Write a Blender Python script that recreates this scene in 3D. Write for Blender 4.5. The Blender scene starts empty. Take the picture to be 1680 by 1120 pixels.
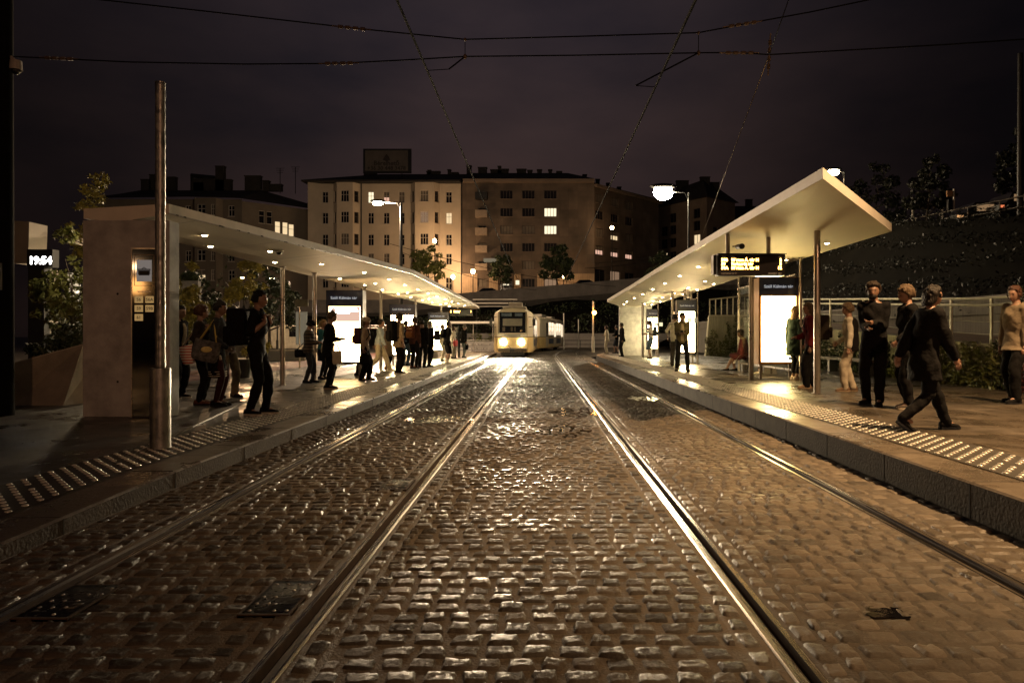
import bpy, bmesh, math, random
import numpy as np
from mathutils import Vector, Matrix, Euler, noise
R = math.radians
random.seed(7); rng = np.random.default_rng(7)
SC = bpy.context.scene; COL = SC.collection
# ------------------------------------------------------------------ camera, sky, exposure
F, CX, CY, H = 1120.0, 887.0, 552.0, 1.27      # focal length and vanishing point of the tracks in 1680 px, eye height
cam_data = bpy.data.cameras.new('camera'); cam = bpy.data.objects.new('camera', cam_data); COL.objects.link(cam)
cam.location = (0, 0, H); cam.rotation_euler = (R(90), 0, 0)
cam_data.sensor_width = 36; cam_data.lens = 36 * F / 1680
cam_data.shift_x = -(CX - 840) / 1680; cam_data.shift_y = (CY - 560) / 1680
cam_data.clip_start = 0.05; cam_data.clip_end = 3000
SC.camera = cam
SC.view_settings.view_transform = 'Standard'; SC.view_settings.look = 'None'
SC.view_settings.exposure = 0.0; SC.view_settings.gamma = 1
cy = SC.cycles
cy.use_denoising = True; cy.max_bounces = 6; cy.diffuse_bounces = 3; cy.glossy_bounces = 3; cy.transparent_max_bounces = 12
cy.sample_clamp_indirect = 4.0; cy.sample_clamp_direct = 0.0; cy.caustics_reflective = False; cy.caustics_refractive = False
world = bpy.data.worlds.new('World'); SC.world = world; world.use_nodes = True
wn, wl = world.node_tree.nodes, world.node_tree.links
wn.clear()
w_out = wn.new('ShaderNodeOutputWorld'); w_add = wn.new('ShaderNodeAddShader')
w_b1 = wn.new('ShaderNodeBackground'); w_b2 = wn.new('ShaderNodeBackground')
w_tc = wn.new('ShaderNodeTexCoord'); w_sep = wn.new('ShaderNodeSeparateXYZ')
w_sky = wn.new('ShaderNodeTexSky'); w_sky.sky_type = 'NISHITA'; w_sky.sun_disc = False
w_sky.sun_elevation = R(-4); w_sky.sun_rotation = R(200)
w_b2.inputs['Strength'].default_value = 0.02
wl.new(w_sky.outputs[0], w_b2.inputs['Color'])
# city glow on low cloud: a warm grey that fades upwards, broken by soft cloud
w_nz = wn.new('ShaderNodeTexNoise'); w_nz.inputs['Scale'].default_value = 2.3; w_nz.inputs['Detail'].default_value = 6
w_map = wn.new('ShaderNodeMapping'); w_map.inputs['Scale'].default_value = (1, 1, 2.6)
wl.new(w_tc.outputs['Generated'], w_map.inputs[0]); wl.new(w_map.outputs[0], w_nz.inputs['Vector'])
wl.new(w_tc.outputs['Generated'], w_sep.inputs[0])
w_r = wn.new('ShaderNodeValToRGB'); e = w_r.color_ramp.elements
e[0].position = 0.0; e[0].color = (0.0200, 0.0128, 0.0108, 1); e[1].position = 0.62; e[1].color = (0.0068, 0.0065, 0.0085, 1)
k = w_r.color_ramp.elements.new(0.25); k.color = (0.0172, 0.0122, 0.0118, 1)
k = w_r.color_ramp.elements.new(0.42); k.color = (0.0152, 0.0121, 0.0138, 1)
wl.new(w_sep.outputs['Z'], w_r.inputs[0])
w_nr = wn.new('ShaderNodeValToRGB'); w_nr.color_ramp.elements[0].position = 0.36; w_nr.color_ramp.elements[0].color = (.52, .56, .70, 1); w_nr.color_ramp.elements[1].position = 0.66; w_nr.color_ramp.elements[1].color = (1.42, 1.24, 1.22, 1)
wl.new(w_nz.outputs[0], w_nr.inputs[0])
w_mul = wn.new('ShaderNodeMix'); w_mul.data_type = 'RGBA'; w_mul.blend_type = 'MULTIPLY'; w_mul.inputs[0].default_value = 1
wl.new(w_r.outputs[0], w_mul.inputs[6]); wl.new(w_nr.outputs[0], w_mul.inputs[7])
w_ax = wn.new('ShaderNodeMath'); w_ax.operation = 'ABSOLUTE'; w_sh = wn.new('ShaderNodeMath'); w_sh.operation = 'ADD'; w_sh.inputs[1].default_value = 0.06
wl.new(w_sep.outputs['X'], w_sh.inputs[0]); wl.new(w_sh.outputs[0], w_ax.inputs[0])
w_az = wn.new('ShaderNodeMapRange'); w_az.interpolation_type = 'SMOOTHSTEP'; w_az.inputs[1].default_value = 0.05; w_az.inputs[2].default_value = 0.62; w_az.inputs[3].default_value = 1.0; w_az.inputs[4].default_value = 0.20
wl.new(w_ax.outputs[0], w_az.inputs[0])
w_m2 = wn.new('ShaderNodeMix'); w_m2.data_type = 'RGBA'; w_m2.blend_type = 'MULTIPLY'; w_m2.inputs[0].default_value = 1
wl.new(w_mul.outputs[2], w_m2.inputs[6]); wl.new(w_az.outputs[0], w_m2.inputs[7]); wl.new(w_m2.outputs[2], w_b1.inputs['Color']); w_b1.inputs['Strength'].default_value = 1.6
wl.new(w_b1.outputs[0], w_add.inputs[0]); wl.new(w_b2.outputs[0], w_add.inputs[1]); wl.new(w_add.outputs[0], w_out.inputs[0])

def at(px, py, Y):
    """the point at depth Y that the photograph shows at pixel (px, py)"""
    return Vector(((px - CX) * Y / F, Y, H - (py - CY) * Y / F))

# ------------------------------------------------------------------ materials
MATS = {}
def mat(name, col, rough=0.6, metal=0.0, var=0.25, scale=4.0, bump=0.0, bscale=40.0, spec=0.5, rvar=0.0, coat=0.0, stretch=(1, 1, 1), trans=0.0):
    if name in MATS: return MATS[name]
    m = bpy.data.materials.new(name); m.use_nodes = True; nt = m.node_tree; n, l = nt.nodes, nt.links
    b = n['Principled BSDF']; b.inputs['Base Color'].default_value = (*col, 1); b.inputs['Roughness'].default_value = rough
    b.inputs['Metallic'].default_value = metal; b.inputs['Specular IOR Level'].default_value = spec
    if coat: b.inputs['Coat Weight'].default_value = coat; b.inputs['Coat Roughness'].default_value = 0.1
    tc = n.new('ShaderNodeTexCoord'); mp = n.new('ShaderNodeMapping'); mp.inputs['Scale'].default_value = stretch
    l.new(tc.outputs['Object'], mp.inputs[0])
    if var or rvar:
        nz = n.new('ShaderNodeTexNoise'); nz.inputs['Scale'].default_value = scale; nz.inputs['Detail'].default_value = 8; nz.inputs['Roughness'].default_value = 0.65
        l.new(mp.outputs[0], nz.inputs['Vector'])
    if var:
        mr = n.new('ShaderNodeMapRange'); mr.inputs[1].default_value = 0.3; mr.inputs[2].default_value = 0.7; mr.inputs[3].default_value = 1 - var; mr.inputs[4].default_value = 1 + var
        l.new(nz.outputs[0], mr.inputs[0])
        mx = n.new('ShaderNodeMix'); mx.data_type = 'RGBA'; mx.blend_type = 'MULTIPLY'; mx.inputs[0].default_value = 1; mx.inputs[6].default_value = (*col, 1)
        l.new(mr.outputs[0], mx.inputs[7]); l.new(mx.outputs[2], b.inputs['Base Color'])
    if rvar:
        rr = n.new('ShaderNodeMapRange'); rr.inputs[1].default_value = 0.35; rr.inputs[2].default_value = 0.65; rr.inputs[3].default_value = max(0.03, rough - rvar); rr.inputs[4].default_value = min(1, rough + rvar)
        l.new(nz.outputs[0], rr.inputs[0]); l.new(rr.outputs[0], b.inputs['Roughness'])
    if bump:
        nb = n.new('ShaderNodeTexNoise'); nb.inputs['Scale'].default_value = bscale; nb.inputs['Detail'].default_value = 5
        l.new(mp.outputs[0], nb.inputs['Vector'])
        bp = n.new('ShaderNodeBump'); bp.inputs['Strength'].default_value = bump; bp.inputs['Distance'].default_value = 0.02
        l.new(nb.outputs[0], bp.inputs['Height']); l.new(bp.outputs[0], b.inputs['Normal'])
    MATS[name] = m; return m

def emit(name, col, strength, sample=True):
    if name in MATS: return MATS[name]
    m = bpy.data.materials.new(name); m.use_nodes = True; n = m.node_tree.nodes; b = n['Principled BSDF']
    b.inputs['Base Color'].default_value = (0.02, 0.02, 0.02, 1); b.inputs['Emission Color'].default_value = (*col, 1); b.inputs['Emission Strength'].default_value = strength
    if not sample: m.cycles.emission_sampling = 'NONE'
    MATS[name] = m; return m

def glass(name, tint=(0.9, 0.95, 0.93), refl=0.12):
    if name in MATS: return MATS[name]
    m = bpy.data.materials.new(name); m.use_nodes = True; n, l = m.node_tree.nodes, m.node_tree.links; n.clear()
    o = n.new('ShaderNodeOutputMaterial'); t = n.new('ShaderNodeBsdfTransparent'); g = n.new('ShaderNodeBsdfGlossy'); x = n.new('ShaderNodeMixShader')
    lw = n.new('ShaderNodeLayerWeight'); lw.inputs[0].default_value = 0.25; ma = n.new('ShaderNodeMath'); ma.operation = 'MULTIPLY_ADD'
    ma.inputs[1].default_value = 0.5; ma.inputs[2].default_value = refl * 0.4
    t.inputs[0].default_value = (*tint, 1); g.inputs['Roughness'].default_value = 0.03
    l.new(lw.outputs['Fresnel'], ma.inputs[0]); l.new(ma.outputs[0], x.inputs[0]); l.new(t.outputs[0], x.inputs[1]); l.new(g.outputs[0], x.inputs[2]); l.new(x.outputs[0], o.inputs[0])
    MATS[name] = m; return m

def slab_mat(name, col, mortar, bw, bh, rough, rvar, msize=0.006, off=0.5, rot=0.0, var=0.3):
    """slabs with joints, in object coordinates, worn and wet in patches"""
    m = bpy.data.materials.new(name); m.use_nodes = True; n, l = m.node_tree.nodes, m.node_tree.links; b = n['Principled BSDF']
    tc = n.new('ShaderNodeTexCoord'); mp = n.new('ShaderNodeMapping'); mp.inputs['Rotation'].default_value = (0, 0, rot); l.new(tc.outputs['Object'], mp.inputs[0])
    br = n.new('ShaderNodeTexBrick'); br.offset = off; br.inputs['Scale'].default_value = 1; br.inputs['Brick Width'].default_value = bw; br.inputs['Row Height'].default_value = bh
    br.inputs['Mortar Size'].default_value = msize; br.inputs['Mortar Smooth'].default_value = 0.2
    br.inputs['Color1'].default_value = (*[c * (1 - var) for c in col], 1); br.inputs['Color2'].default_value = (*[c * (1 + var) for c in col], 1); br.inputs['Mortar'].default_value = (*mortar, 1)
    l.new(mp.outputs[0], br.inputs['Vector'])
    nz = n.new('ShaderNodeTexNoise'); nz.inputs['Scale'].default_value = 1.3; nz.inputs['Detail'].default_value = 9; nz.inputs['Roughness'].default_value = 0.7; l.new(tc.outputs['Object'], nz.inputs['Vector'])
    mr = n.new('ShaderNodeMapRange'); mr.inputs[1].default_value = 0.3; mr.inputs[2].default_value = 0.7; mr.inputs[3].default_value = 0.55; mr.inputs[4].default_value = 1.35; l.new(nz.outputs[0], mr.inputs[0])
    mx = n.new('ShaderNodeMix'); mx.data_type = 'RGBA'; mx.blend_type = 'MULTIPLY'; mx.inputs[0].default_value = 1
    l.new(br.outputs['Color'], mx.inputs[6]); l.new(mr.outputs[0], mx.inputs[7]); l.new(mx.outputs[2], b.inputs['Base Color'])
    rr = n.new('ShaderNodeMapRange'); rr.inputs[1].default_value = 0.38; rr.inputs[2].default_value = 0.62; rr.inputs[3].default_value = rough - rvar; rr.inputs[4].default_value = rough + rvar
    l.new(nz.outputs[0], rr.inputs[0]); l.new(rr.outputs[0], b.inputs['Roughness'])
    n2 = n.new('ShaderNodeTexNoise'); n2.inputs['Scale'].default_value = 45; n2.inputs['Detail'].default_value = 4; l.new(tc.outputs['Object'], n2.inputs['Vector'])
    ad = n.new('ShaderNodeMath'); ad.operation = 'MULTIPLY_ADD'; ad.inputs[1].default_value = -1.2; l.new(br.outputs['Fac'], ad.inputs[0]); l.new(n2.outputs[0], ad.inputs[2])
    bp = n.new('ShaderNodeBump'); bp.inputs['Strength'].default_value = 0.35; bp.inputs['Distance'].default_value = 0.008; l.new(ad.outputs[0], bp.inputs['Height']); l.new(bp.outputs[0], b.inputs['Normal'])
    MATS[name] = m; return m

# ------------------------------------------------------------------ mesh builder
class MB:
    def __init__(s): s.v = []; s.f = []; s.m = []
    def add(s, vs, fs, mi=0):
        o = len(s.v); s.v.extend([tuple(p) for p in vs]); s.f.extend([tuple(i + o for i in f) for f in fs]); s.m.extend([mi] * len(fs)); return s
    def box(s, x0, x1, y0, y1, z0, z1, mi=0, M=None):
        vs = [Vector(p) for p in ((x0, y0, z0), (x1, y0, z0), (x1, y1, z0), (x0, y1, z0), (x0, y0, z1), (x1, y0, z1), (x1, y1, z1), (x0, y1, z1))]
        if M is not None: vs = [M @ p for p in vs]
        return s.add(vs, [(3, 2, 1, 0), (4, 5, 6, 7), (0, 1, 5, 4), (1, 2, 6, 5), (2, 3, 7, 6), (3, 0, 4, 7)], mi)
    def bbox(s, x0, x1, y0, y1, z0, z1, b=0.01, mi=0, M=None):
        """box with chamfered edges"""
        bm = bmesh.new(); bmesh.ops.create_cube(bm, size=1)
        for v in bm.verts: v.co = Vector(((x0 + x1) / 2 + v.co.x * (x1 - x0), (y0 + y1) / 2 + v.co.y * (y1 - y0), (z0 + z1) / 2 + v.co.z * (z1 - z0)))
        bmesh.ops.bevel(bm, geom=list(bm.edges), offset=b, segments=2, affect='EDGES', profile=0.6)
        return s.frombm(bm, mi, M)
    def frombm(s, bm, mi=0, M=None):
        bm.verts.ensure_lookup_table(); bm.verts.index_update()
        vs = [M @ v.co if M is not None else v.co.copy() for v in bm.verts]; fs = [[v.index for v in f.verts] for f in bm.faces]; bm.free()
        return s.add(vs, fs, mi)
    def cone(s, p0, p1, r0, r1=None, n=12, mi=0, caps=True):
        p0, p1 = Vector(p0), Vector(p1); r1 = r0 if r1 is None else r1; d = (p1 - p0)
        if d.length < 1e-6: return s
        d.normalize(); a = d.orthogonal().normalized(); b = d.cross(a); vs = []
        for p, r in ((p0, r0), (p1, r1)):
            for i in range(n):
                t = 2 * math.pi * i / n; vs.append(p + (a * math.cos(t) + b * math.sin(t)) * r)
        fs = [(i, (i + 1) % n, n + (i + 1) % n, n + i) for i in range(n)]
        if caps: fs += [tuple(range(n - 1, -1, -1)), tuple(range(n, 2 * n))]
        return s.add(vs, fs, mi)
    def tube(s, pts, r, n=8, mi=0, caps=True):
        pts = [Vector(p) for p in pts]; rs = r if isinstance(r, (list, tuple)) else [r] * len(pts); vs = []; a = None
        for i, p in enumerate(pts):
            d = (pts[min(i + 1, len(pts) - 1)] - pts[max(i - 1, 0)])
            d = d.normalized() if d.length > 1e-9 else Vector((0, 0, 1))
            if a is None: a = d.orthogonal().normalized()
            else:
                a = a - d * a.dot(d); a = a.normalized() if a.length > 1e-6 else d.orthogonal().normalized()
            b = d.cross(a)
            for k in range(n):
                t = 2 * math.pi * k / n; vs.append(p + (a * math.cos(t) + b * math.sin(t)) * rs[i])
        L = len(pts); fs = [(i * n + k, i * n + (k + 1) % n, (i + 1) * n + (k + 1) % n, (i + 1) * n + k) for i in range(L - 1) for k in range(n)]
        if caps: fs += [tuple(range(n - 1, -1, -1)), tuple((L - 1) * n + k for k in range(n))]
        return s.add(vs, fs, mi)
    def rings(s, rings, n=16, mi=0):
        """loft of ellipses: each (centre, vector a, vector b)"""
        vs = []
        for c, a, b in rings:
            for k in range(n):
                t = 2 * math.pi * k / n; vs.append(Vector(c) + Vector(a) * math.cos(t) + Vector(b) * math.sin(t))
        L = len(rings); fs = [(i * n + k, i * n + (k + 1) % n, (i + 1) * n + (k + 1) % n, (i + 1) * n + k) for i in range(L - 1) for k in range(n)]
        fs += [tuple(range(n - 1, -1, -1)), tuple((L - 1) * n + k for k in range(n))]
        return s.add(vs, fs, mi)
    def ell(s, c, rx, ry=None, rz=None, n=14, mi=0, M=None, fn=None):
        ry = rx if ry is None else ry; rz = rx if rz is None else rz; c = Vector(c); vs = []; rows = max(6, n * 2 // 3)
        for i in range(1, rows):
            p = math.pi * i / rows
            for k in range(n):
                t = 2 * math.pi * k / n; u = Vector((math.sin(p) * math.cos(t), math.sin(p) * math.sin(t), math.cos(p)))
                vs.append(u)
        vs += [Vector((0, 0, 1)), Vector((0, 0, -1))]
        out = []
        for u in vs:
            q = Vector((u.x * rx, u.y * ry, u.z * rz))
            if fn: q = fn(u, q)
            if M is not None: q = M @ q
            out.append(c + q)
        N = (rows - 1) * n
        fs = [(i * n + k, (i + 1) * n + k, (i + 1) * n + (k + 1) % n, i * n + (k + 1) % n) for i in range(rows - 2) for k in range(n)]
        fs += [(N, k, (k + 1) % n) for k in range(n)] + [(N + 1, (rows - 2) * n + (k + 1) % n, (rows - 2) * n + k) for k in range(n)]
        return s.add(out, fs, mi)
    def prism(s, poly, z0, z1, mi=0, M=None):
        """poly: xy outline; vertical prism"""
        n = len(poly); vs = [Vector((x, y, z0)) for x, y in poly] + [Vector((x, y, z1)) for x, y in poly]
        if M is not None: vs = [M @ v for v in vs]
        fs = [(i, (i + 1) % n, n + (i + 1) % n, n + i) for i in range(n)] + [tuple(range(n - 1, -1, -1)), tuple(range(n, 2 * n))]
        return s.add(vs, fs, mi)
    def build(s, name, mats, parent=None, smooth=False, M=None):
        me = bpy.data.meshes.new(name); me.from_pydata([tuple(v) for v in s.v], [], s.f)
        for m in (mats if isinstance(mats, (list, tuple)) else [mats]): me.materials.append(m)
        if me.materials and len(me.materials) > 1: me.polygons.foreach_set('material_index', s.m)
        if smooth: me.polygons.foreach_set('use_smooth', [True] * len(me.polygons))
        me.update()
        if smooth is not False and smooth is not True: me.set_sharp_from_angle(angle=R(smooth))
        o = bpy.data.objects.new(name, me); COL.objects.link(o)
        if parent is not None: o.parent = parent
        if M is not None: o.matrix_local = M
        return o

def np_mesh(name, V, Q, m, parent=None, smooth=False, tint=None, fmat=None):
    """big mesh from numpy arrays; Q is (n,4) quads or (n,3)"""
    me = bpy.data.meshes.new(name); V = np.ascontiguousarray(V, dtype=np.float32); Q = np.ascontiguousarray(Q, dtype=np.int32); k = Q.shape[1]
    me.vertices.add(len(V)); me.vertices.foreach_set('co', V.ravel()); me.loops.add(Q.size); me.loops.foreach_set('vertex_index', Q.ravel())
    me.polygons.add(len(Q)); me.polygons.foreach_set('loop_start', np.arange(0, Q.size, k, dtype=np.int32)); me.polygons.foreach_set('loop_total', np.full(len(Q), k, dtype=np.int32))
    if smooth: me.polygons.foreach_set('use_smooth', np.ones(len(Q), dtype=bool))
    for x in (m if isinstance(m, (list, tuple)) else [m]): me.materials.append(x)
    me.update(calc_edges=True)
    if tint is not None:
        at_ = me.attributes.new('tint', 'FLOAT', 'POINT'); at_.data.foreach_set('value', np.ascontiguousarray(tint, dtype=np.float32))
    o = bpy.data.objects.new(name, me); COL.objects.link(o)
    if parent is not None: o.parent = parent
    return o

def tag(o, label=None, cat=None, group=None, kind=None):
    if label: o['label'] = label
    if cat: o['category'] = cat
    if group: o['group'] = group
    if kind: o['kind'] = kind
    return o
def thing(name, label, cat, loc=(0, 0, 0), rz=0.0, group=None):
    o = bpy.data.objects.new(name, None); COL.objects.link(o); o.empty_display_size = 0.2
    o.location = loc; o.rotation_euler = (0, 0, rz); return tag(o, label, cat, group)
def struct(o): o['kind'] = 'structure'; return o
def copy_tree(o, parent=None):
    c = o.copy(); COL.objects.link(c)
    if parent is not None: c.parent = parent
    for ch in list(o.children): copy_tree(ch, c)
    return c
def text(s, size, m, name, parent, M, extrude=0.002, align='LEFT', bold=0.0):
    cu = bpy.data.curves.new('lettering', 'FONT'); cu.body = s; cu.size = size; cu.extrude = extrude; cu.align_x = align; cu.offset = bold; cu.resolution_u = 2
    t = bpy.data.objects.new('lettering', cu); COL.objects.link(t); bpy.context.view_layer.update()
    me = bpy.data.meshes.new_from_object(t.evaluated_get(bpy.context.evaluated_depsgraph_get())); bpy.data.objects.remove(t); bpy.data.curves.remove(cu)
    me.materials.clear(); me.materials.append(m); o = bpy.data.objects.new(name, me); COL.objects.link(o); o.parent = parent; o.matrix_local = M; return o
def upright(x, y, z, rz=0.0):
    """places lettering upright: its face looks to -Y turned by rz"""
    return Matrix.Translation((x, y, z)) @ Matrix.Rotation(rz, 4, 'Z') @ Matrix.Rotation(R(90), 4, 'X')
def lamp(name, kind, loc, power, col, parent=None, radius=0.1, spot=None, aim=None, blend=0.5):
    d = bpy.data.lights.new(name, kind); d.energy = power; d.color = col; d.shadow_soft_size = radius
    if kind == 'SPOT': d.spot_size = R(spot); d.spot_blend = blend
    o = bpy.data.objects.new(name, d); COL.objects.link(o); o.location = loc
    if aim is not None: o.rotation_euler = (Vector(aim) - Vector(loc)).to_track_quat('-Z', 'Y').to_euler()
    if parent is not None: o.parent = parent
    return o

# common materials
steel = mat('brushed_steel', (0.42, 0.38, 0.34), 0.32, 0.9, var=0.2, scale=6, rvar=0.1, stretch=(1, 1, 0.2))
galv = mat('galvanised_steel', (0.24, 0.235, 0.23), 0.42, 0.85, var=0.45, scale=9, rvar=0.14, bump=0.15, bscale=60)
black_metal = mat('black_painted_metal', (0.012, 0.012, 0.013), 0.4, 0.2, var=0.2)
dark_metal = mat('dark_grey_metal', (0.035, 0.034, 0.034), 0.45, 0.4, var=0.2)
navy = mat('navy_enamel', (0.008, 0.014, 0.05), 0.3, 0.0, var=0.15, coat=0.3)
concrete = mat('fair_faced_concrete', (0.34, 0.325, 0.32), 0.75, var=0.32, scale=3.4, bump=0.12, bscale=30)
canopy_white = mat('painted_plaster', (0.68, 0.62, 0.50), 0.6, spec=.35, var=0.10, scale=1.6, bump=0.10, bscale=7, rvar=0.08, stretch=(1, 0.35, 1))
canopy_edge = mat('canopy_fascia_paint', (0.58, 0.53, 0.46), 0.5, var=0.1, scale=3)
lens = emit('downlight_lens', (1.0, 0.72, 0.38), 130)
white_lamp = emit('white_lamp_glass', (1.0, 0.83, 0.52), 90)
sodium_lamp = emit('sodium_lamp_glass', (1.0, 0.66, 0.30), 60)
leaf_lit = mat('leaf_olive', (0.13, 0.145, 0.036), 0.5, var=0.5, scale=3)
leaf_dark = mat('leaf_dark_green', (0.035, 0.05, 0.018), 0.55, var=0.5, scale=3)
leaf_yellow = mat('leaf_yellow_green', (0.30, 0.27, 0.06), 0.5, var=0.4, scale=3)
bark = mat('bark', (0.07, 0.055, 0.04), 0.85, var=0.4, scale=8, bump=0.4, bscale=25)
# ------------------------------------------------------------------ ground, track bed, rails, platforms
PL, PR = 0.14, 0.25                      # heights of the two platforms
KL, KR = -3.08, 3.02                     # kerb faces
def bend(Y):                             # the tracks swing to the right beyond the stop
    d = max(0.0, Y - 44.0); return d * d / 270.0 + d ** 3 / 60000.0
asphalt = mat('wet_asphalt', (0.045, 0.041, 0.037), 0.45, var=0.4, scale=0.8, bump=0.25, bscale=60, rvar=0.2)
g = MB(); g.add([(-1500, -300, -0.14), (1500, -300, -0.14), (1500, 2000, -0.14), (-1500, 2000, -0.14)], [(0, 1, 2, 3)])
struct(g.build('ground', asphalt))
def sheet(name, pts, z, m):
    b = MB(); b.add([(x, y, z) for x, y in pts], [tuple(range(len(pts)))]); return struct(b.build(name, m))

# materials of the setts
def sett_mat():
    m = bpy.data.materials.new('granite_setts'); m.use_nodes = True; n, l = m.node_tree.nodes, m.node_tree.links; b = n['Principled BSDF']
    tc = n.new('ShaderNodeTexCoord'); a = n.new('ShaderNodeAttribute'); a.attribute_name = 'tint'
    nz = n.new('ShaderNodeTexNoise'); nz.inputs['Scale'].default_value = 32; nz.inputs['Detail'].default_value = 9; nz.inputs['Roughness'].default_value = 0.7; l.new(tc.outputs['Object'], nz.inputs['Vector'])
    big = n.new('ShaderNodeTexNoise'); big.inputs['Scale'].default_value = 0.9; big.inputs['Detail'].default_value = 6; l.new(tc.outputs['Object'], big.inputs['Vector'])
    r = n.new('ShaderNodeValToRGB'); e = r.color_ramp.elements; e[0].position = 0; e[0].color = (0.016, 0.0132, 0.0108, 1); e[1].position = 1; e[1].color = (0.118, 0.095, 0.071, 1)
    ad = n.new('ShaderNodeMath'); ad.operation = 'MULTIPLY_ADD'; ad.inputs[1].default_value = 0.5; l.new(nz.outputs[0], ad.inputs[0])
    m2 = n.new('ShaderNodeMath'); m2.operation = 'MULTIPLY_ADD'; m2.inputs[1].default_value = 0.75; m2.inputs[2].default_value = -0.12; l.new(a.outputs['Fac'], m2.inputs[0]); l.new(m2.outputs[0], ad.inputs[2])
    l.new(ad.outputs[0], r.inputs[0]); l.new(r.outputs[0], b.inputs['Base Color'])
    rr = n.new('ShaderNodeMapRange'); rr.inputs[1].default_value = 0.38; rr.inputs[2].default_value = 0.62; rr.inputs[3].default_value = 0.30; rr.inputs[4].default_value = 0.66; l.new(big.outputs[0], rr.inputs[0])
    ra = n.new('ShaderNodeMath'); ra.operation = 'MULTIPLY_ADD'; ra.inputs[1].default_value = 0.28; ra.inputs[2].default_value = -0.1; l.new(nz.outputs[0], ra.inputs[0])
    b.inputs['Specular IOR Level'].default_value = 0.27
    rs = n.new('ShaderNodeMath'); rs.operation = 'ADD'; l.new(rr.outputs[0], rs.inputs[0]); l.new(ra.outputs[0], rs.inputs[1]); l.new(rs.outputs[0], b.inputs['Roughness'])
    bp = n.new('ShaderNodeBump'); bp.inputs['Strength'].default_value = 0.7; bp.inputs['Distance'].default_value = 0.012; l.new(nz.outputs[0], bp.inputs['Height']); l.new(bp.outputs[0], b.inputs['Normal'])
    return m
setts = sett_mat()
grout = mat('sand_joint', (0.105, 0.082, 0.058), 0.8, var=0.35, scale=12, bump=0.5, bscale=90, rvar=0.15)

GAUGE = {'left': (-2.455, -1.035), 'right': (0.995, 2.435)}
HEADW, GROOVE, LIP = 0.056, 0.045, 0.026
rail_steel = mat('worn_rail_steel', (0.36, 0.31, 0.25), 0.27, 1.0, var=0.25, scale=30, rvar=0.1, stretch=(1, 0.02, 1))
rail_rust = mat('rusty_rail_side', (0.05, 0.033, 0.022), 0.7, 0.3, var=0.4, scale=15)
YS = [-3 + i * 1.5 for i in range(32)] + [45 + i * 2.0 for i in range(24)]
def rail(name, gx, side, parent):
    """grooved rail: side=+1 when the groove lies to the right of the head"""
    prof = [(-HEADW, -0.13, 1), (-HEADW, -0.004, 0), (-HEADW + 0.008, 0.004, 0), (-0.012, 0.004, 0), (0, -0.006, 1), (0.004, -0.055, 1), (GROOVE - 0.006, -0.055, 1),
            (GROOVE, -0.006, 0), (GROOVE + LIP, -0.006, 1), (GROOVE + LIP, -0.13, 1)]
    b = MB(); n = len(prof); vs = []; fs = []; mi = []
    for Y in YS:
        for q in prof: vs.append((gx + side * q[0] + bend(Y), Y, q[1]))
    for i in range(len(YS) - 1):
        for k in range(n - 1):
            f = (i * n + k, (i + 1) * n + k, (i + 1) * n + k + 1, i * n + k + 1); fs.append(f if side > 0 else f[::-1]); mi.append(prof[k][2])
    b.v = vs; b.f = fs; b.m = mi
    return b.build(name, [rail_steel, rail_rust], parent, smooth=25)
for which, lab in (('left', 'grooved tram track beside the left platform, running under the yellow tram'), ('right', 'empty grooved tram track beside the right platform, curving away to the right')):
    t = thing('tram_track', lab, 'tram track', (0, 0, 0)); a, b_ = GAUGE[which]
    rail('rail', a, 1, t); rail('rail', b_, -1, t)

# bed strips between the rails (the joints), setts on top
edges = []
for which in ('left', 'right'):
    a, b_ = GAUGE[which]; edges += [(a - HEADW, a + GROOVE + LIP), (b_ - GROOVE - LIP, b_ + HEADW)]
strips = [(KL - 0.05, edges[0][0])] + [(edges[i][1], edges[i + 1][0]) for i in range(3)] + [(edges[3][1], KR + 0.05)]
bed = MB()
bed_dark = MB()
for i, (a, b_) in enumerate(strips):
    a2 = a - 2.2 if i == 0 else a; b2 = b_ + 2.5 if i == 4 else b_
    vs = []; YB = [y for y in YS]
    for Y in YB:
        xa, xb = (a, b_) if Y < 44 else (a2 if i == 0 else a, b2 if i == 4 else b_)
        zg = -0.0065 if i < 3 else -0.010; vs += [(xa + bend(Y), Y, zg), (xb + bend(Y), Y, zg)]
    (bed if i < 3 else bed_dark).add(vs, [(2 * k, 2 * k + 1, 2 * k + 3, 2 * k + 2) for k in range(len(YB) - 1)])
struct(bed.build('track_bed', grout)); struct(bed_dark.build('track_bed', mat('dark_joint', (0.055, 0.042, 0.029), 0.8, var=0.35, scale=12, bump=0.5, bscale=90)))

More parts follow.
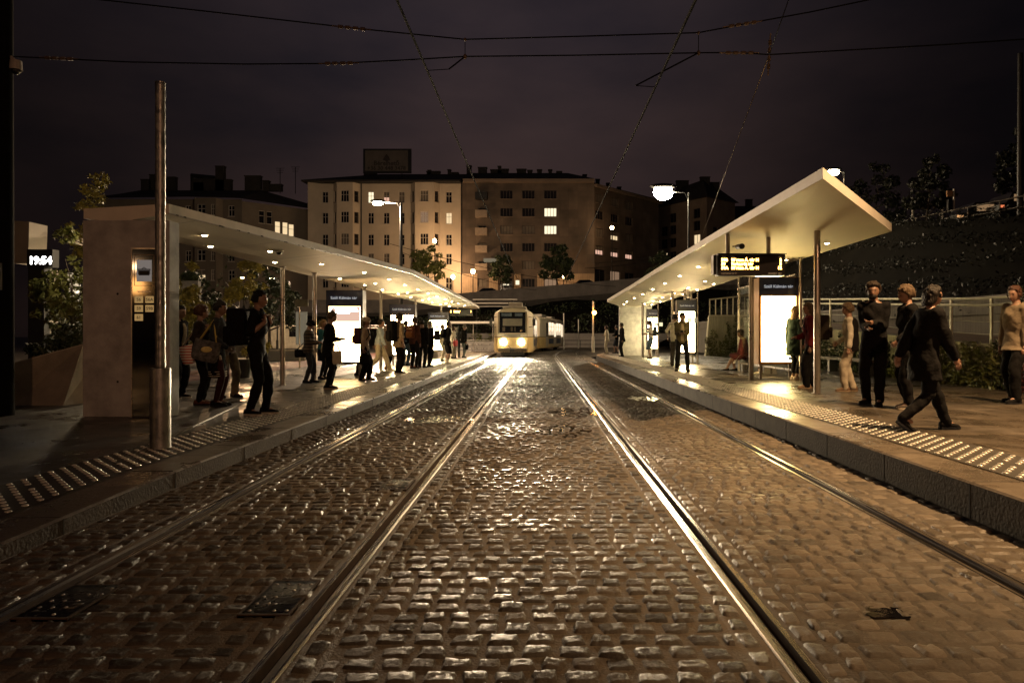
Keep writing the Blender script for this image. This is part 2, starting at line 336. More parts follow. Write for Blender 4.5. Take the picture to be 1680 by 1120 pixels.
def make_setts():
    cols = []      # (cx, cy, hw, hd, rot, n)
    def n_for(Y): return 6 if Y < 7 else (5 if Y < 13 else (4 if Y < 26 else 3))
    for si, (a, b_) in enumerate(strips):
        lo, hi = a + 0.012, b_ - 0.012
        if si == 0: hi = b_ - 0.012; lo = KL + 0.02
        if si == 4: lo = a + 0.012; hi = KR - 0.01
        head = 0.105                      # lengthwise header course along each rail
        y = 0.4
        for side in (0, 1):
            if (si == 0 and side == 0) or (si == 4 and side == 1): continue
            cx = lo + head / 2 if side == 0 else hi - head / 2
            y = 0.4
            while y < 52:
                d = random.uniform(0.12, 0.19); cols.append((cx + bend(y), y + d / 2, head / 2 - 0.007, d / 2 - 0.006, random.gauss(0, 0.02), n_for(y), si)); y += d
        x0 = lo + (head + 0.004 if si > 0 else 0); x1 = hi - (head + 0.004 if si < 4 else 0)
        big = 1.35 if si == 4 else 1.0
        y = 0.4 + random.random() * 0.1
        while y < 54:
            d = random.uniform(0.102, 0.128) * big; x = x0 - random.random() * 0.1; lean = random.gauss(0, 0.004)
            while x < x1 - 0.03:
                w = random.uniform(0.105, 0.165) * big; xa, xb = max(x, x0), min(x + w, x1)
                if xb - xa > 0.045 and abs(xa + xb) > 0:
                    cols.append(((xa + xb) / 2 + bend(y), y + d / 2 + random.gauss(0, 0.004) + lean * x, (xb - xa) / 2 - (random.uniform(0.0025, 0.0065) if si < 3 else random.uniform(0.0015, 0.005)), d / 2 - (random.uniform(0.002, 0.006) if si < 3 else random.uniform(0.0015, 0.005)), random.gauss(0, 0.035), n_for(y), si))
                x += w
            y += d
    Vs, Qs, Ts, off = [], [], [], 0
    A = np.array([c[:6] for c in cols])
    for n in (3, 4, 5, 6):
        S = A[A[:, 5] == n]; N = len(S)
        if not N: continue
        u = np.linspace(-1, 1, n + 2); uu, vv = np.meshgrid(u, u, indexing='xy'); uu, vv = uu.ravel(), vv.ravel(); K = len(uu)
        inner = 0.96
        rad = np.maximum(np.abs(uu), np.abs(vv)); edge = rad > 0.999
        su = np.where(edge, uu, uu * inner * (1 + 0.0)); sv = np.where(edge, vv, vv * inner)
        # round the corners
        c = 1 - 0.10 * (np.abs(su * sv) ** 3); su, sv = su * c, sv * c
        jit = rng.normal(0, 0.022, (N, K, 2)); q_ = rng.normal(0, 0.075, (N, 8, 1)); X = su[None] + jit[..., 0] + q_[:, 0] * sv[None] + q_[:, 1] * su[None] * sv[None] + q_[:, 2] * sv[None] ** 2; Yv = sv[None] + jit[..., 1] + q_[:, 3] * su[None] + q_[:, 4] * su[None] * sv[None] + q_[:, 5] * su[None] ** 2
        hx, hd = S[:, 2:3], S[:, 3:4]; lx, ly = X * hx, Yv * hd; co, sn = np.cos(S[:, 4:5]), np.sin(S[:, 4:5])
        px = S[:, 0:1] + lx * co - ly * sn; py = S[:, 1:2] + lx * sn + ly * co
        dome = rng.uniform(0.0003, 0.0036, (N, 1)); tx, ty = rng.normal(0, 0.026, (N, 1)), rng.normal(0, 0.024, (N, 1)); h0 = rng.normal(0.0035, 0.0028, (N, 1)) - 0.0022 * (S[:, 0:1] > 1.05)
        wave = 0.004 * np.sin(S[:, 0:1] * 2.1 + 1.3) * np.sin(S[:, 1:2] * 0.9)
        z = h0 + wave + tx * lx + ty * ly - dome * (np.abs(X) ** 4 + np.abs(Yv) ** 4) * 0.6 + rng.normal(0, 0.0017, (N, K))
        z = np.where(edge[None], -0.020, z)
        Vs.append(np.stack([px, py, z], -1).reshape(-1, 3))
        q = np.array([(j * (n + 2) + i, j * (n + 2) + i + 1, (j + 1) * (n + 2) + i + 1, (j + 1) * (n + 2) + i) for j in range(n + 1) for i in range(n + 1)])
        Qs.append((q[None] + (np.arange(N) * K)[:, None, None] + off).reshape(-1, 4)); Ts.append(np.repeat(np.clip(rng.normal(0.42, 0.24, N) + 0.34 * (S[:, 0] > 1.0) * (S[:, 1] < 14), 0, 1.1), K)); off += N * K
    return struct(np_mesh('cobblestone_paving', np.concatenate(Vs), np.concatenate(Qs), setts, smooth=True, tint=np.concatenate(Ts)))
make_setts()

# track drain boxes: wet iron lids let into the setts beside the rails
iron = mat('wet_cast_iron', (0.005, 0.005, 0.005), 0.34, 0.2, var=0.3, scale=20, bump=0.25, bscale=30, rvar=0.1, spec=.3)
def drain(x, y, w, d, lab):
    t = thing('drain_cover', lab, 'drain cover', (x, y, 0), group='drain covers beside the rails')
    b = MB(); r = .014; b.bbox(-w / 2, w / 2, -d / 2, d / 2, -0.03, 0.006, 0.003); b.build('lid', iron, t, smooth=40)
    b = MB(); b.add([(sx_ * (w / 2 - k * r), sy_ * (d / 2 - k * r), z) for k, z in ((0, .0095), (1, .0095)) for sx_, sy_ in ((-1, -1), (1, -1), (1, 1), (-1, 1))] + [(sx_ * w / 2, sy_ * d / 2, -.03) for sx_, sy_ in ((-1, -1), (1, -1), (1, 1), (-1, 1))], [(i, (i + 1) % 4, 4 + (i + 1) % 4, 4 + i) for i in range(4)] + [(8 + i, 8 + (i + 1) % 4, (i + 1) % 4, i) for i in range(4)]); b.build('rim', rail_rust, t)
    for i in range(4):
        for j in range(5):
            if random.random() < .55: b = MB(); b.ell((-w * .36 + w * .24 * i, -d * .38 + d * .19 * j, .006), .010, .010, .004, n=8); b.build('stud', steel, t, smooth=True)
    return t
drain(-1.26, 3.32, 0.24, 0.44, 'black wet iron drain cover left of the second rail in the foreground')
drain(-2.25, 3.27, 0.26, 0.42, 'black iron drain cover right of the leftmost rail in the foreground')
drain(-1.23, 5.85, 0.24, 0.42, 'glinting iron drain cover farther up the left track')

# puddles standing between the setts
water = mat('puddle_water', (0.006, 0.005, 0.004), 0.05, var=0, spec=.6, bump=.12, bscale=9)
def puddle(x, y, rx, ry, z=.0035):
    b = MB(); n = 40; vs = [(x, y, z)]
    for i in range(n):
        a = 2 * math.pi * i / n; k = 1 + .55 * noise.noise(Vector((math.cos(a) * 1.6 + x, math.sin(a) * 1.6 + y, 3))) + .18 * noise.noise(Vector((math.cos(a) * 6, math.sin(a) * 6, x))); vs.append((x + rx * k * math.cos(a), y + ry * k * math.sin(a), z))
    b.add(vs, [(0, 1 + i, 1 + (i + 1) % n) for i in range(n)]); struct(b.build('puddle', water))
for q in ((1.60, 3.15, .10, .07, -.001), (.3, 9.2, .4, .5, .0015), (-1.6, 10.5, .5, .4, .0015), (.62, 11.5, .4, .7, .0015), (2.1, 14, .3, .6, .0005)): puddle(*q)
# platforms
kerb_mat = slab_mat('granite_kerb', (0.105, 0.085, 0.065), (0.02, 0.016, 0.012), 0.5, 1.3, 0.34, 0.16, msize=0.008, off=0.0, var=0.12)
kerb_face = mat('kerb_face_shaded', (0.042, 0.032, 0.023), 0.85, var=0.3, scale=3, bump=0.4, bscale=40, spec=0.2)  # darker than the kerb top: the shade of the side is in this colour
pave_r = slab_mat('wet_platform_slabs', (0.050, 0.040, 0.030), (0.11, 0.085, 0.06), 1.2, 0.6, 0.34, 0.17, msize=0.012)
pave_l = slab_mat('dark_platform_slabs', (0.040, 0.033, 0.026), (0.022, 0.02, 0.016), 1.2, 0.6, 0.38, 0.15, msize=0.012, rot=0.18)
def kerb_off(Y, s):                     # far ends curve away from / with the track
    return bend(Y) if Y > 44 else 0.0
def platform(name, kname, K, s, z, y0, y1, back, pm, ramp):
    YP = [y0 + (y1 - y0) * i / 60 for i in range(61)]
    def ko(Y):
        o = 0.0
        if s > 0 and Y > 36: o = ((Y - 36) ** 2) * 0.020
        if s < 0 and Y > 47: o = -((Y - 47) ** 2) * 0.02
        return K + o
    def kz(Y): return z - (0.10 * min(1, max(0, (5.6 - Y) / 3.5)) if ramp else 0)
    kb = MB(); pv = MB(); kw = 0.36 * s; vs = []; ps = []
    for Y in YP:
        x = ko(Y); zz = kz(Y)
        vs += [(x, Y, -0.12), (x, Y, zz - 0.014), (x + s * 0.014, Y, zz), (x + kw, Y, zz), (x + kw, Y, zz - 0.1)]
        ps += [(x + kw + s * 0.004, Y, zz - 0.003), (back(Y), Y, zz - 0.003), (back(Y), Y, -0.14)]
    kmi = []
    fl = lambda f: f if s < 0 else f[::-1]
    kb.add(vs, [fl((i * 5 + k, i * 5 + k + 1, (i + 1) * 5 + k + 1, (i + 1) * 5 + k)) for i in range(60) for k in range(4)])
    pv.add(ps, [fl((i * 3 + k, i * 3 + k + 1, (i + 1) * 3 + k + 1, (i + 1) * 3 + k)) for i in range(60) for k in range(2)])
    kb.add(vs[-5:], [(0, 1, 2, 3, 4)]); kb.add(vs[:5], [(0, 1, 2, 3, 4)])
    # vertical faces get the darker colour that holds their shade
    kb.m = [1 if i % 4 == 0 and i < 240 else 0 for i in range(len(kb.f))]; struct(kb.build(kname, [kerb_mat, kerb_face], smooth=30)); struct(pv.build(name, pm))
    return ko, kz
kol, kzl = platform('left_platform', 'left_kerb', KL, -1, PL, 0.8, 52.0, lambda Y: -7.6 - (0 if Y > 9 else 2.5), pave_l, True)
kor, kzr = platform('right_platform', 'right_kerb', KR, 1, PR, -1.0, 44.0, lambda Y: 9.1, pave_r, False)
# dark joints of the kerb stones
jm = mat('open_joint', (0.012, 0.01, 0.008), 0.9, var=0)
for ko, kz, s, nm, ys in ((kol, kzl, -1, 'left_kerb_joints', np.arange(4.4, 50, 1.35)), (kor, kzr, 1, 'right_kerb_joints', np.arange(1.2, 42, 1.2))):
    b = MB()
    for y in ys:
        x = ko(y); z = kz(y); b.box(min(x - s * .002, x + s * .1), max(x - s * .002, x + s * .1), y, y + 0.012, -0.1, z - 0.012); b.box(min(x + s * .02, x + s * .36), max(x + s * .02, x + s * .36), y, y + 0.010, z - .05, z + 0.0015)
    struct(b.build(nm, jm))
# tactile studs: a dark strip with staggered steel studs
tact_mat = mat('tactile_slab', (0.028, 0.023, 0.018), 0.55, var=0.3, scale=5, bump=0.2)
stud_mat = mat('tactile_stud', (0.50, 0.47, 0.42), 0.34, 0.4, var=0.3, scale=9)
def tactile(ko, kz, s, y0, y1, nm, x_in, x_out):
    b = MB(); ys = np.linspace(y0, y1, 40); vs = []
    for y in ys: vs += [(ko(y) + s * x_in, y, kz(y) + 0.002), (ko(y) + s * x_out, y, kz(y) + 0.002)]
    b.add(vs, [(2 * i, 2 * i + 1, 2 * i + 3, 2 * i + 2) if s > 0 else (2 * i, 2 * i + 2, 2 * i + 3, 2 * i + 1) for i in range(39)]); struct(b.build(nm + '_strip', tact_mat))
    V, Q, off = [], [], 0; n = 8
    y = y0; r = 0
    while y < y1:
        xs = np.arange(x_in + 0.045 + (0.07 if r % 2 else 0), x_out - 0.02, 0.14)
        for x in xs:
            cx, cz = ko(y) + s * x, kz(y) + 0.002; t = np.arange(n) * 2 * math.pi / n
            if random.random() < 0.02: continue
            for rad, h in ((0.0225, 0.0), (0.021, 0.006), (0.013, 0.010)): V.append(np.stack([cx + rad * np.cos(t), y + rad * np.sin(t), np.full(n, cz + h)], -1))
            V.append(np.array([[cx, y, cz + 0.0108]]))
            for L in range(2):
                for k in range(n): Q.append((off + L * n + k, off + L * n + (k + 1) % n, off + (L + 1) * n + (k + 1) % n, off + (L + 1) * n + k))
            for k in range(0, n, 2): Q.append((off + 2 * n + k, off + 2 * n + k + 1, off + 2 * n + (k + 2) % n, off + 3 * n))
            off += 3 * n + 1
        y += 0.073; r += 1
    struct(np_mesh(nm + '_studs', np.concatenate(V), np.array(Q), stud_mat, smooth=True))
tactile(kol, kzl, -1, 1.6, 47, 'left_tactile_paving', 0.40, 1.06)
tactile(kor, kzr, 1, 1.0, 36, 'right_tactile_paving', 0.40, 1.06)
# metal joint strips crossing the left paving
strip_m = mat('joint_strip_metal', (0.10, 0.08, 0.06), 0.6, 0.2, var=0.3)
def joint_strip(p0, p1, nm, w=0.03):
    b = MB(); p0, p1 = Vector(p0), Vector(p1); d = (p1 - p0).normalized(); q = Vector((-d.y, d.x, 0)) * w / 2
    b.add([p0 + q, p0 - q, p1 - q, p1 + q, p0 + q + Vector((0, 0, .012)), p0 - q + Vector((0, 0, .012)), p1 - q + Vector((0, 0, .012)), p1 + q + Vector((0, 0, .012))], [(4, 5, 6, 7), (0, 1, 5, 4), (1, 2, 6, 5), (2, 3, 7, 6), (3, 0, 4, 7)])
    struct(b.build(nm, strip_m))
joint_strip((-3.15, 3.1, PL - 0.07), (-3.97, 6.9, PL + 0.001), 'paving_joint'); joint_strip((-4.02, 7.1, PL + 0.001), (-5.25, 12.4, PL + 0.001), 'paving_joint')
# plaza behind the left platform, red cycle lane, road right of the far end
red_lane = mat('red_tarmac', (0.16, 0.045, 0.03), 0.5, var=0.3, scale=2, bump=0.2, rvar=0.15)
plaza = slab_mat('plaza_slabs', (0.045, 0.038, 0.031), (0.03, 0.026, 0.022), 0.8, 0.4, 0.45, 0.15)
sheet('plaza', [(-60, 3), (-7.62, 3), (-7.62, 52), (-60, 52)], 0.06, plaza); sheet('plaza_front', [(-60, -20), (-10.12, -20), (-10.12, 3), (-60, 3)], 0.06, plaza)
sheet('red_cycle_lane', [(-12.4, 4), (-9.6, 4), (-9.2, 50), (-12.0, 50)], 0.066, red_lane)
# ------------------------------------------------------------------ the two tram shelters
PNL = 23.0                                           # brightness of the light boxes
def canopy(parent, st, head=None):
    """st: stations of (front xyz, spine xyz, back xyz), z of the spine = underside, of the others = top; head: start point pair"""
    b = MB(); FH = 0.14; rows = []
    for f, s_, k in st:
        rows.append([Vector(f), Vector(f) - Vector((0, 0, FH)), Vector(s_), Vector(k) - Vector((0, 0, FH)), Vector(k)])
    n = len(rows); vs = [p for r in rows for p in r]; b.add(vs, [])
    for i in range(n - 1):
        o, p = i * 5, (i + 1) * 5
        for k, mi in ((0, 1), (1, 0), (2, 0), (3, 1), (4, 1)):
            k2 = (k + 1) % 5; b.f.append((o + k, p + k, p + k2, o + k2)); b.m.append(mi)
    e = (n - 1) * 5; b.f.append((e, e + 1, e + 2, e + 3, e + 4)); b.m.append(1)
    if head:
        A, B = Vector(head[0]), Vector(head[1]); o = len(b.v); dz = Vector((0, 0, FH)); b.v += [A, A - dz, B - dz, B]
        b.f += [(o, o + 1, 1, 0), (o + 1, 2, 1), (o + 1, o + 2, 2), (o + 2, 3, 2), (o + 2, o + 3, 4, 3), (o, 0, 4, o + 3), (o, o + 3, o + 2, o + 1)]; b.m += [1, 0, 0, 0, 1, 1, 1]
    else: b.f.append((0, 4, 3, 2, 1)); b.m.append(1)
    r = b.build('roof', [canopy_white, canopy_edge], parent)
    # thin dark joints across the underside
    j = MB()
    for i in range(1, n - 1):
        f, s_, k = rows[i][1], rows[i][2], rows[i][3]
        for a, c in ((f, s_), (s_, k)):
            d = Vector((0, 0.010, 0)); dn = Vector((0, 0, -0.002)); j.add([a + dn - d, c + dn - d, c + dn + d, a + dn + d], [(0, 1, 2, 3)])
    if j.v: j.build('panel_joint', dark_metal, r)
    YA, YB = st[0][1][1] + .6, st[-1][1][1] - 1.0; j = MB(); y = YA
    while y < YB:
        for a, c in ((.02, .48), (.52, .98)): p, q = under(st, y, a), under(st, y, c); d = Vector((0, .006, 0)); dn = Vector((0, 0, -.0018)); j.add([p + dn - d, q + dn - d, q + dn + d, p + dn + d], [(0, 1, 2, 3)])
        y += 2.35
    j.build('panel_joint', mat('panel_seam_tone', (.16, .13, .09), .8, var=.1), r)  # darker seams between the underside panels
    tr = MB()      # thin bright drip edge along the lower front lip
    for i in range(n - 1): tr.cone(rows[i][1] + Vector((0.0, 0, 0.005)), rows[i + 1][1] + Vector((0, 0, 0.005)), 0.012, n=6)
    tr.build('drip_edge', steel, r); return r
def under(st, Y, t):
    """underside point at distance Y, t 0 front .. 0.5 spine .. 1 back"""
    i = 0
    while i < len(st) - 2 and st[i + 1][1][1] < Y: i += 1
    a, c = st[i], st[i + 1]; w = (Y - a[1][1]) / (c[1][1] - a[1][1]); FH = 0.14
    L = [Vector(a[k]).lerp(Vector(c[k]), w) for k in range(3)]; L[0].z -= FH; L[2].z -= FH
    return L[0].lerp(L[1], t * 2) if t < 0.5 else L[1].lerp(L[2], t * 2 - 1)
def downlight(parent, p):
    b = MB(); b.tube([p + Vector((0, 0, 0.01)), p + Vector((0, 0, -0.012))], [0.062, 0.058], n=14)
    ring = b.build('downlight', steel, parent, smooth=40)
    l = MB(); l.ell(p + Vector((0, 0, -0.012)), 0.042, 0.042, 0.010, n=10); l.build('lens', lens, ring, smooth=True)
def post(parent, x, y, z0, z1, r=0.052, name='post'):
    b = MB(); b.cone((x, y, z0), (x, y, z1), r, n=18); b.tube([(x, y, z0), (x, y, z0 + .012)], [r + .03, r + .03], n=18); b.tube([(x, y, z1 - .012), (x, y, z1)], [r + .025, r + .03], n=18)
    return b.build(name, steel, parent, smooth=40)
LST = [((-5.24, 9.62, 3.14), (-5.94, 9.62, 2.88), (-6.44, 9.62, 3.07)), ((-4.48, 14.5, 3.18), (-5.7, 14.5, 2.90), (-6.35, 14.5, 3.06)), ((-3.72, 20, 3.22), (-5.5, 20, 2.92), (-6.3, 20, 3.08)),
       ((-3.82, 30, 3.25), (-5.4, 30, 2.98), (-6.25, 30, 3.12)), ((-3.98, 39, 3.28), (-5.1, 39, 3.03), (-6.15, 39, 3.17)), ((-4.1, 45.6, 3.28), (-4.35, 45.0, 3.10), (-4.6, 44.6, 3.24))]
shl = thing('tram_shelter', 'left tram shelter with a bare concrete end wall and a long roof over the crowd', 'tram shelter', (-5.6, 9.6, PL), group='tram shelters on the platforms')
Lw = lambda: Matrix.Translation((5.6, -9.6, -PL))
def local(parent, fn, *a, **k):
    """build in world coordinates, then hang the result on a thing that stands elsewhere"""
    o = fn(*a, **k); o.parent = parent; o.matrix_parent_inverse = Matrix.Translation(parent.location).inverted(); return o
def adopt(parent):
    for o in list(COL.objects):
        if o.get('_t') is None and o.parent is parent and o is not parent: o.matrix_parent_inverse = Matrix.Translation(parent.location).inverted(); o['_t'] = 1
canopy(shl, LST)
b = MB(); b.bbox(-6.44, -5.22, 9.6, 9.86, PL, 2.905, 0.008)
wl_ = b.build('wall', concrete, shl)
h_ = MB()
for px, py in ((193, 482), (193, 626)): p = at(px, py, 9.6); h_.cone((p.x, 9.599, p.z), (p.x, 9.61, p.z), 0.016, n=12)
h_.build('tie_hole', jm, wl_)
for x, y in ((-6.05, 16.0), (-5.83, 17.6), (-5.9, 22.9), (-5.9, 25.2), (-5.85, 32), (-5.6, 38.5)): post(shl, x, y, PL, under(LST, y, 0.55).z)
for Y in (11.2, 13.4, 15.9, 18.3, 20.6, 23, 25.4, 27.8, 30.2, 32.6, 35, 37.4, 40): downlight(shl, under(LST, Y, 0.24 if Y > 17 else 0.3))
for Y in (12.3, 15.0, 19.4, 22, 24.4, 27, 29.5, 32, 34.5, 37, 39.5): downlight(shl, under(LST, Y, 0.62))
for Y in (21.5, 26.5, 31.3, 36): downlight(shl, under(LST, Y, 0.42))
gl = glass('screen_glass')
for (xa, ya, xb, yb) in ((-5.95, 19.6, -5.95, 22.8), (-5.95, 28.2, -5.9, 31.8)):
    b = MB(); b.box(min(xa, xb) - .006, max(xa, xb) + .006, ya, yb, PL + .25, 2.5); s_ = b.build('glass_screen', gl, shl)
    
    for za in (2.5, PL + .21): f = MB(); f.box(xa - .02, xa + .02, ya, yb, za, za + .04); f.build('screen_frame', steel, s_)
adopt(shl)
RST = [((3.53, 14.5, 3.38), (5.0, 14.5, 3.12), (6.12, 15.5, 3.23)), ((3.5, 20, 3.33), (4.95, 20, 3.03), (6.1, 20, 3.22)), ((3.45, 26, 3.24), (4.95, 26, 2.95), (6.1, 26, 3.16)),
       ((3.32, 34, 3.13), (4.95, 34, 2.88), (6.1, 34, 3.13)), ((4.18, 36.6, 3.06), (5.1, 36.6, 2.85), (6.0, 36.6, 3.07))]
shr = thing('tram_shelter', 'right tram shelter whose white roof rises to a sharp corner towards the viewer', 'tram shelter', (5.0, 12.2, PR), group='tram shelters on the platforms')
canopy(shr, RST, head=((3.555, 8.6, 3.40), (6.15, 11.96, 3.25)))
b = MB(); b.bbox(4.2, 5.95, 36.45, 36.75, PR, 2.9, 0.008); b.build('wall', concrete, shr)
post(shr, 4.94, 12.2, PR, 3.215, 0.056)
for x, y in ((5.0, 16.2), (4.95, 25.6), (4.93, 33)): post(shr, x, y, PR, under(RST, y, 0.5).z + .01, 0.056)
for x, y in ((5.98, 15.7), (5.98, 20.6), (5.98, 26), (5.95, 34.6)): post(shr, x, y, PR, under(RST, y, 0.97).z, 0.034)
for px, py in ((1252, 379),): downlight(shr, Vector((4.45, 13.6, 3.205)))
for Y in (15.7, 18.2, 20.6, 23, 25.4, 27.8, 30.2, 32.6, 34.6): downlight(shr, under(RST, Y, 0.24))
for Y in (16.5, 19, 21.5, 24, 26.5, 29, 31.5, 34): downlight(shr, under(RST, Y, 0.60))
for Y in (15.6, 18.1, 22.8, 25.2, 27.7, 30.2, 33, 35.4): downlight(shr, under(RST, Y, 0.86))
downlight(shr, Vector((5.62, 13.4, 3.105)))
for (xa, ya, yb) in ((5.98, 16.0, 18.2), (5.98, 18.4, 20.5), (5.98, 26.3, 30.0)):
    b = MB(); b.box(xa - .006, xa + .006, ya, yb, PR + .25, 2.7); s_ = b.build('glass_screen', gl, shr)
    
    for za in (2.7, PR + .21): f = MB(); f.box(xa - .02, xa + .02, ya, yb, za, za + .04); f.build('screen_frame', steel, s_)
for Y, t in ((25.2, .66), (26.6, .9), (24.2, .62)):
    p = under(RST, Y, t); b = MB(); b.cone(p, p - Vector((0, 0, 0.34)), 0.05, n=14); b.build('drop_tube', steel, shr, smooth=40)
adopt(shr)

# ---- information totems with light boxes
def poster_mat(name, top, mid, low, k=1.0):
    m = bpy.data.materials.new(name); m.use_nodes = True; n, l = m.node_tree.nodes, m.node_tree.links; b = n['Principled BSDF']
    tc = n.new('ShaderNodeTexCoord'); sp = n.new('ShaderNodeSeparateXYZ'); l.new(tc.outputs['Generated'], sp.inputs[0]); r = n.new('ShaderNodeValToRGB'); e = r.color_ramp.elements
    e[0].position = 0.0; e[0].color = (*low, 1); e[1].position = 1.0; e[1].color = (*top, 1)
    x = e.new(0.12); x.color = (*mid, 1); x = e.new(0.66); x.color = (*mid, 1)
    nz = n.new('ShaderNodeTexNoise'); nz.inputs['Scale'].default_value = 3; l.new(tc.outputs['Generated'], nz.inputs['Vector'])
    l.new(sp.outputs['Z'], r.inputs[0]); l.new(r.outputs[0], b.inputs['Emission Color']); b.inputs['Emission Strength'].default_value = PNL * k; b.inputs['Base Color'].default_value = (.05, .05, .05, 1)
    return m
def poster_ink(name, col, k): return emit(name, col, k, sample=False)
def totem(x0, x1, Y, rz, base, lab, pm, depth=0.5, side=None, extra=None, title_k=1.0):
    """x0..x1 at its near face, standing at depth Y; base = platform height"""
    w = x1 - x0; t = thing('information_totem', lab, 'information totem', ((x0 + x1) / 2, Y + depth / 2, base), rz, group='lit information totems under the shelters')
    h = w / 2; d = depth / 2; zb, zt, zl = 0.36, 2.42, 1.98
    b = MB()
    b.box(-h, -h + .05, -d, d, zb, zt); b.box(h - .05, h, -d, d, zb, zt); b.box(-h + .05, h - .05, -d, d, zt - .02, zt); b.box(-h + .05, h - .05, -d, d, zb, zb + .05)
    b.box(-h + .05, h - .05, -d + .06, d - .06, zb + .05, zt - .02)
    b.build('frame', side or black_metal, t)
    for s in (-1, 1):
        p = MB(); p.cone((s * (h - .12), 0, 0), (s * (h - .12), 0, zb), 0.035, n=12); p.build('leg', steel, t, smooth=40)
    for s in (-1, 1):
        yy = s * (d + .001)
        hd = MB(); hd.box(-h + .012, h - .012, min(yy, yy - s * .02), max(yy, yy - s * .02), zl + .01, zt - .012); hdo = hd.build('header', navy, t)
        if s < 0: text('Széll Kálmán tér', 0.105 * w / 0.95, emit('sign_lettering', (0.9, 0.93, 1.0), 0.55), 'lettering', hdo, upright(-h + .12, yy - .002, zl + .19), 0.001)
        pa = MB(); pa.box(-h + .07, h - .07, min(yy - s * .03, yy - s * .012), max(yy - s * .03, yy - s * .012), zb + .07, zl - .01); po = pa.build('light_panel', pm, t)
        if s < 0 and extra: extra(po, h - .07, zb + .07, zl - .01, yy - .0)
    return t
pk = poster_ink('poster_pale_ink', (1.0, 0.95, 0.90), PNL * .9); pp = poster_ink('poster_pink_ink', (0.95, 0.62, 0.48), 0.85); pg = poster_ink('poster_grey_ink', (0.55, 0.62, 0.72), 0.9); py_ = poster_ink('poster_yellow_ink', (1.0, 0.9, 0.55), 1.1); pd = poster_ink('poster_dark_ink', (0.2, 0.24, 0.3), 0.5)
def notice(po, h, z0, z1, y):
    b = MB(); b.box(-h + .01, h - .01, y + .006, y + .010, z1 - .42, z1 - .01); c = b.build('printed_band', pp, po)
    b = MB()
    for i, (xa, xb, dz) in enumerate(((-.18, .34, .06), (-.18, .37, .115), (-.18, .14, .17))): b.box(xa, min(xb, h - .03), y + .002, y + .006, z1 - dz - .028, z1 - dz)
    b.tube([(-h + .13 + .085 * math.cos(a * .3142), y + .003, z1 - .11 + .085 * math.sin(a * .3142)) for a in range(21)], .010, n=5)
    b.build('heading', pk, po)
    b = MB()
    for i in range(9): b.box(-h + .06, h - .06 - .1 * (i % 3 == 2), y + .006, y + .010, z1 - .55 - i * .09, z1 - .535 - i * .09)
    b.build('text_line', poster_ink('poster_warm_ink', (1.0, .86, .72), 1.6), po)
def network_map(po, h, z0, z1, y):
    b = MB()
    for i in range(7):
        pts = [(random.uniform(-h + .08, h - .08), y + .004, random.uniform(z0 + .45, z1 - .35)) for _ in range(3)]; pts.sort(key=lambda p: p[0])
        b.tube(pts, .006, n=4)
    b.build('map_line', pg, po)
    b = MB(); b.box(h - .18, h - .05, y + .004, y + .008, z0 + .04, z0 + .11); b.build('stamp', pd, po)
def pictures(po, h, z0, z1, y):
    b = MB()
    for i in range(3): b.box(-h + .08 + i * .24, -h + .26 + i * .24, y + .004, y + .008, z1 - .42, z1 - .24)
    b.build('picture', py_, po)
    b = MB(); b.box(-.22, .05, y + .004, y + .008, z0 + .16, z0 + .19); b.cone((-.12, y + .006, z0 + .19), (-.12, y + .006, z0 + .30), .03, n=4); b.build('small_print', pg, po)
pm_w = poster_mat('poster_white', (0.95, 0.68, 0.22), (1, 0.73, 0.30), (0.95, 0.72, 0.28), 1.3); pm_p = poster_mat('poster_pinkish', (1.0, 0.50, 0.22), (1, 0.64, 0.27), (1, 0.62, 0.26), .62); pm_l = poster_mat('poster_lilac', (0.95, 0.62, 0.32), (1, 0.74, 0.36), (1, 0.64, 0.32), 1.8); pm_g = poster_mat('poster_greenish', (0.80, 0.76, 0.38), (0.97, 0.76, 0.38), (0.95, 0.73, 0.32), 2.0)
copper = mat('bronze_anodised', (0.30, 0.17, 0.085), 0.36, 0.85, var=0.15)
totem(-5.98, -4.98, 19.0, R(4), PL, 'nearest lit totem under the left roof, its pinkish notice behind the waiting girls', pm_p, extra=notice)
totem(-6.0, -4.98, 27.0, R(3), PL, 'middle lit totem of the left shelter, behind the man with the tall black backpack', pm_l, extra=network_map)
totem(-5.95, -4.9, 36.0, R(2), PL, 'farthest lit totem of the left shelter with a mint tinted white panel', pm_g, extra=pictures)
totem(5.17, 6.1, 16.1, R(-3), PR, 'large bright white totem under the departure board on the right platform', pm_w, depth=0.62, side=copper, extra=network_map)
totem(5.2, 5.95, 26.0, R(-3), PR, 'lilac lit totem behind the man in the olive jacket on the right platform', pm_l, depth=0.4, extra=pictures)
totem(5.38, 6.0, 34.6, R(-3), PR, 'small far totem with blue header beside the young man in the white shirt', pm_g, depth=0.3, extra=pictures)

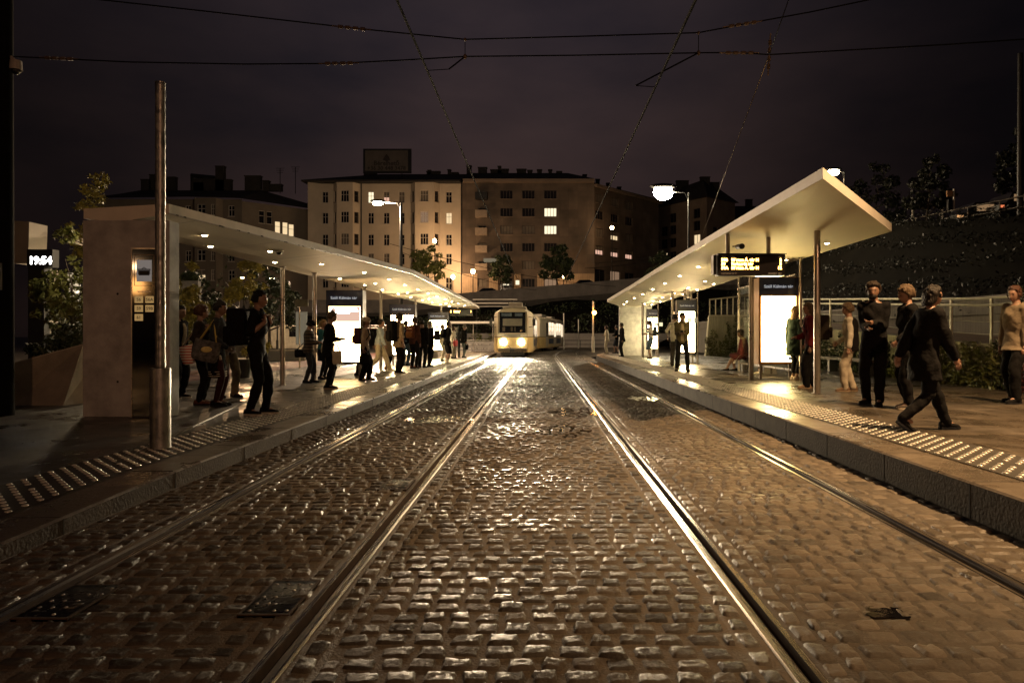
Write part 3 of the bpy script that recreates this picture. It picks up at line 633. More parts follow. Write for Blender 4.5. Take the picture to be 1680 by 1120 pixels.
# ---- line panel on the concrete end wall
t = thing('line_panel', 'black information panel with a tram pictogram and yellow line numbers on the concrete end wall', 'information panel', (-5.545, 9.6, PL))
b = MB(); b.box(-.17, .17, -.05, -.001, .02, 2.35); b.build('board', mat('black_glass_board', (.004, .004, .005), .06, var=0), t)
b = MB(); b.box(-.182, -.17, -.056, 0, .0, 2.37); b.box(.17, .182, -.056, 0, .0, 2.37); b.box(-.17, .17, -.056, 0, 2.35, 2.37); b.build('frame', steel, t)
b = MB()
for x0, x1, z0, z1 in ((-.14, .14, 2.27, 2.276), (-.14, .14, 1.84, 1.846), (-.14, -.134, 1.84, 2.276), (.134, .14, 1.84, 2.276)): b.box(x0, x1, -.053, -.0505, z0, z1)
b.build('border_line', mat('bronze_line', (.25, .18, .12), .4, .5), t)
sgn = emit('faint_white_sign', (1, .86, .78), 0.16, sample=False); b = MB(); b.box(-.105, .105, -.054, -.0505, 1.90, 2.20); so = b.build('pictogram_field', sgn, t)
b = MB(); b.box(-.075, .075, -.057, -.0545, 1.985, 2.055); b.box(-.09, .09, -.057, -.0545, 2.06, 2.075); b.box(-.085, -.078, -.057, -.0545, 2.0, 2.06); b.box(.078, .085, -.057, -.0545, 2.0, 2.06); b.box(-.03, .03, -.057, -.0545, 2.08, 2.086); b.tube([(-.03, -.056, 2.075), (0, -.056, 2.10), (.03, -.056, 2.075)], .004, n=4)
b.build('tram_pictogram', mat('sign_black', (.008, .008, .01), .5, var=0), so)
yel = emit('yellow_line_tile', (1.0, .60, .22), 0.33, sample=False); inkb = mat('sign_black', (.008, .008, .01), .5)
for i, (s, x, z) in enumerate((('56', -.075, 1.60), ('56A', .075, 1.60), ('59', -.075, 1.475), ('59B', .075, 1.475), ('61', -.075, 1.35))):
    b = MB(); b.box(x - .058, x + .058, -.054, -.0505, z, z + .095); o = b.build('line_number', yel, t); text(s, .062, inkb, 'lettering', o, upright(x, -.0545, z + .027), 0.0008, 'CENTER', bold=.001)
text('Széll Kálmán tér', .030, emit('dim_orange_text', (1, .5, .25), .25, False), 'lettering', t, upright(0, -.0545, 1.75), 0.0006, 'CENTER')

# ---- departure boards
amber = emit('amber_led', (1.0, 0.50, 0.11), 14.0); amber2 = emit('amber_led_dim', (1.0, 0.62, 0.3), 0.30, False)
def departure_board(x0, x1, Y, z0, z1, ztop, rows, lab, hang, dep=0.26):
    t = thing('departure_board', lab, 'departure board', ((x0 + x1) / 2, Y, z0), group='departure boards under the shelters'); w, h = (x1 - x0) / 2, z1 - z0
    b = MB(); b.bbox(-w, w, 0, dep, 0, h, .006); b.box(-w - .012, w + .012, -.035, dep + .035, h, h + .02); b.build('housing', black_metal, t)
    for x in hang: b = MB(); b.cone((x, dep / 2, h), (x, dep / 2, ztop(x, Y) - z0), .042, n=14); b.build('hanger', steel, t, smooth=40)
    rh = h * .175
    for f in (-1, 1):
        for i, (a_, c_, d_) in enumerate(rows):
            z = h * .69 - i * rh * 1.08; sz = rh * 1.12
            for s, x, al in ((a_, -w + .06, 'LEFT'), (c_, -w + .06 + w * .30, 'LEFT'), (d_, w - .07, 'RIGHT')):
                M = upright(x, -.003, z - sz * .05) if f < 0 else Matrix.Translation((0, dep, 0)) @ Matrix.Rotation(math.pi, 4, 'Z') @ upright(x, -.003, z - sz * .05)
                text(s, sz, amber, 'led_text', t, M, 0.001, al, bold=.0035)
    text('Széll Kálmán tér M', h * .095, amber2, 'small_print', t, upright(-w + .06, -.003, h * .075), .0005); text('BUDAPEST · BKK', h * .085, amber2, 'small_print', t, upright(w - .07, -.003, h * .075), .0005, 'RIGHT', .0005)
    text('Vonal', h * .08, amber2, 'small_print', t, upright(-w + .07, -.003, h * .88), .0005); text('Irány', h * .08, amber2, 'small_print', t, upright(-w + .06 + w * .3, -.003, h * .88), .0005); text('perc', h * .08, amber2, 'small_print', t, upright(w - .07, -.003, h * .88), .0005, 'RIGHT')
    return t
tb = departure_board(3.38, 4.66, 13.0, 2.43, 2.83, lambda x, Y: 3.24, (('59B', 'Márton Á. tér H', '2'), ('59', 'Farkasrét tér', '5'), ('59A', 'Márton Á. tér H', '12')), 'black departure board with three amber lines hanging from the right shelter', (-.42, .36))
b = MB(); b.box(.10, .56, .09, .13, -.012, -.002); b.build('tube_light', emit('board_tube_light', (1, .9, .7), 3.0), tb)
b = MB(); b.box(-.72, -.662, .04, .22, .03, .40); b.build('speaker_box', black_metal, tb)
t = thing('security_camera', 'small black camera clamped to the hanger of the departure board', 'camera', (3.68, 12.98, 2.99)); b = MB(); b.cone((-.02, 0.05, 0), (.12, 0.0, 0), .014, n=8); b.build('bracket', steel, t)
b = MB(); b.cone((.10, .12, .0), (.12, -.10, -.02), .05, .055, n=14); b.cone((.12, -.10, -.02), (.1205, -.104, -.02), .04, n=12); b.build('housing', black_metal, t, smooth=40)
departure_board(-5.75, -4.3, 43.0, 2.58, 2.98, lambda x, Y: 3.12, (('59', 'Farkasrét tér', '7'), ('61', 'Hűvösvölgy', '9')), 'small distant departure board with amber text at the far end of the left shelter', (-.2, .45))

# dome camera under the left roof
t = thing('dome_camera', 'white dome camera mounted under the left shelter roof', 'camera', (-5.2, 13.55, 2.97)); b = MB(); b.ell((0, 0, 0), .10, .10, .03, n=14); b.build('base', canopy_white, t, smooth=True)
b = MB(); b.ell((0, 0, -.03), .05, .05, .05, n=12); b.build('dome', mat('black_dome', (.01, .01, .01), .08, var=0), t, smooth=True)

# ---- steel pole in front of the left wall
t = thing('steel_pole', 'rough steel pole in a thick sleeve in front of the concrete end wall', 'pole', (-3.855, 6.92, PL))
b = MB(); b.cone((0, 0, 0), (0, 0, .81), .096, n=28); b.build('sleeve', galv, t, smooth=40)
b = MB(); zz = np.linspace(.80, 3.70, 150); b.tube([(0, 0, z) for z in zz], [.047 + .0018 * math.sin(z * 62) + .0012 * math.sin(z * 23) for z in zz], n=18); b.build('shaft', galv, t, smooth=True)
b = MB(); b.cone((0, 0, 3.69), (0, 0, 3.705), .05, n=18); b.build('cap', galv, t)
# ------------------------------------------------------------------ street lamps
LAMP_K = 1.0
def street_lamp(label, base, head, power, col, lm, r=0.10, pr=0.075, style='arm', pm=None, rad=0.12, cat='street lamp', spot=None, aim=None, gz=.55):
    """base and head in world coordinates; arm from the top of the pole to the head"""
    base, head = Vector(base), Vector(head); t = thing('street_lamp', label, cat, base, group='street lamps'); hd = head - base
    pm = pm or black_metal; b = MB()
    if style == 'arm':
        b.cone((0, 0, 0), (0, 0, hd.z + .02), pr, pr * .6, n=12); b.cone((0, 0, 0), (0, 0, 1.0), pr * 1.5, n=12); b.build('pole', pm, t, smooth=40)
        a = MB(); a.tube([(0, 0, hd.z - .5), (hd.x * .15, hd.y * .15, hd.z), (hd.x * .8, hd.y * .8, hd.z + .06)], pr * .45, n=8); a.build('arm', pm, t, smooth=True)
        d = Vector((hd.x, hd.y, 0)).normalized() if Vector((hd.x, hd.y, 0)).length > .01 else Vector((1, 0, 0)); ang = math.atan2(d.y, d.x)
        M = Matrix.Translation(hd) @ Matrix.Rotation(ang, 4, 'Z'); h = MB(); h.ell((0, 0, max(.05, r * gz * .8)), r * 2.4, r * 1.15, r * .5, M=None, n=12); ho = h.build('lamp_head', pm, t, smooth=True, M=M)
        g = MB(); g.ell((0, 0, 0), r * 1.7, r * .95, r * gz, n=12); g.build('lamp_glass', lm, t, smooth=True, M=M)
    else:
        b.cone((0, 0, 0), (0, 0, hd.z), pr, pr * .8, n=10); b.cone((0, 0, 0), (0, 0, .7), pr * 1.6, pr * 1.4, n=10); b.build('pole', pm, t, smooth=40)
        g = MB(); g.ell((0, 0, hd.z + r * .8), r, r, r * 1.1, n=12); g.build('lamp_globe', lm, t, smooth=True)
        c = MB(); c.cone((0, 0, hd.z + r * 1.7), (0, 0, hd.z + r * 2.1), r * .8, r * .2, n=10); c.build('lamp_cap', pm, t)
    L = lamp('lamp_light', 'POINT' if not spot else 'SPOT', (hd.x, hd.y, hd.z - r * 1.3 if style == 'arm' else hd.z + r * 3.2), power * LAMP_K, col, t, rad, spot=spot, blend=1.0)
    if aim is not None: L.rotation_euler = (Vector(aim) - head).to_track_quat('-Z', 'Y').to_euler()
    return t
WARM, AMB, WHITE = (1.0, 0.64, 0.32), (1.0, 0.58, 0.28), (1.0, 0.80, 0.52)
street_lamp('tall dark street lamp with a bright white head behind the right shelter', (9.75, 45, .1), at(1088, 316, 45), 16000, WHITE, emit('flood_lamp_glass', (1, .84, .55), 300), r=.38, pr=.10, gz=1.35, spot=105, aim=(-2, 36, 0))
street_lamp('dark street lamp with one arm rising above the left shelter roof', (at(658, 335, 50).x, 50, .1), at(620, 333, 50), 14000, (1.0, .72, .46), white_lamp, r=.24, pr=.16, gz=.8)
street_lamp('street lamp shining just above the corner of the right shelter roof', (at(1385, 0, 40).x, 40, 7.5), at(1368, 282, 40), 120, WARM, white_lamp, r=.20, gz=1.0)
street_lamp('small globe lamp in front of the pale bay window on the upper street', (at(713, 0, 104).x, 104, 6.5), at(713, 398, 104), 700, AMB, sodium_lamp, r=.3, style='globe')
street_lamp('small globe lamp low beside the last window of the pale house', (at(743, 0, 106).x, 106, 6.8), at(743, 457, 106), 1700, AMB, sodium_lamp, r=.3, style='globe')
street_lamp('globe lamp on a dark post before the balcony column of the stone house', (at(776, 0, 98).x, 98, 5.6), at(776, 448, 98), 550, AMB, sodium_lamp, r=.3, style='globe')
street_lamp('globe lamp on a thin pole before the dark corner wing', (at(1004, 0, 106).x, 106, 8.6), at(1001, 376, 106), 260, AMB, sodium_lamp, r=.28, style='globe')
street_lamp('globe lamp hidden low at the foot of the stone house', (3.5, 104, 8.2), (3.5, 106.5, 10.2), 350, AMB, sodium_lamp, r=.28, style='globe')
street_lamp('low lamp between the trees seen under the left roof', (at(330, 0, 40).x, 40, .06), at(321, 463, 40), 900, WARM, white_lamp, r=.10, pr=.05)
street_lamp('second low lamp beside the dark tree under the left roof', (at(455, 0, 42).x, 42, .06), at(446, 457, 42), 900, WARM, white_lamp, r=.10, pr=.05)
street_lamp('low lamp at the back of the plaza behind the left shelter', (-26.5, 60, .06), (-26.0, 59.5, 6.4), 2500, AMB, sodium_lamp, r=.12)
street_lamp('tall plaza lamp beside the right platform above the viewer', (9.6, 4.9, .25), (7.6, 5.2, 10.0), 16500, (1.0, 0.61, 0.28), sodium_lamp, r=.16, pr=.11, rad=0.09, spot=78, aim=(5.4, 7.2, 0))
street_lamp('street lamp on the plaza behind the viewer', (6.6, -12.5, .06), (5.2, -12.0, 7.0), 2450, (1.0, 0.50, 0.25), sodium_lamp, r=.14, pr=.09)

street_lamp('sodium globe lamp far behind the viewer on the plaza', (-17.5, -10.4, .06), (-17.5, -10.4, 3.2), 160, AMB, emit('sodium_globe', (1, .45, .12), 45), r=.34, style='globe')
street_lamp('low plaza lamp hidden behind the concrete end wall among the trees', (-9.6, 14.6, .06), (-9.2, 14.6, 3.55), 45, (1.0, .74, .42), white_lamp, r=.09, pr=.05)
# orange signal post and bollard base at the end of the right platform
t = thing('signal_post', 'white post with a glowing orange signal lamp at the end of the right platform', 'signal post', (at(973, 0, 44).x, 44, PR))
white_post = mat('white_painted_steel', (.62, .58, .5), .45, var=.15)
b = MB(); b.cone((0, 0, 0), (0, 0, 1.05), .10, .085, n=14); b.cone((0, 0, 1.05), (0, 0, 3.3), .055, n=12); b.build('post', white_post, t, smooth=40)
g = MB(); g.ell((.07, -.12, 2.55), .14, .09, .14, n=12); g.build('signal_lens', emit('orange_signal', (1, .33, .05), 40), t, smooth=True)
g = MB(); g.bbox(-.05, .19, -.06, .06, 2.4, 2.7, .02); g.build('signal_housing', black_metal, t)
lamp('signal_light', 'POINT', (.07, -.25, 2.55), 60, (1, .36, .06), t, .08)

# ------------------------------------------------------------------ masts and overhead wires
t = thing('overhead_wire_mast', 'black mast at the left edge of the photograph with a dome camera', 'mast', (-8.09, 10.3, .06))
b = MB(); b.cone((0, 0, 0), (0, 0, 9.5), .125, .10, n=16); b.build('shaft', mat('black_mast_paint', (.004, .004, .004), .8, .0, spec=.05), t, smooth=40)
b = MB(); b.box(-.15, .06, -.16, -.12, 1.9, 2.3); b.build('notice_plate', mat('grey_plate', (.06, .055, .05), .5), t)
b = MB(); b.cone((.1, 0, 5.42), (.22, -.02, 5.30), .03, n=8); b.cone((.19, -.02, 5.36), (.19, -.02, 5.22), .075, .085, n=14); b.build('camera_housing', mat('camera_grey', (.25, .22, .2), .5), t, smooth=40)
b = MB(); b.ell((.19, -.02, 5.21), .062, .062, .06, n=12); b.build('camera_dome', mat('black_dome', (.01, .01, .01), .08), t, smooth=True)
t = thing('lamp_mast', 'tall dark mast cut by the right edge of the photograph', 'mast', (at(1674, 0, 30).x, 30, 5.5)); b = MB(); b.cone((0, 0, 0), (0, 0, 8.2), .14, .10, n=14); b.build('shaft', dark_metal, t, smooth=40)
wire_m = mat('overhead_wire', (.002, .002, .002), .8, 0, var=.1, spec=.1); ins_m = mat('brown_insulator', (.10, .07, .05), .3, .2)
def sag(p, q, s, n=14): return [Vector(p).lerp(Vector(q), i / n) - Vector((0, 0, s * 4 * (i / n) * (1 - i / n))) for i in range(n + 1)]
def wire(label, pts, r=.009, ins=(), m=None):
    t = thing('overhead_wire', label, 'overhead wire', pts[0]); b = MB(); b.tube([Vector(p) - Vector(pts[0]) for p in pts], r, n=6); b.build('cable', m or wire_m, t, smooth=True)
    for p, d in ins:
        p, d = Vector(p) - Vector(pts[0]), Vector(d).normalized(); c = MB()
        for s in (-.17, -.06, .06, .17): c.cone(p + d * (s - .035), p + d * (s + .035), .026, n=10)
        c.cone(p - d * .3, p + d * .3, .011, n=6); c.build('insulator', ins_m, t)
    return t
YSP = 10.3
P = lambda x, y: at(x, y, YSP)
low = [P(-40, 89), P(20, 93), P(210, 102), P(400, 105.5), P(550, 104.5), P(660, 99), P(763, 93), P(950, 91), P(1146, 87), P(1210, 86.5), P(1262, 90), P(1400, 82), P(1560, 73), P(1690, 64)]
upp = [P(100, -10), P(165, 0), P(330, 18), P(575, 46), P(763, 65), P(950, 60), P(1146, 54), P(1215, 41), P(1330, 20), P(1440, -3), P(1480, -14)]
wire('lower cross span wire over both tracks, fixed to the black mast on the left', low, .010, [(P(97, 96), (1, 0, -.05)), (P(556, 104), (1, 0, .02)), (P(1213, 87), (1, 0, 0))])
wire('upper cross span wire over both tracks', upp, .010, [(P(577, 46), (1, 0, -.1)), (P(1218, 40), (1, 0, .16))])
for i, (ax, ay, Xc, zc, lab) in enumerate(((763, 93, -1.72, 5.30, 'contact wire over the left track running to the rooftops'), (1146, 87, 1.74, 5.05, 'contact wire over the right track running to the corner house'))):
    pts = [Vector((Xc, y, zc + (0.002 * (y - 10)) )) + Vector((bend(y), 0, 0)) for y in np.linspace(-4, 50, 20)]
    wire(lab, pts, .017)
    q = P(ax, ay); c = Vector((Xc, YSP + .05, zc))
    t = thing('steady_arm', 'steady arm and hanger holding the %s contact wire' % ('left' if i == 0 else 'right'), 'steady arm', q, group='steady arms')
    b = MB(); b.cone((0, 0, 0), c - q + Vector(((.33 if i == 0 else -.30), 0, -.0 + .02)), .012, n=8); b.cone(c - q + Vector(((.33 if i == 0 else -.30), 0, .02)), c - q, .006, n=6); b.build('arm', wire_m, t)
    u = P(ax, 65 if i == 0 else 54); b = MB(); b.cone((0, 0, 0), u - q, .006, n=6); b.build('hanger', wire_m, t)
    b = MB(); b.ell((0, 0, 0), .03, .03, .04, n=8); b.ell(u - q, .025, n=8); b.build('clamp', ins_m, t)
ga, gb = P(1262, 90), at(1150, 392, 60)
wire('pale stay wire slanting from the span wire down behind the right roof', [ga, ga.lerp(gb, .5), gb], .008, [(ga, (0, .2, -1))], m=mat('pale_wire', (.30, .27, .22), .35, .7, var=.1))
wire('stay wire running up out of the picture from the span clamp', [ga, at(1296, -6, 8.0)], .006)
for i, (p, q, s, lab) in enumerate(((at(640, 400, 60), at(1010, 470, 75), .6, 'lower slack cable crossing before the stone house'), (at(655, 412, 60), at(880, 476, 74), .5, 'short slack cable crossing before the pale house'),
                                    (at(975, 432, 70), at(1200, 399, 50), .2, 'upper bright cable behind the right shelter roof'), (at(960, 440, 70), at(1210, 402, 50), .3, 'lower bright cable behind the right shelter roof'))):
    wire(lab, sag(p, q, s), .022)

# ------------------------------------------------------------------ upper street, bank, retaining walls
soil = mat('dark_bank_soil', (.007, .006, .004), .95, spec=.1, var=.5, scale=.6, bump=.6, bscale=6)
def upz(x): return 6.15 + (x + 12.6) * (8.6 - 6.15) / 28.6            # the upper street climbs to the right
xs = np.linspace(-70, 70, 57); b = MB(); vs = []
for x in xs: zz = upz(min(max(x, -22), 24)); vs += [(x, 96, zz), (x, 180, zz + 1.5)]
b.add(vs, [(2 * i, 2 * i + 2, 2 * i + 3, 2 * i + 1) for i in range(56)]); struct(b.build('upper_street', asphalt))
t = thing('retaining_wall', 'long pale parapet and dark retaining wall that carries the upper street', 'retaining wall', (0, 95.7, 0)); b = MB(); c = MB()
for i in range(56):
    z0, z1 = upz(min(max(xs[i], -22), 24)), upz(min(max(xs[i + 1], -22), 24)); y0, y1 = -.3, .0
    vs = [(xs[i], y0, z0 + 1.05), (xs[i + 1], y0, z1 + 1.05), (xs[i + 1], y1, z1 + 1.05), (xs[i], y1, z0 + 1.05), (xs[i], y0, z0 - .75), (xs[i + 1], y0, z1 - .75), (xs[i + 1], y1, z1 - .75), (xs[i], y1, z0 - .75)]
    b.add(vs, [(3, 2, 1, 0), (0, 1, 5, 4), (2, 3, 7, 6), (4, 5, 6, 7)])
    c.add([(xs[i], -.08, z0 - .74), (xs[i + 1], -.08, z1 - .74), (xs[i + 1], -.08, 0), (xs[i], -.08, 0)], [(0, 1, 2, 3)])
b.build('parapet', mat('parapet_concrete', (.14, .125, .115), .8, var=.3, scale=.7), t); c.build('wall_face', mat('dark_old_wall', (.05, .045, .04), .9, var=.5, scale=.5), t)
b = MB(); n = 40; gx = np.linspace(-60, 60, n); gy = np.linspace(82, 95.4, 8); vs = []
for y in gy:
    for x in gx:
        w = (y - 82) / 13.4; vs.append((x, y, .2 + w * (upz(min(max(x, -22), 24)) - 1.6) + random.uniform(-.25, .25) * w))
b.add(vs, [(j * n + i, j * n + i + 1, (j + 1) * n + i + 1, (j + 1) * n + i) for j in range(7) for i in range(n - 1)]); struct(b.build('bank', soil, smooth=True))

def leaves(centres, radii, count, size, flat=1.0, up=0.4):
    """numpy leaf quads scattered in ellipsoid clumps"""
    centres = np.array(centres, float); radii = np.array(radii, float); k = len(centres); w = radii.prod(1) ** (2 / 3); idx = rng.choice(k, count, p=w / w.sum())
    d = rng.normal(size=(count, 3)); d /= np.linalg.norm(d, axis=1, keepdims=True); r = rng.uniform(0.35, 1.0, (count, 1)) ** 0.6
    c = centres[idx] + d * r * radii[idx]; nrm = d * .6 + rng.normal(size=(count, 3)) * .8 + np.array([0, 0, up]); nrm /= np.linalg.norm(nrm, axis=1, keepdims=True)
    a = np.cross(nrm, rng.normal(size=(count, 3))); a /= np.linalg.norm(a, axis=1, keepdims=True); b_ = np.cross(nrm, a); s = rng.uniform(.6, 1.35, (count, 1)) * size
    V = np.stack([c - a * s, c + b_ * s * .42 - a * s * .1, c + a * s, c - b_ * s * .42 - a * s * .1], 1).reshape(-1, 3); Q = np.arange(count * 4).reshape(-1, 4); return V, Q
def tree(label, base, h, cr, lm, count, size, name='tree', tr=.12, clear=.35, clumps=26, lean=(0, 0), group=None, squash=1.0, limbs=7, cat='tree'):
    base = Vector(base); t = thing(name, label, cat, base, group=group); b = MB(); top = Vector((lean[0], lean[1], h * .82))
    pts = [top * f + Vector((random.gauss(0, .02) * h * (f > 0), random.gauss(0, .02) * h * (f > 0), 0)) for f in (0, .2, .4, .6, .8, 1)]; pts[0] = Vector((0, 0, 0)); b.tube(pts, [tr, tr * .85, tr * .7, tr * .5, tr * .3, tr * .12], n=9)
    cs, rs = [], []
    for i in range(limbs):
        f = clear + (1 - clear) * .75 * i / limbs; s0 = top * f; a = i * 2.4 + random.random(); l = cr * random.uniform(.6, .95) * (1 - .45 * max(0, f - .45)); e_ = s0 + Vector((math.cos(a) * l, math.sin(a) * l, h * random.uniform(.06, .16)))
        b.tube([s0, s0.lerp(e_, .5) + Vector((0, 0, h * .02)), e_], [tr * .42, tr * .28, tr * .1], n=6); cs.append(e_); rs.append(cr * random.uniform(.26, .4))
    b.build('trunk', bark, t, smooth=True)
    for i in range(clumps):
        a = random.uniform(0, 6.28); f = random.uniform(clear + .02, 1.0); w = math.sin(max(.12, min(1, (f - clear) / (1 - clear) * .85 + .12)) * math.pi) ** .7; q = random.uniform(.1, 1) ** .6 * cr * w
        cs.append(Vector((lean[0] * f + math.cos(a) * q, lean[1] * f + math.sin(a) * q, f * h))); rs.append(cr * random.uniform(.14, .32))
    V, Q = leaves([tuple(c) for c in cs], [(r, r, r * .8 * squash) for r in rs], count, size); np_mesh('crown', V, Q, lm, t); return t
TG = 'trees on the plaza'
tree('olive tree between the station building and the concrete end wall', (at(119, 0, 15).x, 15, .06), 3.55, .85, leaf_lit, 2600, .075, tr=.05, group=TG, clear=.3)
tree('tree top showing above the left corner of the concrete wall', (at(160, 0, 19).x, 19, .06), 5.6, .75, leaf_yellow, 1500, .08, tr=.08, group=TG, clear=.55)
tree('lit yellow green sapling just right of the steel pole', (at(300, 0, 20).x, 20, .06), 3.6, .62, leaf_yellow, 2200, .085, tr=.035, group=TG, clear=.2)
tree('dark round tree behind the low lamp under the left roof', (at(318, 0, 34).x, 34, .06), 4.3, 1.35, leaf_dark, 2400, .12, tr=.10, group=TG)
tree('bare limbed tree beside the yellow green sapling', (at(382, 0, 30).x, 30, .06), 5.2, .8, leaf_dark, 120, .10, tr=.07, group=TG, clear=.25, limbs=11)
tree('tall yellow green sapling behind the man with the backpack', (at(404, 0, 22).x, 22, .06), 4.0, .75, leaf_yellow, 2600, .085, tr=.04, group=TG, clear=.15)
tree('dark leafy tree beside the second low lamp', (at(440, 0, 36).x, 36, .06), 5.2, 1.5, leaf_dark, 2600, .13, tr=.10, group=TG)
tree('small lit tree behind the crowd near the first lit totem', (at(352, 0, 24).x, 24, .06), 2.4, .6, leaf_lit, 1300, .08, tr=.03, group=TG, clear=.1)
UG = 'street trees before the houses'
tree('round yellowish street tree before the right bay of the pale house', (at(700, 0, 100).x, 100, upz(-16)), 8.6, 2.6, leaf_lit, 2600, .27, tr=.16, group=UG, clear=.5)
tree('narrow dark street tree before the door of the stone house', (at(823, 0, 100).x, 100, upz(-5.7)), 6.6, 1.7, leaf_dark, 2000, .26, tr=.13, group=UG, clear=.42)
tree('broad dark street tree before the stone house', (at(915, 0, 100).x, 100, upz(2.5)), 6.9, 2.6, leaf_dark, 3200, .28, tr=.13, group=UG, clear=.36)
tree('dark tree behind the cables at the third house', (at(1085, 0, 95).x, 95, 4), 9, 2.6, leaf_dark, 2200, .3, tr=.14, group=UG)

# cars parked behind the parapet
def car(label, x, y, z, rz, col):
    t = thing('parked_car', label, 'car', (x, y, z), rz, group='cars parked on the upper street'); m = mat('car_paint_%s' % col[0], col[1], .25, .2, var=.05, coat=.5)
    prof = [(-2.15, .35), (-2.2, .62), (-2.05, .86), (-1.35, .95), (-.75, 1.42), (.65, 1.46), (1.55, .98), (2.1, .86), (2.2, .6), (2.15, .35)]
    b = MB(); vs = [(p[0], -.86 + (.14 if p[1] > 1.2 else 0), p[1]) for p in prof] + [(p[0], .86 - (.14 if p[1] > 1.2 else 0), p[1]) for p in prof]; n = len(prof)
    b.add(vs, [tuple(range(n))[::-1], tuple(range(n, 2 * n))] + [(i, (i + 1) % n, n + (i + 1) % n, n + i) for i in range(n)]); b.build('body', m, t, smooth=30)
    w = MB(); w.add([(-1.25, -.865, .98), (1.35, -.865, .98), (.62, -.735, 1.40), (-.72, -.735, 1.37)], [(0, 1, 2, 3)]); w.build('window', mat('car_glass', (.01, .01, .012), .08), t)
    for sx in (-1.35, 1.35):
        for sy in (-.8, .8): k = MB(); k.cone((sx, sy - .1, .32), (sx, sy + .1, .32), .32, n=16); k.build('wheel', mat('tyre', (.012, .012, .012), .8), t)
car('dark car parked before the ground floor of the stone house', at(800, 0, 97.5).x, 97.5, upz(-7.6) + .12, R(6), ('dark', (.02, .02, .023)))
car('dark car at the corner of the stone house behind the parapet', at(958, 0, 97.5).x, 97.5, upz(6.2) + .1, R(6), ('black', (.012, .012, .013)))

# ------------------------------------------------------------------ houses
plaster_p = mat('pale_ochre_plaster', (.46, .39, .31), .85, var=.13, scale=.35, bump=.15, bscale=8)
plaster_b = mat('grey_stone_cladding', (.17, .125, .095), .75, var=.25, scale=.3, bump=.1)
def cladding():
    m = bpy.data.materials.new('stone_panels'); m.use_nodes = True; n, l = m.node_tree.nodes, m.node_tree.links; b = n['Principled BSDF']; tc = n.new('ShaderNodeTexCoord')
    mp = n.new('ShaderNodeMapping'); mp.inputs['Rotation'].default_value = (R(90), 0, 0); l.new(tc.outputs['Object'], mp.inputs[0]); br = n.new('ShaderNodeTexBrick'); l.new(mp.outputs[0], br.inputs['Vector'])
    br.offset = 0; br.inputs['Scale'].default_value = 1; br.inputs['Brick Width'].default_value = 1.5; br.inputs['Row Height'].default_value = 1.45; br.inputs['Mortar Size'].default_value = .012
    br.inputs['Color1'].default_value = (.085, .062, .047, 1); br.inputs['Color2'].default_value = (.12, .088, .066, 1); br.inputs['Mortar'].default_value = (.05, .037, .028, 1); br.inputs['Bias'].default_value = -.2
    nz = n.new('ShaderNodeTexNoise'); nz.inputs['Scale'].default_value = .45; nz.inputs['Detail'].default_value = 8; l.new(tc.outputs['Object'], nz.inputs['Vector']); mr = n.new('ShaderNodeMapRange'); mr.inputs[1].default_value = .3; mr.inputs[2].default_value = .7; mr.inputs[3].default_value = .6; mr.inputs[4].default_value = 1.3; l.new(nz.outputs[0], mr.inputs[0])
    x = n.new('ShaderNodeMix'); x.data_type = 'RGBA'; x.blend_type = 'MULTIPLY'; x.inputs[0].default_value = 1; l.new(br.outputs[0], x.inputs[6]); l.new(mr.outputs[0], x.inputs[7]); l.new(x.outputs[2], b.inputs['Base Color']); b.inputs['Roughness'].default_value = .7; return m
stone = cladding(); roof_m = mat('dark_roof_tiles', (.018, .015, .014), .85, var=.4, scale=1.5, bump=.5, bscale=6)
frame_w = mat('white_window_frame', (.42, .38, .33), .5, var=.1); frame_b = mat('brown_window_frame', (.045, .032, .024), .6, var=.1); reveal_d = frame_b
pane_d = mat('dark_window_pane', (.012, .011, .012), .12, var=.3, scale=.6); pane_b = mat('drawn_blind', (.12, .10, .082), .7, var=.2)
lit_a = emit('lit_room', (1.0, .74, .42), .95, False); lit_b = emit('lit_curtain_pink', (1.0, .58, .42), .8, False); lit_c = emit('dim_room', (1.0, .62, .38), .22, False); lit_d = emit('bright_room', (1.0, .86, .58), 1.25, False)
PK = {'d': pane_d, 'b': pane_b, 'l': lit_a, 'p': lit_b, 'm': lit_c, 'L': lit_d}
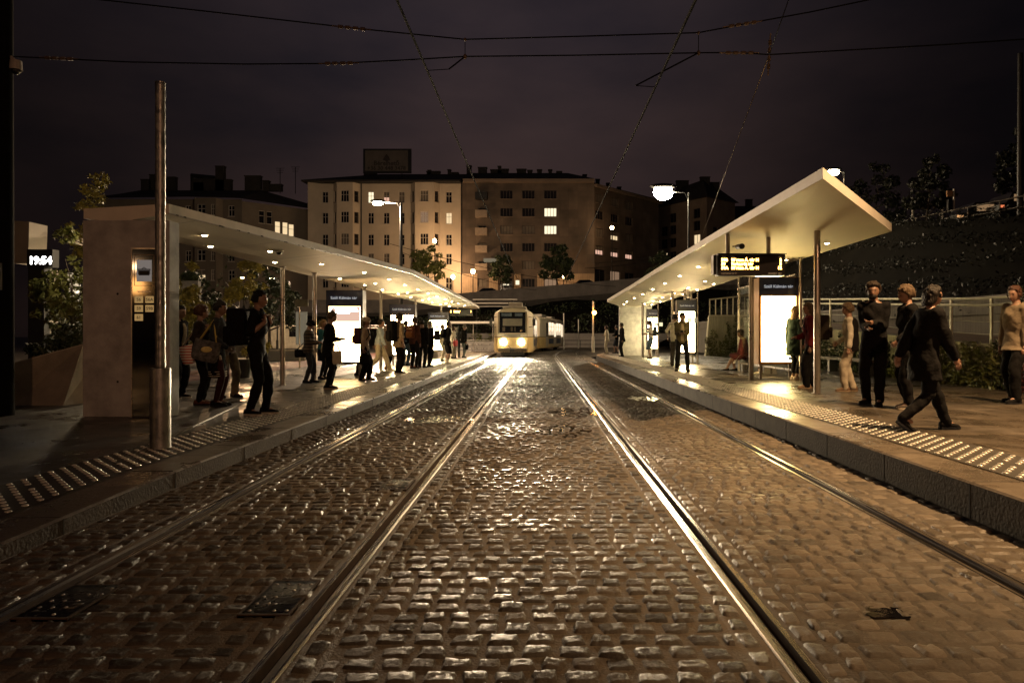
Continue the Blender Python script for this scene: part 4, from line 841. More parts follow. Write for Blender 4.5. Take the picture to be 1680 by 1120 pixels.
def wall_seg(wall, par, p0, p1, z0, z1, ops, fm, depth=.22):
    """one flat stretch of facade from p0 to p1 with real openings; ops: (u0, u1, z0, z1, kind, mullions, transom)"""
    p0, p1 = Vector((*p0, 0)), Vector((*p1, 0)); L = (p1 - p0).length; d = (p1 - p0) / L; nin = Vector((-d.y, d.x, 0))   # inwards, away from the street
    us = sorted({0, L} | {o[0] for o in ops} | {o[1] for o in ops}); zs = sorted({z0, z1} | {o[2] for o in ops} | {o[3] for o in ops}); pt = lambda u, z, k=0: p0 + d * u + nin * k + Vector((0, 0, z))
    for i in range(len(us) - 1):
        zrun = None
        for j in range(len(zs) - 1):
            um, zm = (us[i] + us[i + 1]) / 2, (zs[j] + zs[j + 1]) / 2
            if any(o[0] < um < o[1] and o[2] < zm < o[3] for o in ops): continue
            wall.add([pt(us[i], zs[j]), pt(us[i + 1], zs[j]), pt(us[i + 1], zs[j + 1]), pt(us[i], zs[j + 1])], [(0, 1, 2, 3)])
    for o in ops:
        u0, u1, a, c, kind, mull, tr = o
        wall.add([pt(u0, a), pt(u1, a), pt(u1, c), pt(u0, c), pt(u0, a, depth), pt(u1, a, depth), pt(u1, c, depth), pt(u0, c, depth)], [(0, 4, 5, 1), (1, 5, 6, 2), (2, 6, 7, 3), (3, 7, 4, 0)])
        f = MB(); k0, k1 = depth - .07, depth; ft = .07
        def bar(ua, ub, za, zb):
            vs = [pt(ua, za, k0), pt(ub, za, k0), pt(ub, zb, k0), pt(ua, zb, k0), pt(ua, za, k1), pt(ub, za, k1), pt(ub, zb, k1), pt(ua, zb, k1)]; f.add(vs, [(0, 1, 2, 3), (0, 4, 5, 1), (1, 5, 6, 2), (2, 6, 7, 3), (3, 7, 4, 0)])
        bar(u0, u0 + ft, a, c); bar(u1 - ft, u1, a, c); bar(u0 + ft, u1 - ft, a, a + ft); bar(u0 + ft, u1 - ft, c - ft, c)
        for q in range(mull): uc = u0 + (u1 - u0) * (q + 1) / (mull + 1); bar(uc - ft * .45, uc + ft * .45, a + ft, c - ft)
        if tr: zc = a + (c - a) * tr; bar(u0 + ft, u1 - ft, zc - ft * .4, zc + ft * .4)
        s_ = MB(); s_.add([pt(u0 - .08, a - .06, -.09), pt(u1 + .08, a - .06, -.09), pt(u1 + .08, a, -.09), pt(u0 - .08, a, -.09), pt(u0 - .08, a - .06, .0), pt(u1 + .08, a - .06, .0), pt(u1 + .08, a, 0), pt(u0 - .08, a, 0)], [(0, 1, 2, 3), (3, 2, 6, 7), (0, 4, 5, 1), (1, 5, 6, 2), (0, 3, 7, 4)])
        wo = f.build('window', fm, par); g = MB(); g.add([pt(u0, a, depth - .02), pt(u1, a, depth - .02), pt(u1, c, depth - .02), pt(u0, c, depth - .02)], [(0, 1, 2, 3)])
        if kind in ('h', 'H'):        # lower part lit under a half drawn blind
            zc = a + (c - a) * .5; g = MB(); g.add([pt(u0, a, depth - .02), pt(u1, a, depth - .02), pt(u1, zc, depth - .02), pt(u0, zc, depth - .02)], [(0, 1, 2, 3)]); g.build('pane', lit_b if kind == 'h' else lit_a, wo)
            g = MB(); g.add([pt(u0, zc, depth - .02), pt(u1, zc, depth - .02), pt(u1, c, depth - .02), pt(u0, c, depth - .02)], [(0, 1, 2, 3)]); g.build('blind', pane_b, wo)
        else: g.build('pane', PK[kind], wo)
        s_.build('sill', fm if fm is not frame_b else plaster_b, wo)
def chimney(par, x, y, z, w, h): b = MB(); b.box(x - w / 2, x + w / 2, y - .4, y + .4, z, z + h); b.box(x - w / 2 - .08, x + w / 2 + .08, y - .48, y + .48, z + h, z + h + .15); b.build('chimney', roof_m, par)
YF = 110.0; PXM = YF / F
X_ = lambda px: (px - CX) * PXM
Z_ = lambda py: H - (py - CY) * PXM
# --- pale corner house
hp = thing('apartment_house', 'pale ochre apartment house with two bay columns and a rooftop hoarding', 'apartment house', (X_(631), YF, 7)); w = MB(); inv = Matrix.Translation((X_(631), YF, 7)).inverted()
zr = [323.7, 358, 393.6, 425, 463]; eav = Z_(299)
def W1(px, half, kinds, mull=1, tr=.62, hh=9.2, rows=None, x0=None):
    out = []
    for i, k_ in enumerate(kinds):
        if k_ == '-': continue
        h2 = hh if i < 4 or True else 9; out.append(((X_(px - half) - x0), (X_(px + half) - x0), Z_(zr[i] + h2), Z_(zr[i] - h2), k_, mull, tr))
    return out
zb = 5.5
def seg_px(a, c, ops): wall_seg(w, hp, (X_(a), YF), (X_(c), YF), zb, eav, ops, frame_w)
seg_px(505, 547, W1(533.6, 4.8, 'dddbd', x0=X_(505)))
def bay(a, c, kl, kw, kr):
    d_ = 1.15; q = 9; wall_seg(w, hp, (X_(a), YF), (X_(a + q), YF - d_), zb, eav, [(.25, 1.1, Z_(zr[i] + 9), Z_(zr[i] - 9), k_, 0, .6) for i, k_ in enumerate(kl) if k_ != '-'], frame_b)
    m_ = (a + c) / 2; wall_seg(w, hp, (X_(a + q), YF - d_), (X_(c - q), YF - d_), zb, eav, W1(m_, 6.6, kw, mull=2, x0=X_(a + q)), frame_w)
    wall_seg(w, hp, (X_(c - q), YF - d_), (X_(c), YF), zb, eav, [(.3, 1.15, Z_(zr[i] + 9), Z_(zr[i] - 9), k_, 0, .6) for i, k_ in enumerate(kr) if k_ != '-'], frame_b)
bay(547, 591, 'ddddd', 'ddbdd', 'ddddd')
seg_px(591, 674, W1(608.5, 4.8, 'Lddbd', x0=X_(591)) + W1(634, 4.8, 'hddbd', x0=X_(591)) + W1(659, 4.8, 'bdddd', x0=X_(591)))
bay(674, 722, 'ddddd', 'bmdbd', 'dddbd')
seg_px(722, 757, W1(736.5, 4.9, 'dldd-', x0=X_(722)) + [(X_(731) - X_(722), X_(742) - X_(722), Z_(479), Z_(455), 'd', 1, .6)])
wall_seg(w, hp, (X_(505) - .01, YF + 14), (X_(505), YF), zb, eav, [], frame_w)
w.build('wall', plaster_p, hp)
b = MB()
for px in (593, 757): b.cone((X_(px), YF - .1, zb), (X_(px), YF - .1, eav), .09, n=8)
b.build('downpipe', dark_metal, hp)
b = MB(); xl, xr, ry = X_(500), X_(757) - .02, Z_(264)
b.add([(xl, YF - 1.7, eav), (xr, YF - 1.7, eav), (xr, YF + 9, ry), (X_(604), YF + 9, ry), (xl, YF + 14, eav + .5), (xl, YF - 1.7, eav - .25), (xr, YF - 1.7, eav - .25), (xr, YF + 14, eav - .25)], [(0, 1, 2, 3), (0, 3, 4), (0, 5, 6, 1), (5, 0, 4), (5, 7, 6), (1, 6, 7, 2)]); ro = b.build('roof', roof_m, hp)
for px, wd, h_ in ((585, 2.2, 1.6), (690, .5, 1.1), (697, 2.3, .9), (725, .5, 1.2), (735, 1.2, .7)): chimney(ro, X_(px), YF + 9, ry - .6, wd, h_)
for o in list(hp.children): o.matrix_parent_inverse = inv
# --- rooftop hoarding
t = thing('rooftop_hoarding', 'dim rooftop hoarding with lettering and a phone number on the pale house', 'hoarding', (X_(629.5), YF + 2.5, Z_(278))); s_ = (YF + 2.5) / YF; wd, hd = 39.5 * PXM * s_, 40 * PXM * s_
b = MB(); b.box(-wd, wd, .02, .3, 0, hd); b.build('frame', black_metal, t); b = MB(); b.box(-wd + .35, wd - .55, -.06, .02, .35, hd - .3); b.build('face', mat('hoarding_face', (.085, .07, .062), .7, var=.25, scale=.5), t)
ink = mat('hoarding_ink', (.02, .014, .014), .7)
text('Bérelhető', 1.05, ink, 'lettering', t, upright(-.1, -.07, 1.28), .004, 'CENTER', .03); text('+36 30 448 3478', .92, ink, 'lettering', t, upright(-.1, -.07, .5), .004, 'CENTER', .03)
b = MB(); b.ell((-.1, -.075, 2.35), .42, .01, .42, n=14); b.add([(-.75, -.08, 2.1), (.55, -.08, 2.1), (.25, -.08, 2.75), (-.1, -.08, 3.15), (-.4, -.08, 2.75)], [(0, 1, 2, 3, 4)]); b.build('emblem', ink, t)
b = MB()
for x in (-wd * .6, wd * .6): b.cone((x, .3, 0), (x, 2.2, -1.4), .07, n=6); b.cone((x, .2, 0), (x, .2, -1.6), .08, n=6)
b.build('support', black_metal, t)
# --- stone house and its corner wing
hs = thing('apartment_house', 'brown stone clad apartment house with balconies and a corner wing', 'apartment house', (X_(866), YF, 7)); inv = Matrix.Translation((X_(866), YF, 7)).inverted(); w = MB(); w2 = MB()
rows = [319, 348, 377, 405.5, 435, 464]; x0 = X_(757)
def B1(px, half, kinds, mull, hh=7.2): return [(X_(px - half) - x0, X_(px + half) - x0, Z_(rows[i] + hh), Z_(rows[i] - hh), k_, mull, 0) for i, k_ in enumerate(kinds) if k_ != '-']
ops = B1(831, 10.3, 'ddbdb-', 3) + B1(867, 10.3, 'ddbdbd', 3) + B1(903, 10.3, 'dLLdd-', 3)
ops += [(X_(784.5) - x0, X_(797.5) - x0, Z_(rows[i] + 8), Z_(rows[i] - 7), 'b' if i in (0, 3) else 'd', 1, 0) for i in range(5)] + [(X_(784) - x0, X_(799) - x0, Z_(471), Z_(457), 'b', 1, .6)]
ops += [(X_(820) - x0, X_(841) - x0, Z_(477), Z_(456), 'd', 1, .75), (X_(893) - x0, X_(913) - x0, Z_(471), Z_(457), 'm', 2, 0)]
wall_seg(w, hs, (x0, YF + .05), (X_(975), YF + .05), zb, Z_(299), ops, frame_b)
A_, B_ = (X_(975), YF + .05), (21.4, 124.0)
wo_ = []
for u, ks in ((1.37, 'bdbhd'), (5.53, 'bdHhd'), (9.66, 'bdbhd')):
    for z, k_ in zip((23.7, 21.0, 18.1, 15.3, 11.2), ks):
        if z < 12: wo_.append((u - 1.2, u + 1.6, z - 1.3, z + 1.0, 'm' if u == 5.53 else 'd', 1, 0))
        else: wo_.append((u - 1.05, u + 1.05, z - .72, z + .72, k_, 2, 0))
wall_seg(w, hs, A_, B_, zb, 25.4, wo_, frame_b); wall_seg(w, hs, B_, (B_[0] - 2, 140), zb, 25.4, [], frame_b); w.build('wall', stone, hs)
b = MB()      # pale plinth: tall upright slabs along the ground floor
for i in range(58):
    xa = x0 + .02 + i * (X_(975) - x0) / 58; xb = xa + (X_(975) - x0) / 58 - .03; zt = Z_(449)
    for a, c in ((zb, zt),):
        if any(xa < q[1] + x0 + .05 and xb > q[0] + x0 - .05 and q[2] < zt - .2 for q in ops): continue
        b.box(xa, xb, YF - .07, YF + .045, a, c)
b.build('plinth', mat('plinth_stone', (.34, .25, .17), .75, var=.2, scale=.8), hs)
b = MB(); b.box(x0 + .3, X_(975), YF - .75, YF + .3, Z_(299) - .1, Z_(295)); b.build('cornice', plaster_b, hs)
d_ = (Vector((*B_, 0)) - Vector((*A_, 0))).normalized(); nn = Vector((d_.y, -d_.x, 0)); b = MB(); vs = [Vector((*A_, 0)) , Vector((*B_, 0))]; P4 = [vs[0] + nn * .6, vs[1] + nn * .6 + d_ * .5, vs[1] - nn * .3 + d_ * .5, vs[0] - nn * .3]; b.prism([(p.x, p.y) for p in P4], 25.4, 25.8); b.build('cornice', plaster_b, hs)
b = MB(); e1, e2, rz_ = Z_(295) + .01, 25.81, Z_(262)
b.add([(x0, YF - .7, e1), (X_(975) + .1, YF - .7, e1), (X_(935), YF + 9, rz_), (x0, YF + 9, rz_), (x0, YF + 16, e1)], [(0, 1, 2, 3), (0, 3, 4)])
b.add([(X_(975) + .1, YF - .7, e2), (B_[0] + .9, B_[1] - .6, e2), (B_[0] - 4, B_[1] + 8, 28.6), (X_(935), YF + 9, rz_), (X_(935), YF + 20, 25)], [(0, 1, 2, 3), (3, 2, 4)]); b.add([(B_[0] + .9, B_[1] - .6, e2), (B_[0] + 1, B_[1] + 14, e2), (B_[0] - 4, B_[1] + 8, 28.6)], [(0, 1, 2)]); ro = b.build('roof', roof_m, hs)
for px, wd, h_ in ((760, .8, 1.6), (784, 1.5, 1.3), (808, 1.9, .9), (814, .5, 1.5), (823, 1.4, 1.0), (853, 1.6, 1.0), (868, .8, .8), (885, .8, .9), (904, .6, .9), (920, .9, .6)): chimney(ro, X_(px), YF + 9, rz_ - .5, wd, h_)
for fr in (.25, .45, .62, .8): chimney(ro, X_(935) + (B_[0] - 4 - X_(935)) * fr, YF + 9 + 13 * fr, rz_ + (28.6 - rz_) * fr - .6, .7, 1.2)
for i in range(5):
    zc = Z_(rows[i] + 8); xa, xb = X_(783.5), X_(799); b = MB(); b.box(xa - .3, xb + .1, YF - 1.1, YF + .04, zc - .15, zc); b.box(xa - .3, xb + .1, YF - 1.1, YF - 1.04, zc, zc + .95); b.box(xa - .3, xa - .24, YF - 1.04, YF + .04, zc, zc + .95); b.box(xb + .04, xb + .1, YF - 1.04, YF + .04, zc, zc + .95)
    b.build('balcony', mat('balcony_panel', (.24, .19, .15), .7, var=.2) if i else black_metal, hs)
b = MB(); b.box(X_(795), X_(816), YF - 2.0, YF - .7, Z_(431), Z_(426)); b.build('shop_sign', emit('pale_shop_sign', (.8, .72, .5), .18, False), hs)
b = MB(); b.box(X_(846), X_(852), YF - .12, YF - .07, Z_(467), Z_(460)); b.build('lit_notice', lit_d, hs); b = MB(); b.box(X_(825), X_(835), YF - .02, YF + .02, Z_(468), Z_(466)); b.build('door_light', lit_d, hs)
for o in list(hs.children): o.matrix_parent_inverse = inv
# --- third house beyond the side street
h3 = thing('apartment_house', 'dark apartment house behind the bright street lamp with two lit windows', 'apartment house', (30.4, 125, 8)); w = MB(); inv = Matrix.Translation((30.4, 125, 8)).inverted()
L_ = ((23.3, 135.0), (30.4, 125.0)); R_ = ((30.4, 125.0), (37.2, 130.7)); o3 = []
for u, ks in ((1.6, '-ddld'), (3.9, 'dddd-'), (9.9, 'ddld-')):
    for z, k_ in zip((24.2, 21.9, 19.4, 16.8, 14.0), ks):
        if k_ != '-': o3.append((u - .8, u + .8, z - .95, z + .85, k_, 1, 0))
wall_seg(w, h3, *L_, 5, 26.8, o3, frame_b); wall_seg(w, h3, *R_, 5, 26.8, [(2, 3.4, 20, 21.6, 'd', 1, 0), (5, 6.4, 20, 21.6, 'd', 1, 0), (2, 3.4, 16.6, 18.2, 'd', 1, 0)], frame_b); w.build('wall', plaster_b, h3)
b = MB(); b.add([(22.6, 135.2, 26.8), (30.4, 124.2, 26.8), (38, 130.6, 26.8), (27, 136, 30.6), (31, 130.5, 31.2), (34.5, 133.5, 30.4)], [(0, 1, 4, 3), (1, 2, 5, 4), (0, 2, 1), (3, 4, 5), (0, 3, 5, 2)]); ro = b.build('roof', roof_m, h3)
for x, y, wd, h_ in ((28, 135, 2.4, 2.4), (31.5, 131, 1.8, 2.2), (33.4, 133, 2.6, 1.6)): chimney(ro, x, y, 29.5, wd, h_)
for o in list(h3.children): o.matrix_parent_inverse = inv
h4 = thing('apartment_house', 'black house silhouette right of the slanting stay wire', 'apartment house', (44, 135, 8)); b = MB(); b.box(-7, 9, 0, 12, -4, 16.2); b.build('wall', plaster_b, h4); b = MB(); b.add([(-7.5, -.5, 16.2), (9.5, -.5, 16.2), (9.5, 12.5, 16.2), (-7.5, 12.5, 16.2), (-4, 6, 20.2), (6, 6, 20.2)], [(0, 1, 5, 4), (1, 2, 5), (2, 3, 4, 5), (3, 0, 4), (0, 3, 2, 1)]); ro = b.build('roof', roof_m, h4); chimney(ro, -1, 6, 19.8, 1.3, 1.6); chimney(ro, 3, 6, 19.8, 1.6, 1.3)
# --- far left house
YL = 105.0; xl = lambda px, Y=YL: (px - CX) * Y / F; zl_ = lambda py, Y=YL: H - (py - CY) * Y / F
h5 = thing('apartment_house', 'dim grey apartment house behind the left shelter with black roof clutter', 'apartment house', (xl(340), YL, 2)); inv = Matrix.Translation((xl(340), YL, 2)).inverted(); w = MB(); r5 = (346, 383, 420, 452, 490)
def L1(px, half, kinds, a, Y=YL): return [(xl(px - half, Y) - xl(a, Y), xl(px + half, Y) - xl(a, Y), zl_(r5[i] + 9, Y), zl_(r5[i] - 9, Y), k_, 1, .6) for i, k_ in enumerate(kinds) if k_ != '-']
wall_seg(w, h5, (xl(150), YL), (xl(318), YL), -.2, zl_(327), L1(308.5, 4.5, 'ddddd', 150) + L1(280, 4.5, 'ddddd', 150) + L1(240, 4.5, 'ddddd', 150), frame_w)
wall_seg(w, h5, (xl(318), YL), (xl(325), YL - 1.1), -.2, zl_(327), [], frame_w); wall_seg(w, h5, (xl(325), YL - 1.1), (xl(360), YL - 1.1), -.2, zl_(327), L1(336, 6.5, 'dddHd', 325) + L1(354.5, 3, 'dddbd', 325), frame_w); wall_seg(w, h5, (xl(360), YL - 1.1), (xl(366), YL), -.2, zl_(327), [], frame_w)
wall_seg(w, h5, (xl(366), YL), (xl(397), YL), -.2, zl_(327), L1(379.5, 5, 'ddddd', 366), frame_w)
wall_seg(w, h5, (xl(397), YL), (xl(505), YL + 9), -.2, zl_(330), [(u - .45, u + .45, z - 1.0, z + 1.0, k_, 0, .6) for u, z, k_ in ((3.0, 20.0, 'd'), (4.2, 20.0, 'd'), (5.5, 18.6, 'l'), (6.7, 18.6, 'l'), (7.7, 18.4, 'l'), (3.0, 16.5, 'd'), (5.5, 15, 'd'), (7.5, 15, 'd'))], frame_w)
w.build('wall', mat('grey_plaster', (.12, .10, .08), .85, var=.2, scale=.3), h5)
b = MB(); b.add([(xl(145), YL - .8, zl_(327)), (xl(397), YL - .8, zl_(327)), (xl(515), YL + 9, zl_(330)), (xl(500), YL + 14, zl_(318)), (xl(395), YL + 8, zl_(294)), (xl(180), YL + 8, zl_(294)), (xl(145), YL + 8, zl_(300)), (xl(318), YL - 1.9, zl_(327)), (xl(366), YL - 1.9, zl_(327))], [(0, 7, 8, 1, 4, 5, 6), (1, 2, 3, 4)]); ro = b.build('roof', roof_m, h5)
for px, wd, h_ in ((192, 1.6, 1.8), (208, 1.8, 2.6), (236, 1.5, 2.2), (283, 2.0, 1.4), (322, 1.4, 4.0), (300, 4.5, 1.9), (330, 2.2, 1.8), (380, 2.6, 2.4), (403, 1.0, 1.6), (420, 2.0, 1.0)): chimney(ro, xl(px), YL + 8, zl_(296), wd, h_)
for px, h_ in ((218, 4.8), (427, 4.2), (454, 4.4)):
    b = MB()
    b.cone((xl(px), YL + 8, zl_(300)), (xl(px), YL + 8, zl_(300) + h_), .06, n=6)
    for q in (0, .35, .7): b.cone((xl(px) - .7 + q * .3, YL + 8, zl_(300) + h_ - q), (xl(px) + .7 - q * .3, YL + 8, zl_(300) + h_ - q), .035, n=5)
    b.build('aerial', black_metal, ro)
b = MB(); b.cone((xl(270), YL + 8, zl_(268)), (xl(312), YL + 8, zl_(272)), .35, n=6); b.cone((xl(272), YL + 8, zl_(300)), (xl(272), YL + 8, zl_(268)), .3, n=6)
b.build('roof_gantry', black_metal, ro)
for o in list(h5.children): o.matrix_parent_inverse = inv
# ------------------------------------------------------------------ the yellow tram
ty = mat('tram_yellow', (.60, .42, .17), .32, var=.12, scale=2, coat=.3); tc_ = mat('tram_cream', (.52, .45, .33), .35, var=.1, scale=2, coat=.3); tgrey = mat('tram_underframe', (.03, .027, .025), .6, .3, var=.3)
tglass = mat('tram_dark_glass', (.010, .011, .013), .06, var=0, spec=.7); twin = emit('tram_lit_saloon', (1.0, .80, .55), 1.5); tseat = emit('tram_saloon_detail', (.9, .55, .3), .35, False); troof = mat('tram_roof_grey', (.30, .27, .22), .6, var=.2)
def tram_car(label, x, y, rz, front, Lc=14.0):
    t = thing('tram_car', label, 'tram', (x, y, 0), rz, group='cars of the yellow tram')
    st = [(0.0, .93, 0), (.10, 1.0, 0), (1.25, 1.24, 0), (Lc - 1.25, 1.24, 0), (Lc - .1, 1.0, 0), (Lc, .93, 0)]
    def sec(w, tp): return [(-w * .97, .30), (-w, .48), (-w, 1.23), (-w, 1.27), (-w * .985, 2.62), (-w * .93, 2.80), (-w * .72, 2.95), (0, 3.02), (w * .72, 2.95), (w * .93, 2.80), (w * .985, 2.62), (w, 1.27), (w, 1.23), (w, .48), (w * .97, .30)]
    b = MB(); vs = []; n = 15; cols = [0, 0, 2, 1, 1, 1, 3, 3, 1, 1, 1, 2, 0, 0, 4]
    for (yy, w_, tp) in st: vs += [(px, yy + (.10 * max(0, pz - 1.3) if yy < .5 else (-.10 * max(0, pz - 1.3) if yy > Lc - .5 else 0)), pz) for px, pz in sec(w_, tp)]
    b.v = vs
    for i in range(len(st) - 1):
        for k in range(n): b.f.append((i * n + k, i * n + (k + 1) % n, (i + 1) * n + (k + 1) % n, (i + 1) * n + k)); b.m.append(cols[k])
    # end faces in bands
    for e_ in (0, len(st) - 1):
        o = e_ * n
        for q, c in (((0, 1, 13, 14), 0), ((1, 2, 12, 13), 0), ((2, 3, 11, 12), 2), ((3, 4, 10, 11), 1), ((4, 5, 9, 10), 1), ((5, 6, 8, 9), 1), ((6, 7, 8), 1)):
            f = tuple(o + k for k in q); b.f.append(f if e_ else f[::-1]); b.m.append(c)
    b.build('body', [ty, tc_, dark_metal, troof, tgrey], t, smooth=30)
    def sidew(y0, y1, z0, z1, s, m, nm, k=.004): w_ = 1.24 + k; p = MB(); p.box(min(s * (w_ - .03), s * w_), max(s * (w_ - .03), s * w_), y0, y1, z0, z1); return p.build(nm, m, t)
    for s in (-1, 1):
        for i, yy in enumerate((2.9, 4.55, 7.6, 9.25)):
            wo = sidew(yy, yy + 1.35, 1.42, 2.52, s, twin, 'window'); p = MB(); x_ = s * 1.247; p.box(min(x_, x_ - s * .004), max(x_, x_ - s * .004), yy - .04, yy, 1.38, 2.56); p.box(min(x_, x_ - s * .004), max(x_, x_ - s * .004), yy + 1.35, yy + 1.39, 1.38, 2.56); p.box(min(x_, x_ - s * .004), max(x_, x_ - s * .004), yy, yy + 1.35, 2.14, 2.17); p.build('window_frame', dark_metal, wo)
            x_ = s * 1.2475
            for q in range(2): p = MB(); p.box(min(x_, x_ - s * .002), max(x_, x_ - s * .002), yy + .2 + q * .55, yy + .5 + q * .55, 1.42, 1.72 + .14 * q); p.build('seat', tseat, wo)
        for yy in (1.45, 6.1, 10.85):
            do = sidew(yy, yy + 1.25, .42, 2.60, s, tc_, 'door'); p = MB(); x_ = s * 1.2485
            for q in (0, .66): p.box(min(x_, x_ - s * .004), max(x_, x_ - s * .004), yy + .07 + q, yy + .52 + q, 1.25, 2.45)
            p.build('door_glass', twin if yy > 2 else tglass, do); p = MB(); p.box(min(x_, x_ - s * .004), max(x_, x_ - s * .004), yy + .605, yy + .645, .42, 2.6); p.build('door_seal', tgrey, do)
        sidew(2.9, 5.9, .62, 1.12, s, mat('side_advert_blue', (.03, .05, .10), .4, var=.4, scale=1.5), 'side_panel'); sidew(7.6, 10.6, .62, 1.12, s, mat('side_advert_blue', (.03, .05, .10), .4), 'side_panel')
    for yy in (2.6, 9.6):
        p = MB(); p.bbox(-.95, .95, yy, yy + 1.9, .18, .45, .03)
        p.build('bogie', tgrey, t)
        for q in (.25, 1.65):
            for s in (-1, 1): k = MB(); k.cone((s * .66, yy + q, .33), (s * .78, yy + q, .33), .33, n=18); k.build('wheel', tgrey, t, smooth=40)
    p = MB(); p.bbox(-.75, .75, 2.2, 4.6, 3.0, 3.22, .05); p.bbox(-.6, .6, 9, 11, 3.0, 3.2, .05); p.build('roof_box', troof, t)
    if front:
        lean = lambda z: .10 * max(0, z - 1.3)
        def fq(x0, x1, z0, z1, k, m, nm, par=t): p = MB(); p.add([(x0, lean(z0) - k, z0), (x1, lean(z0) - k, z0), (x1, lean(z1) - k, z1), (x0, lean(z1) - k, z1), (x0, lean(z0) + .02, z0), (x1, lean(z0) + .02, z0), (x1, lean(z1) + .02, z1), (x0, lean(z1) + .02, z1)], [(0, 1, 2, 3), (0, 4, 5, 1), (1, 5, 6, 2), (2, 6, 7, 3), (3, 7, 4, 0)]); return p.build(nm, m, par)
        ws = fq(-.80, .80, 1.50, 2.78, .006, tglass, 'windscreen')
        fq(-.60, .60, 1.93, 2.38, .010, mat('sun_blind', (.20, .185, .16), .7, var=.1), 'sun_blind', ws); fq(-.68, -.05, 2.52, 2.72, .010, mat('route_glass_reflection', (.10, .13, .17), .15, var=.5, scale=3), 'route_display', ws); fq(.15, .62, 2.52, 2.72, .010, mat('route_glass_reflection', (.10, .13, .17), .15), 'route_display', ws)  # route displays: bluish reflection put into the colour of the dark glass
        text('61', .15, emit('amber_led_faint', (1, .5, .15), .7, False), 'route_number', ws, upright(.47, lean(1.6) - .013, 1.58), .002)
        for q, (a, c) in enumerate(((-.62, -.45), (-.1, .02), (.12, .2))): fq(a, c, 1.60, 1.86, .009, mat('cab_shade', (.06, .045, .03), .6), 'cab_detail', ws)
        fq(-.86, -.82, 1.46, 2.8, .008, black_metal, 'windscreen_edge', ws); fq(.82, .86, 1.46, 2.8, .008, black_metal, 'windscreen_edge', ws)
        for s in (-1, 1):
            p = MB(); p.cone((s * .55, -.012, .93), (s * .55, .03, .93), .20, n=20); hb = p.build('headlight', steel, t, smooth=40); p = MB(); p.cone((s * .55, -.04, .93), (s * .55, -.012, .93), .175, .195, n=20); p.build('lens', emit('headlight_glass', (1, .90, .70), 220), hb, smooth=40)
            lamp('headlight_beam', 'SPOT', (s * .55, -.06, .93), 17000, (1, .78, .50), hb, .07, spot=38, blend=1).rotation_euler = (R(90 - 8), 0, math.pi)
            p = MB(); p.tube([(s * .95, .25, 2.5), (s * 1.3, .12, 2.45), (s * 1.33, .10, 1.9), (s * 1.02, .2, 1.85)], .02, n=6); mo = p.build('mirror_arm', black_metal, t); p = MB(); p.bbox(s * 1.33 - .09, s * 1.33 + .09, .05, .11, 1.95, 2.38, .02); p.build('mirror', black_metal, mo)
            p = MB(); p.tube([(s * .5, -.012, 1.44), (s * .48, -.01, 1.5), (s * .42 - .25, .0, 1.56)], .012, n=5); p.build('wiper', black_metal, t)
        p = MB(); p.bbox(-.88, .88, -.09, .06, .34, .56, .04); p.build('bumper', mat('tram_bumper', (.10, .075, .05), .5, .3, var=.3), t)
        p = MB(); p.box(-.5, .5, -.005, .02, 1.30, 1.40); p.build('vent_grille', mat('vent_grey', (.2, .18, .15), .6), t)
        p = MB(); p.cone((0, -.35, .42), (0, .1, .42), .07, n=12); p.bbox(-.14, .14, -.4, -.3, .32, .52, .02); p.tube([(-.25, -.13, .70), (-.05, -.16, .52)], .02, n=6); p.build('coupler', tgrey, t)
        p = MB(); p.box(-.7, .7, .0, .15, .12, .34); p.build('lifeguard', tgrey, t)
        p = MB(); p.bbox(-.45, .45, 3.5, 4.5, 3.22, 3.55, .06); p.build('resistor_box', troof, t); p = MB(); p.tube([(-.5, 5.5, 3.1), (-.5, 6.8, 3.35), (-.6, 5.4, 3.6), (.6, 5.4, 3.6), (.5, 6.8, 3.35), (.5, 5.5, 3.1)], .022, n=6); p.build('pantograph', dark_metal, t)
    return t
tram_car('leading yellow and cream tram car with both headlights on, facing the viewer', -1.74, 42.0, R(-1.0), True)
tram_car('trailing yellow tram car with bright saloon windows, turning on the curve behind the leading car', -1.0, 57.2, R(-9.5), False)

# ------------------------------------------------------------------ beyond the stop: low wall, guard rail, thin poles, covered walkway
lowc = mat('low_wall_concrete', (.22, .20, .18), .8, var=.3, scale=.6)
t = thing('low_wall', 'low grey wall behind the tram at the foot of the dark bank', 'wall', (2, 80, -.1)); b = MB(); b.box(-20, 40, 0, .3, 0, 1.65); b.build('wall_face', lowc, t); b = MB(); b.box(-20, 40, -.06, .36, 1.65, 1.75); b.build('coping', lowc, t)
def guard_rail(label, p0, p1, zb, zs, step, m, r=.035, cat='railing'):
    p0, p1 = Vector(p0), Vector(p1); t = thing('guard_rail', label, cat, p0); d = p1 - p0; n = max(1, int(d.length / step)); b = MB()
    for z in zs: b.cone((0, 0, z), d + Vector((0, 0, z)), r, n=8)
    b.build('rail_bar', m, t, smooth=40)
    for i in range(n + 1): q = d * i / n; k = MB(); k.cone(q + Vector((0, 0, zb)), q + Vector((0, 0, max(zs))), r * .9, n=8); k.build('post', m, t, smooth=40)
    return t
guard_rail('dark guard rail before the low grey wall right of the tram', (-1, 76, -.1), (18, 76, -.1), 0, (.95, .5), 2.4, dark_metal)
guard_rail('pale horizontal railing between the far shelter end and the tram', (-8.2, 58, -.1), (-3.2, 58, -.1), 0, (1.05, .7, .35, .15), 1.7, steel)
t = thing('low_wall', 'pale low wall behind the railing left of the tram', 'wall', (-6, 60, -.1)); b = MB(); b.box(-6, 3.2, 0, .3, 0, .95); b.build('wall_face', lowc, t)
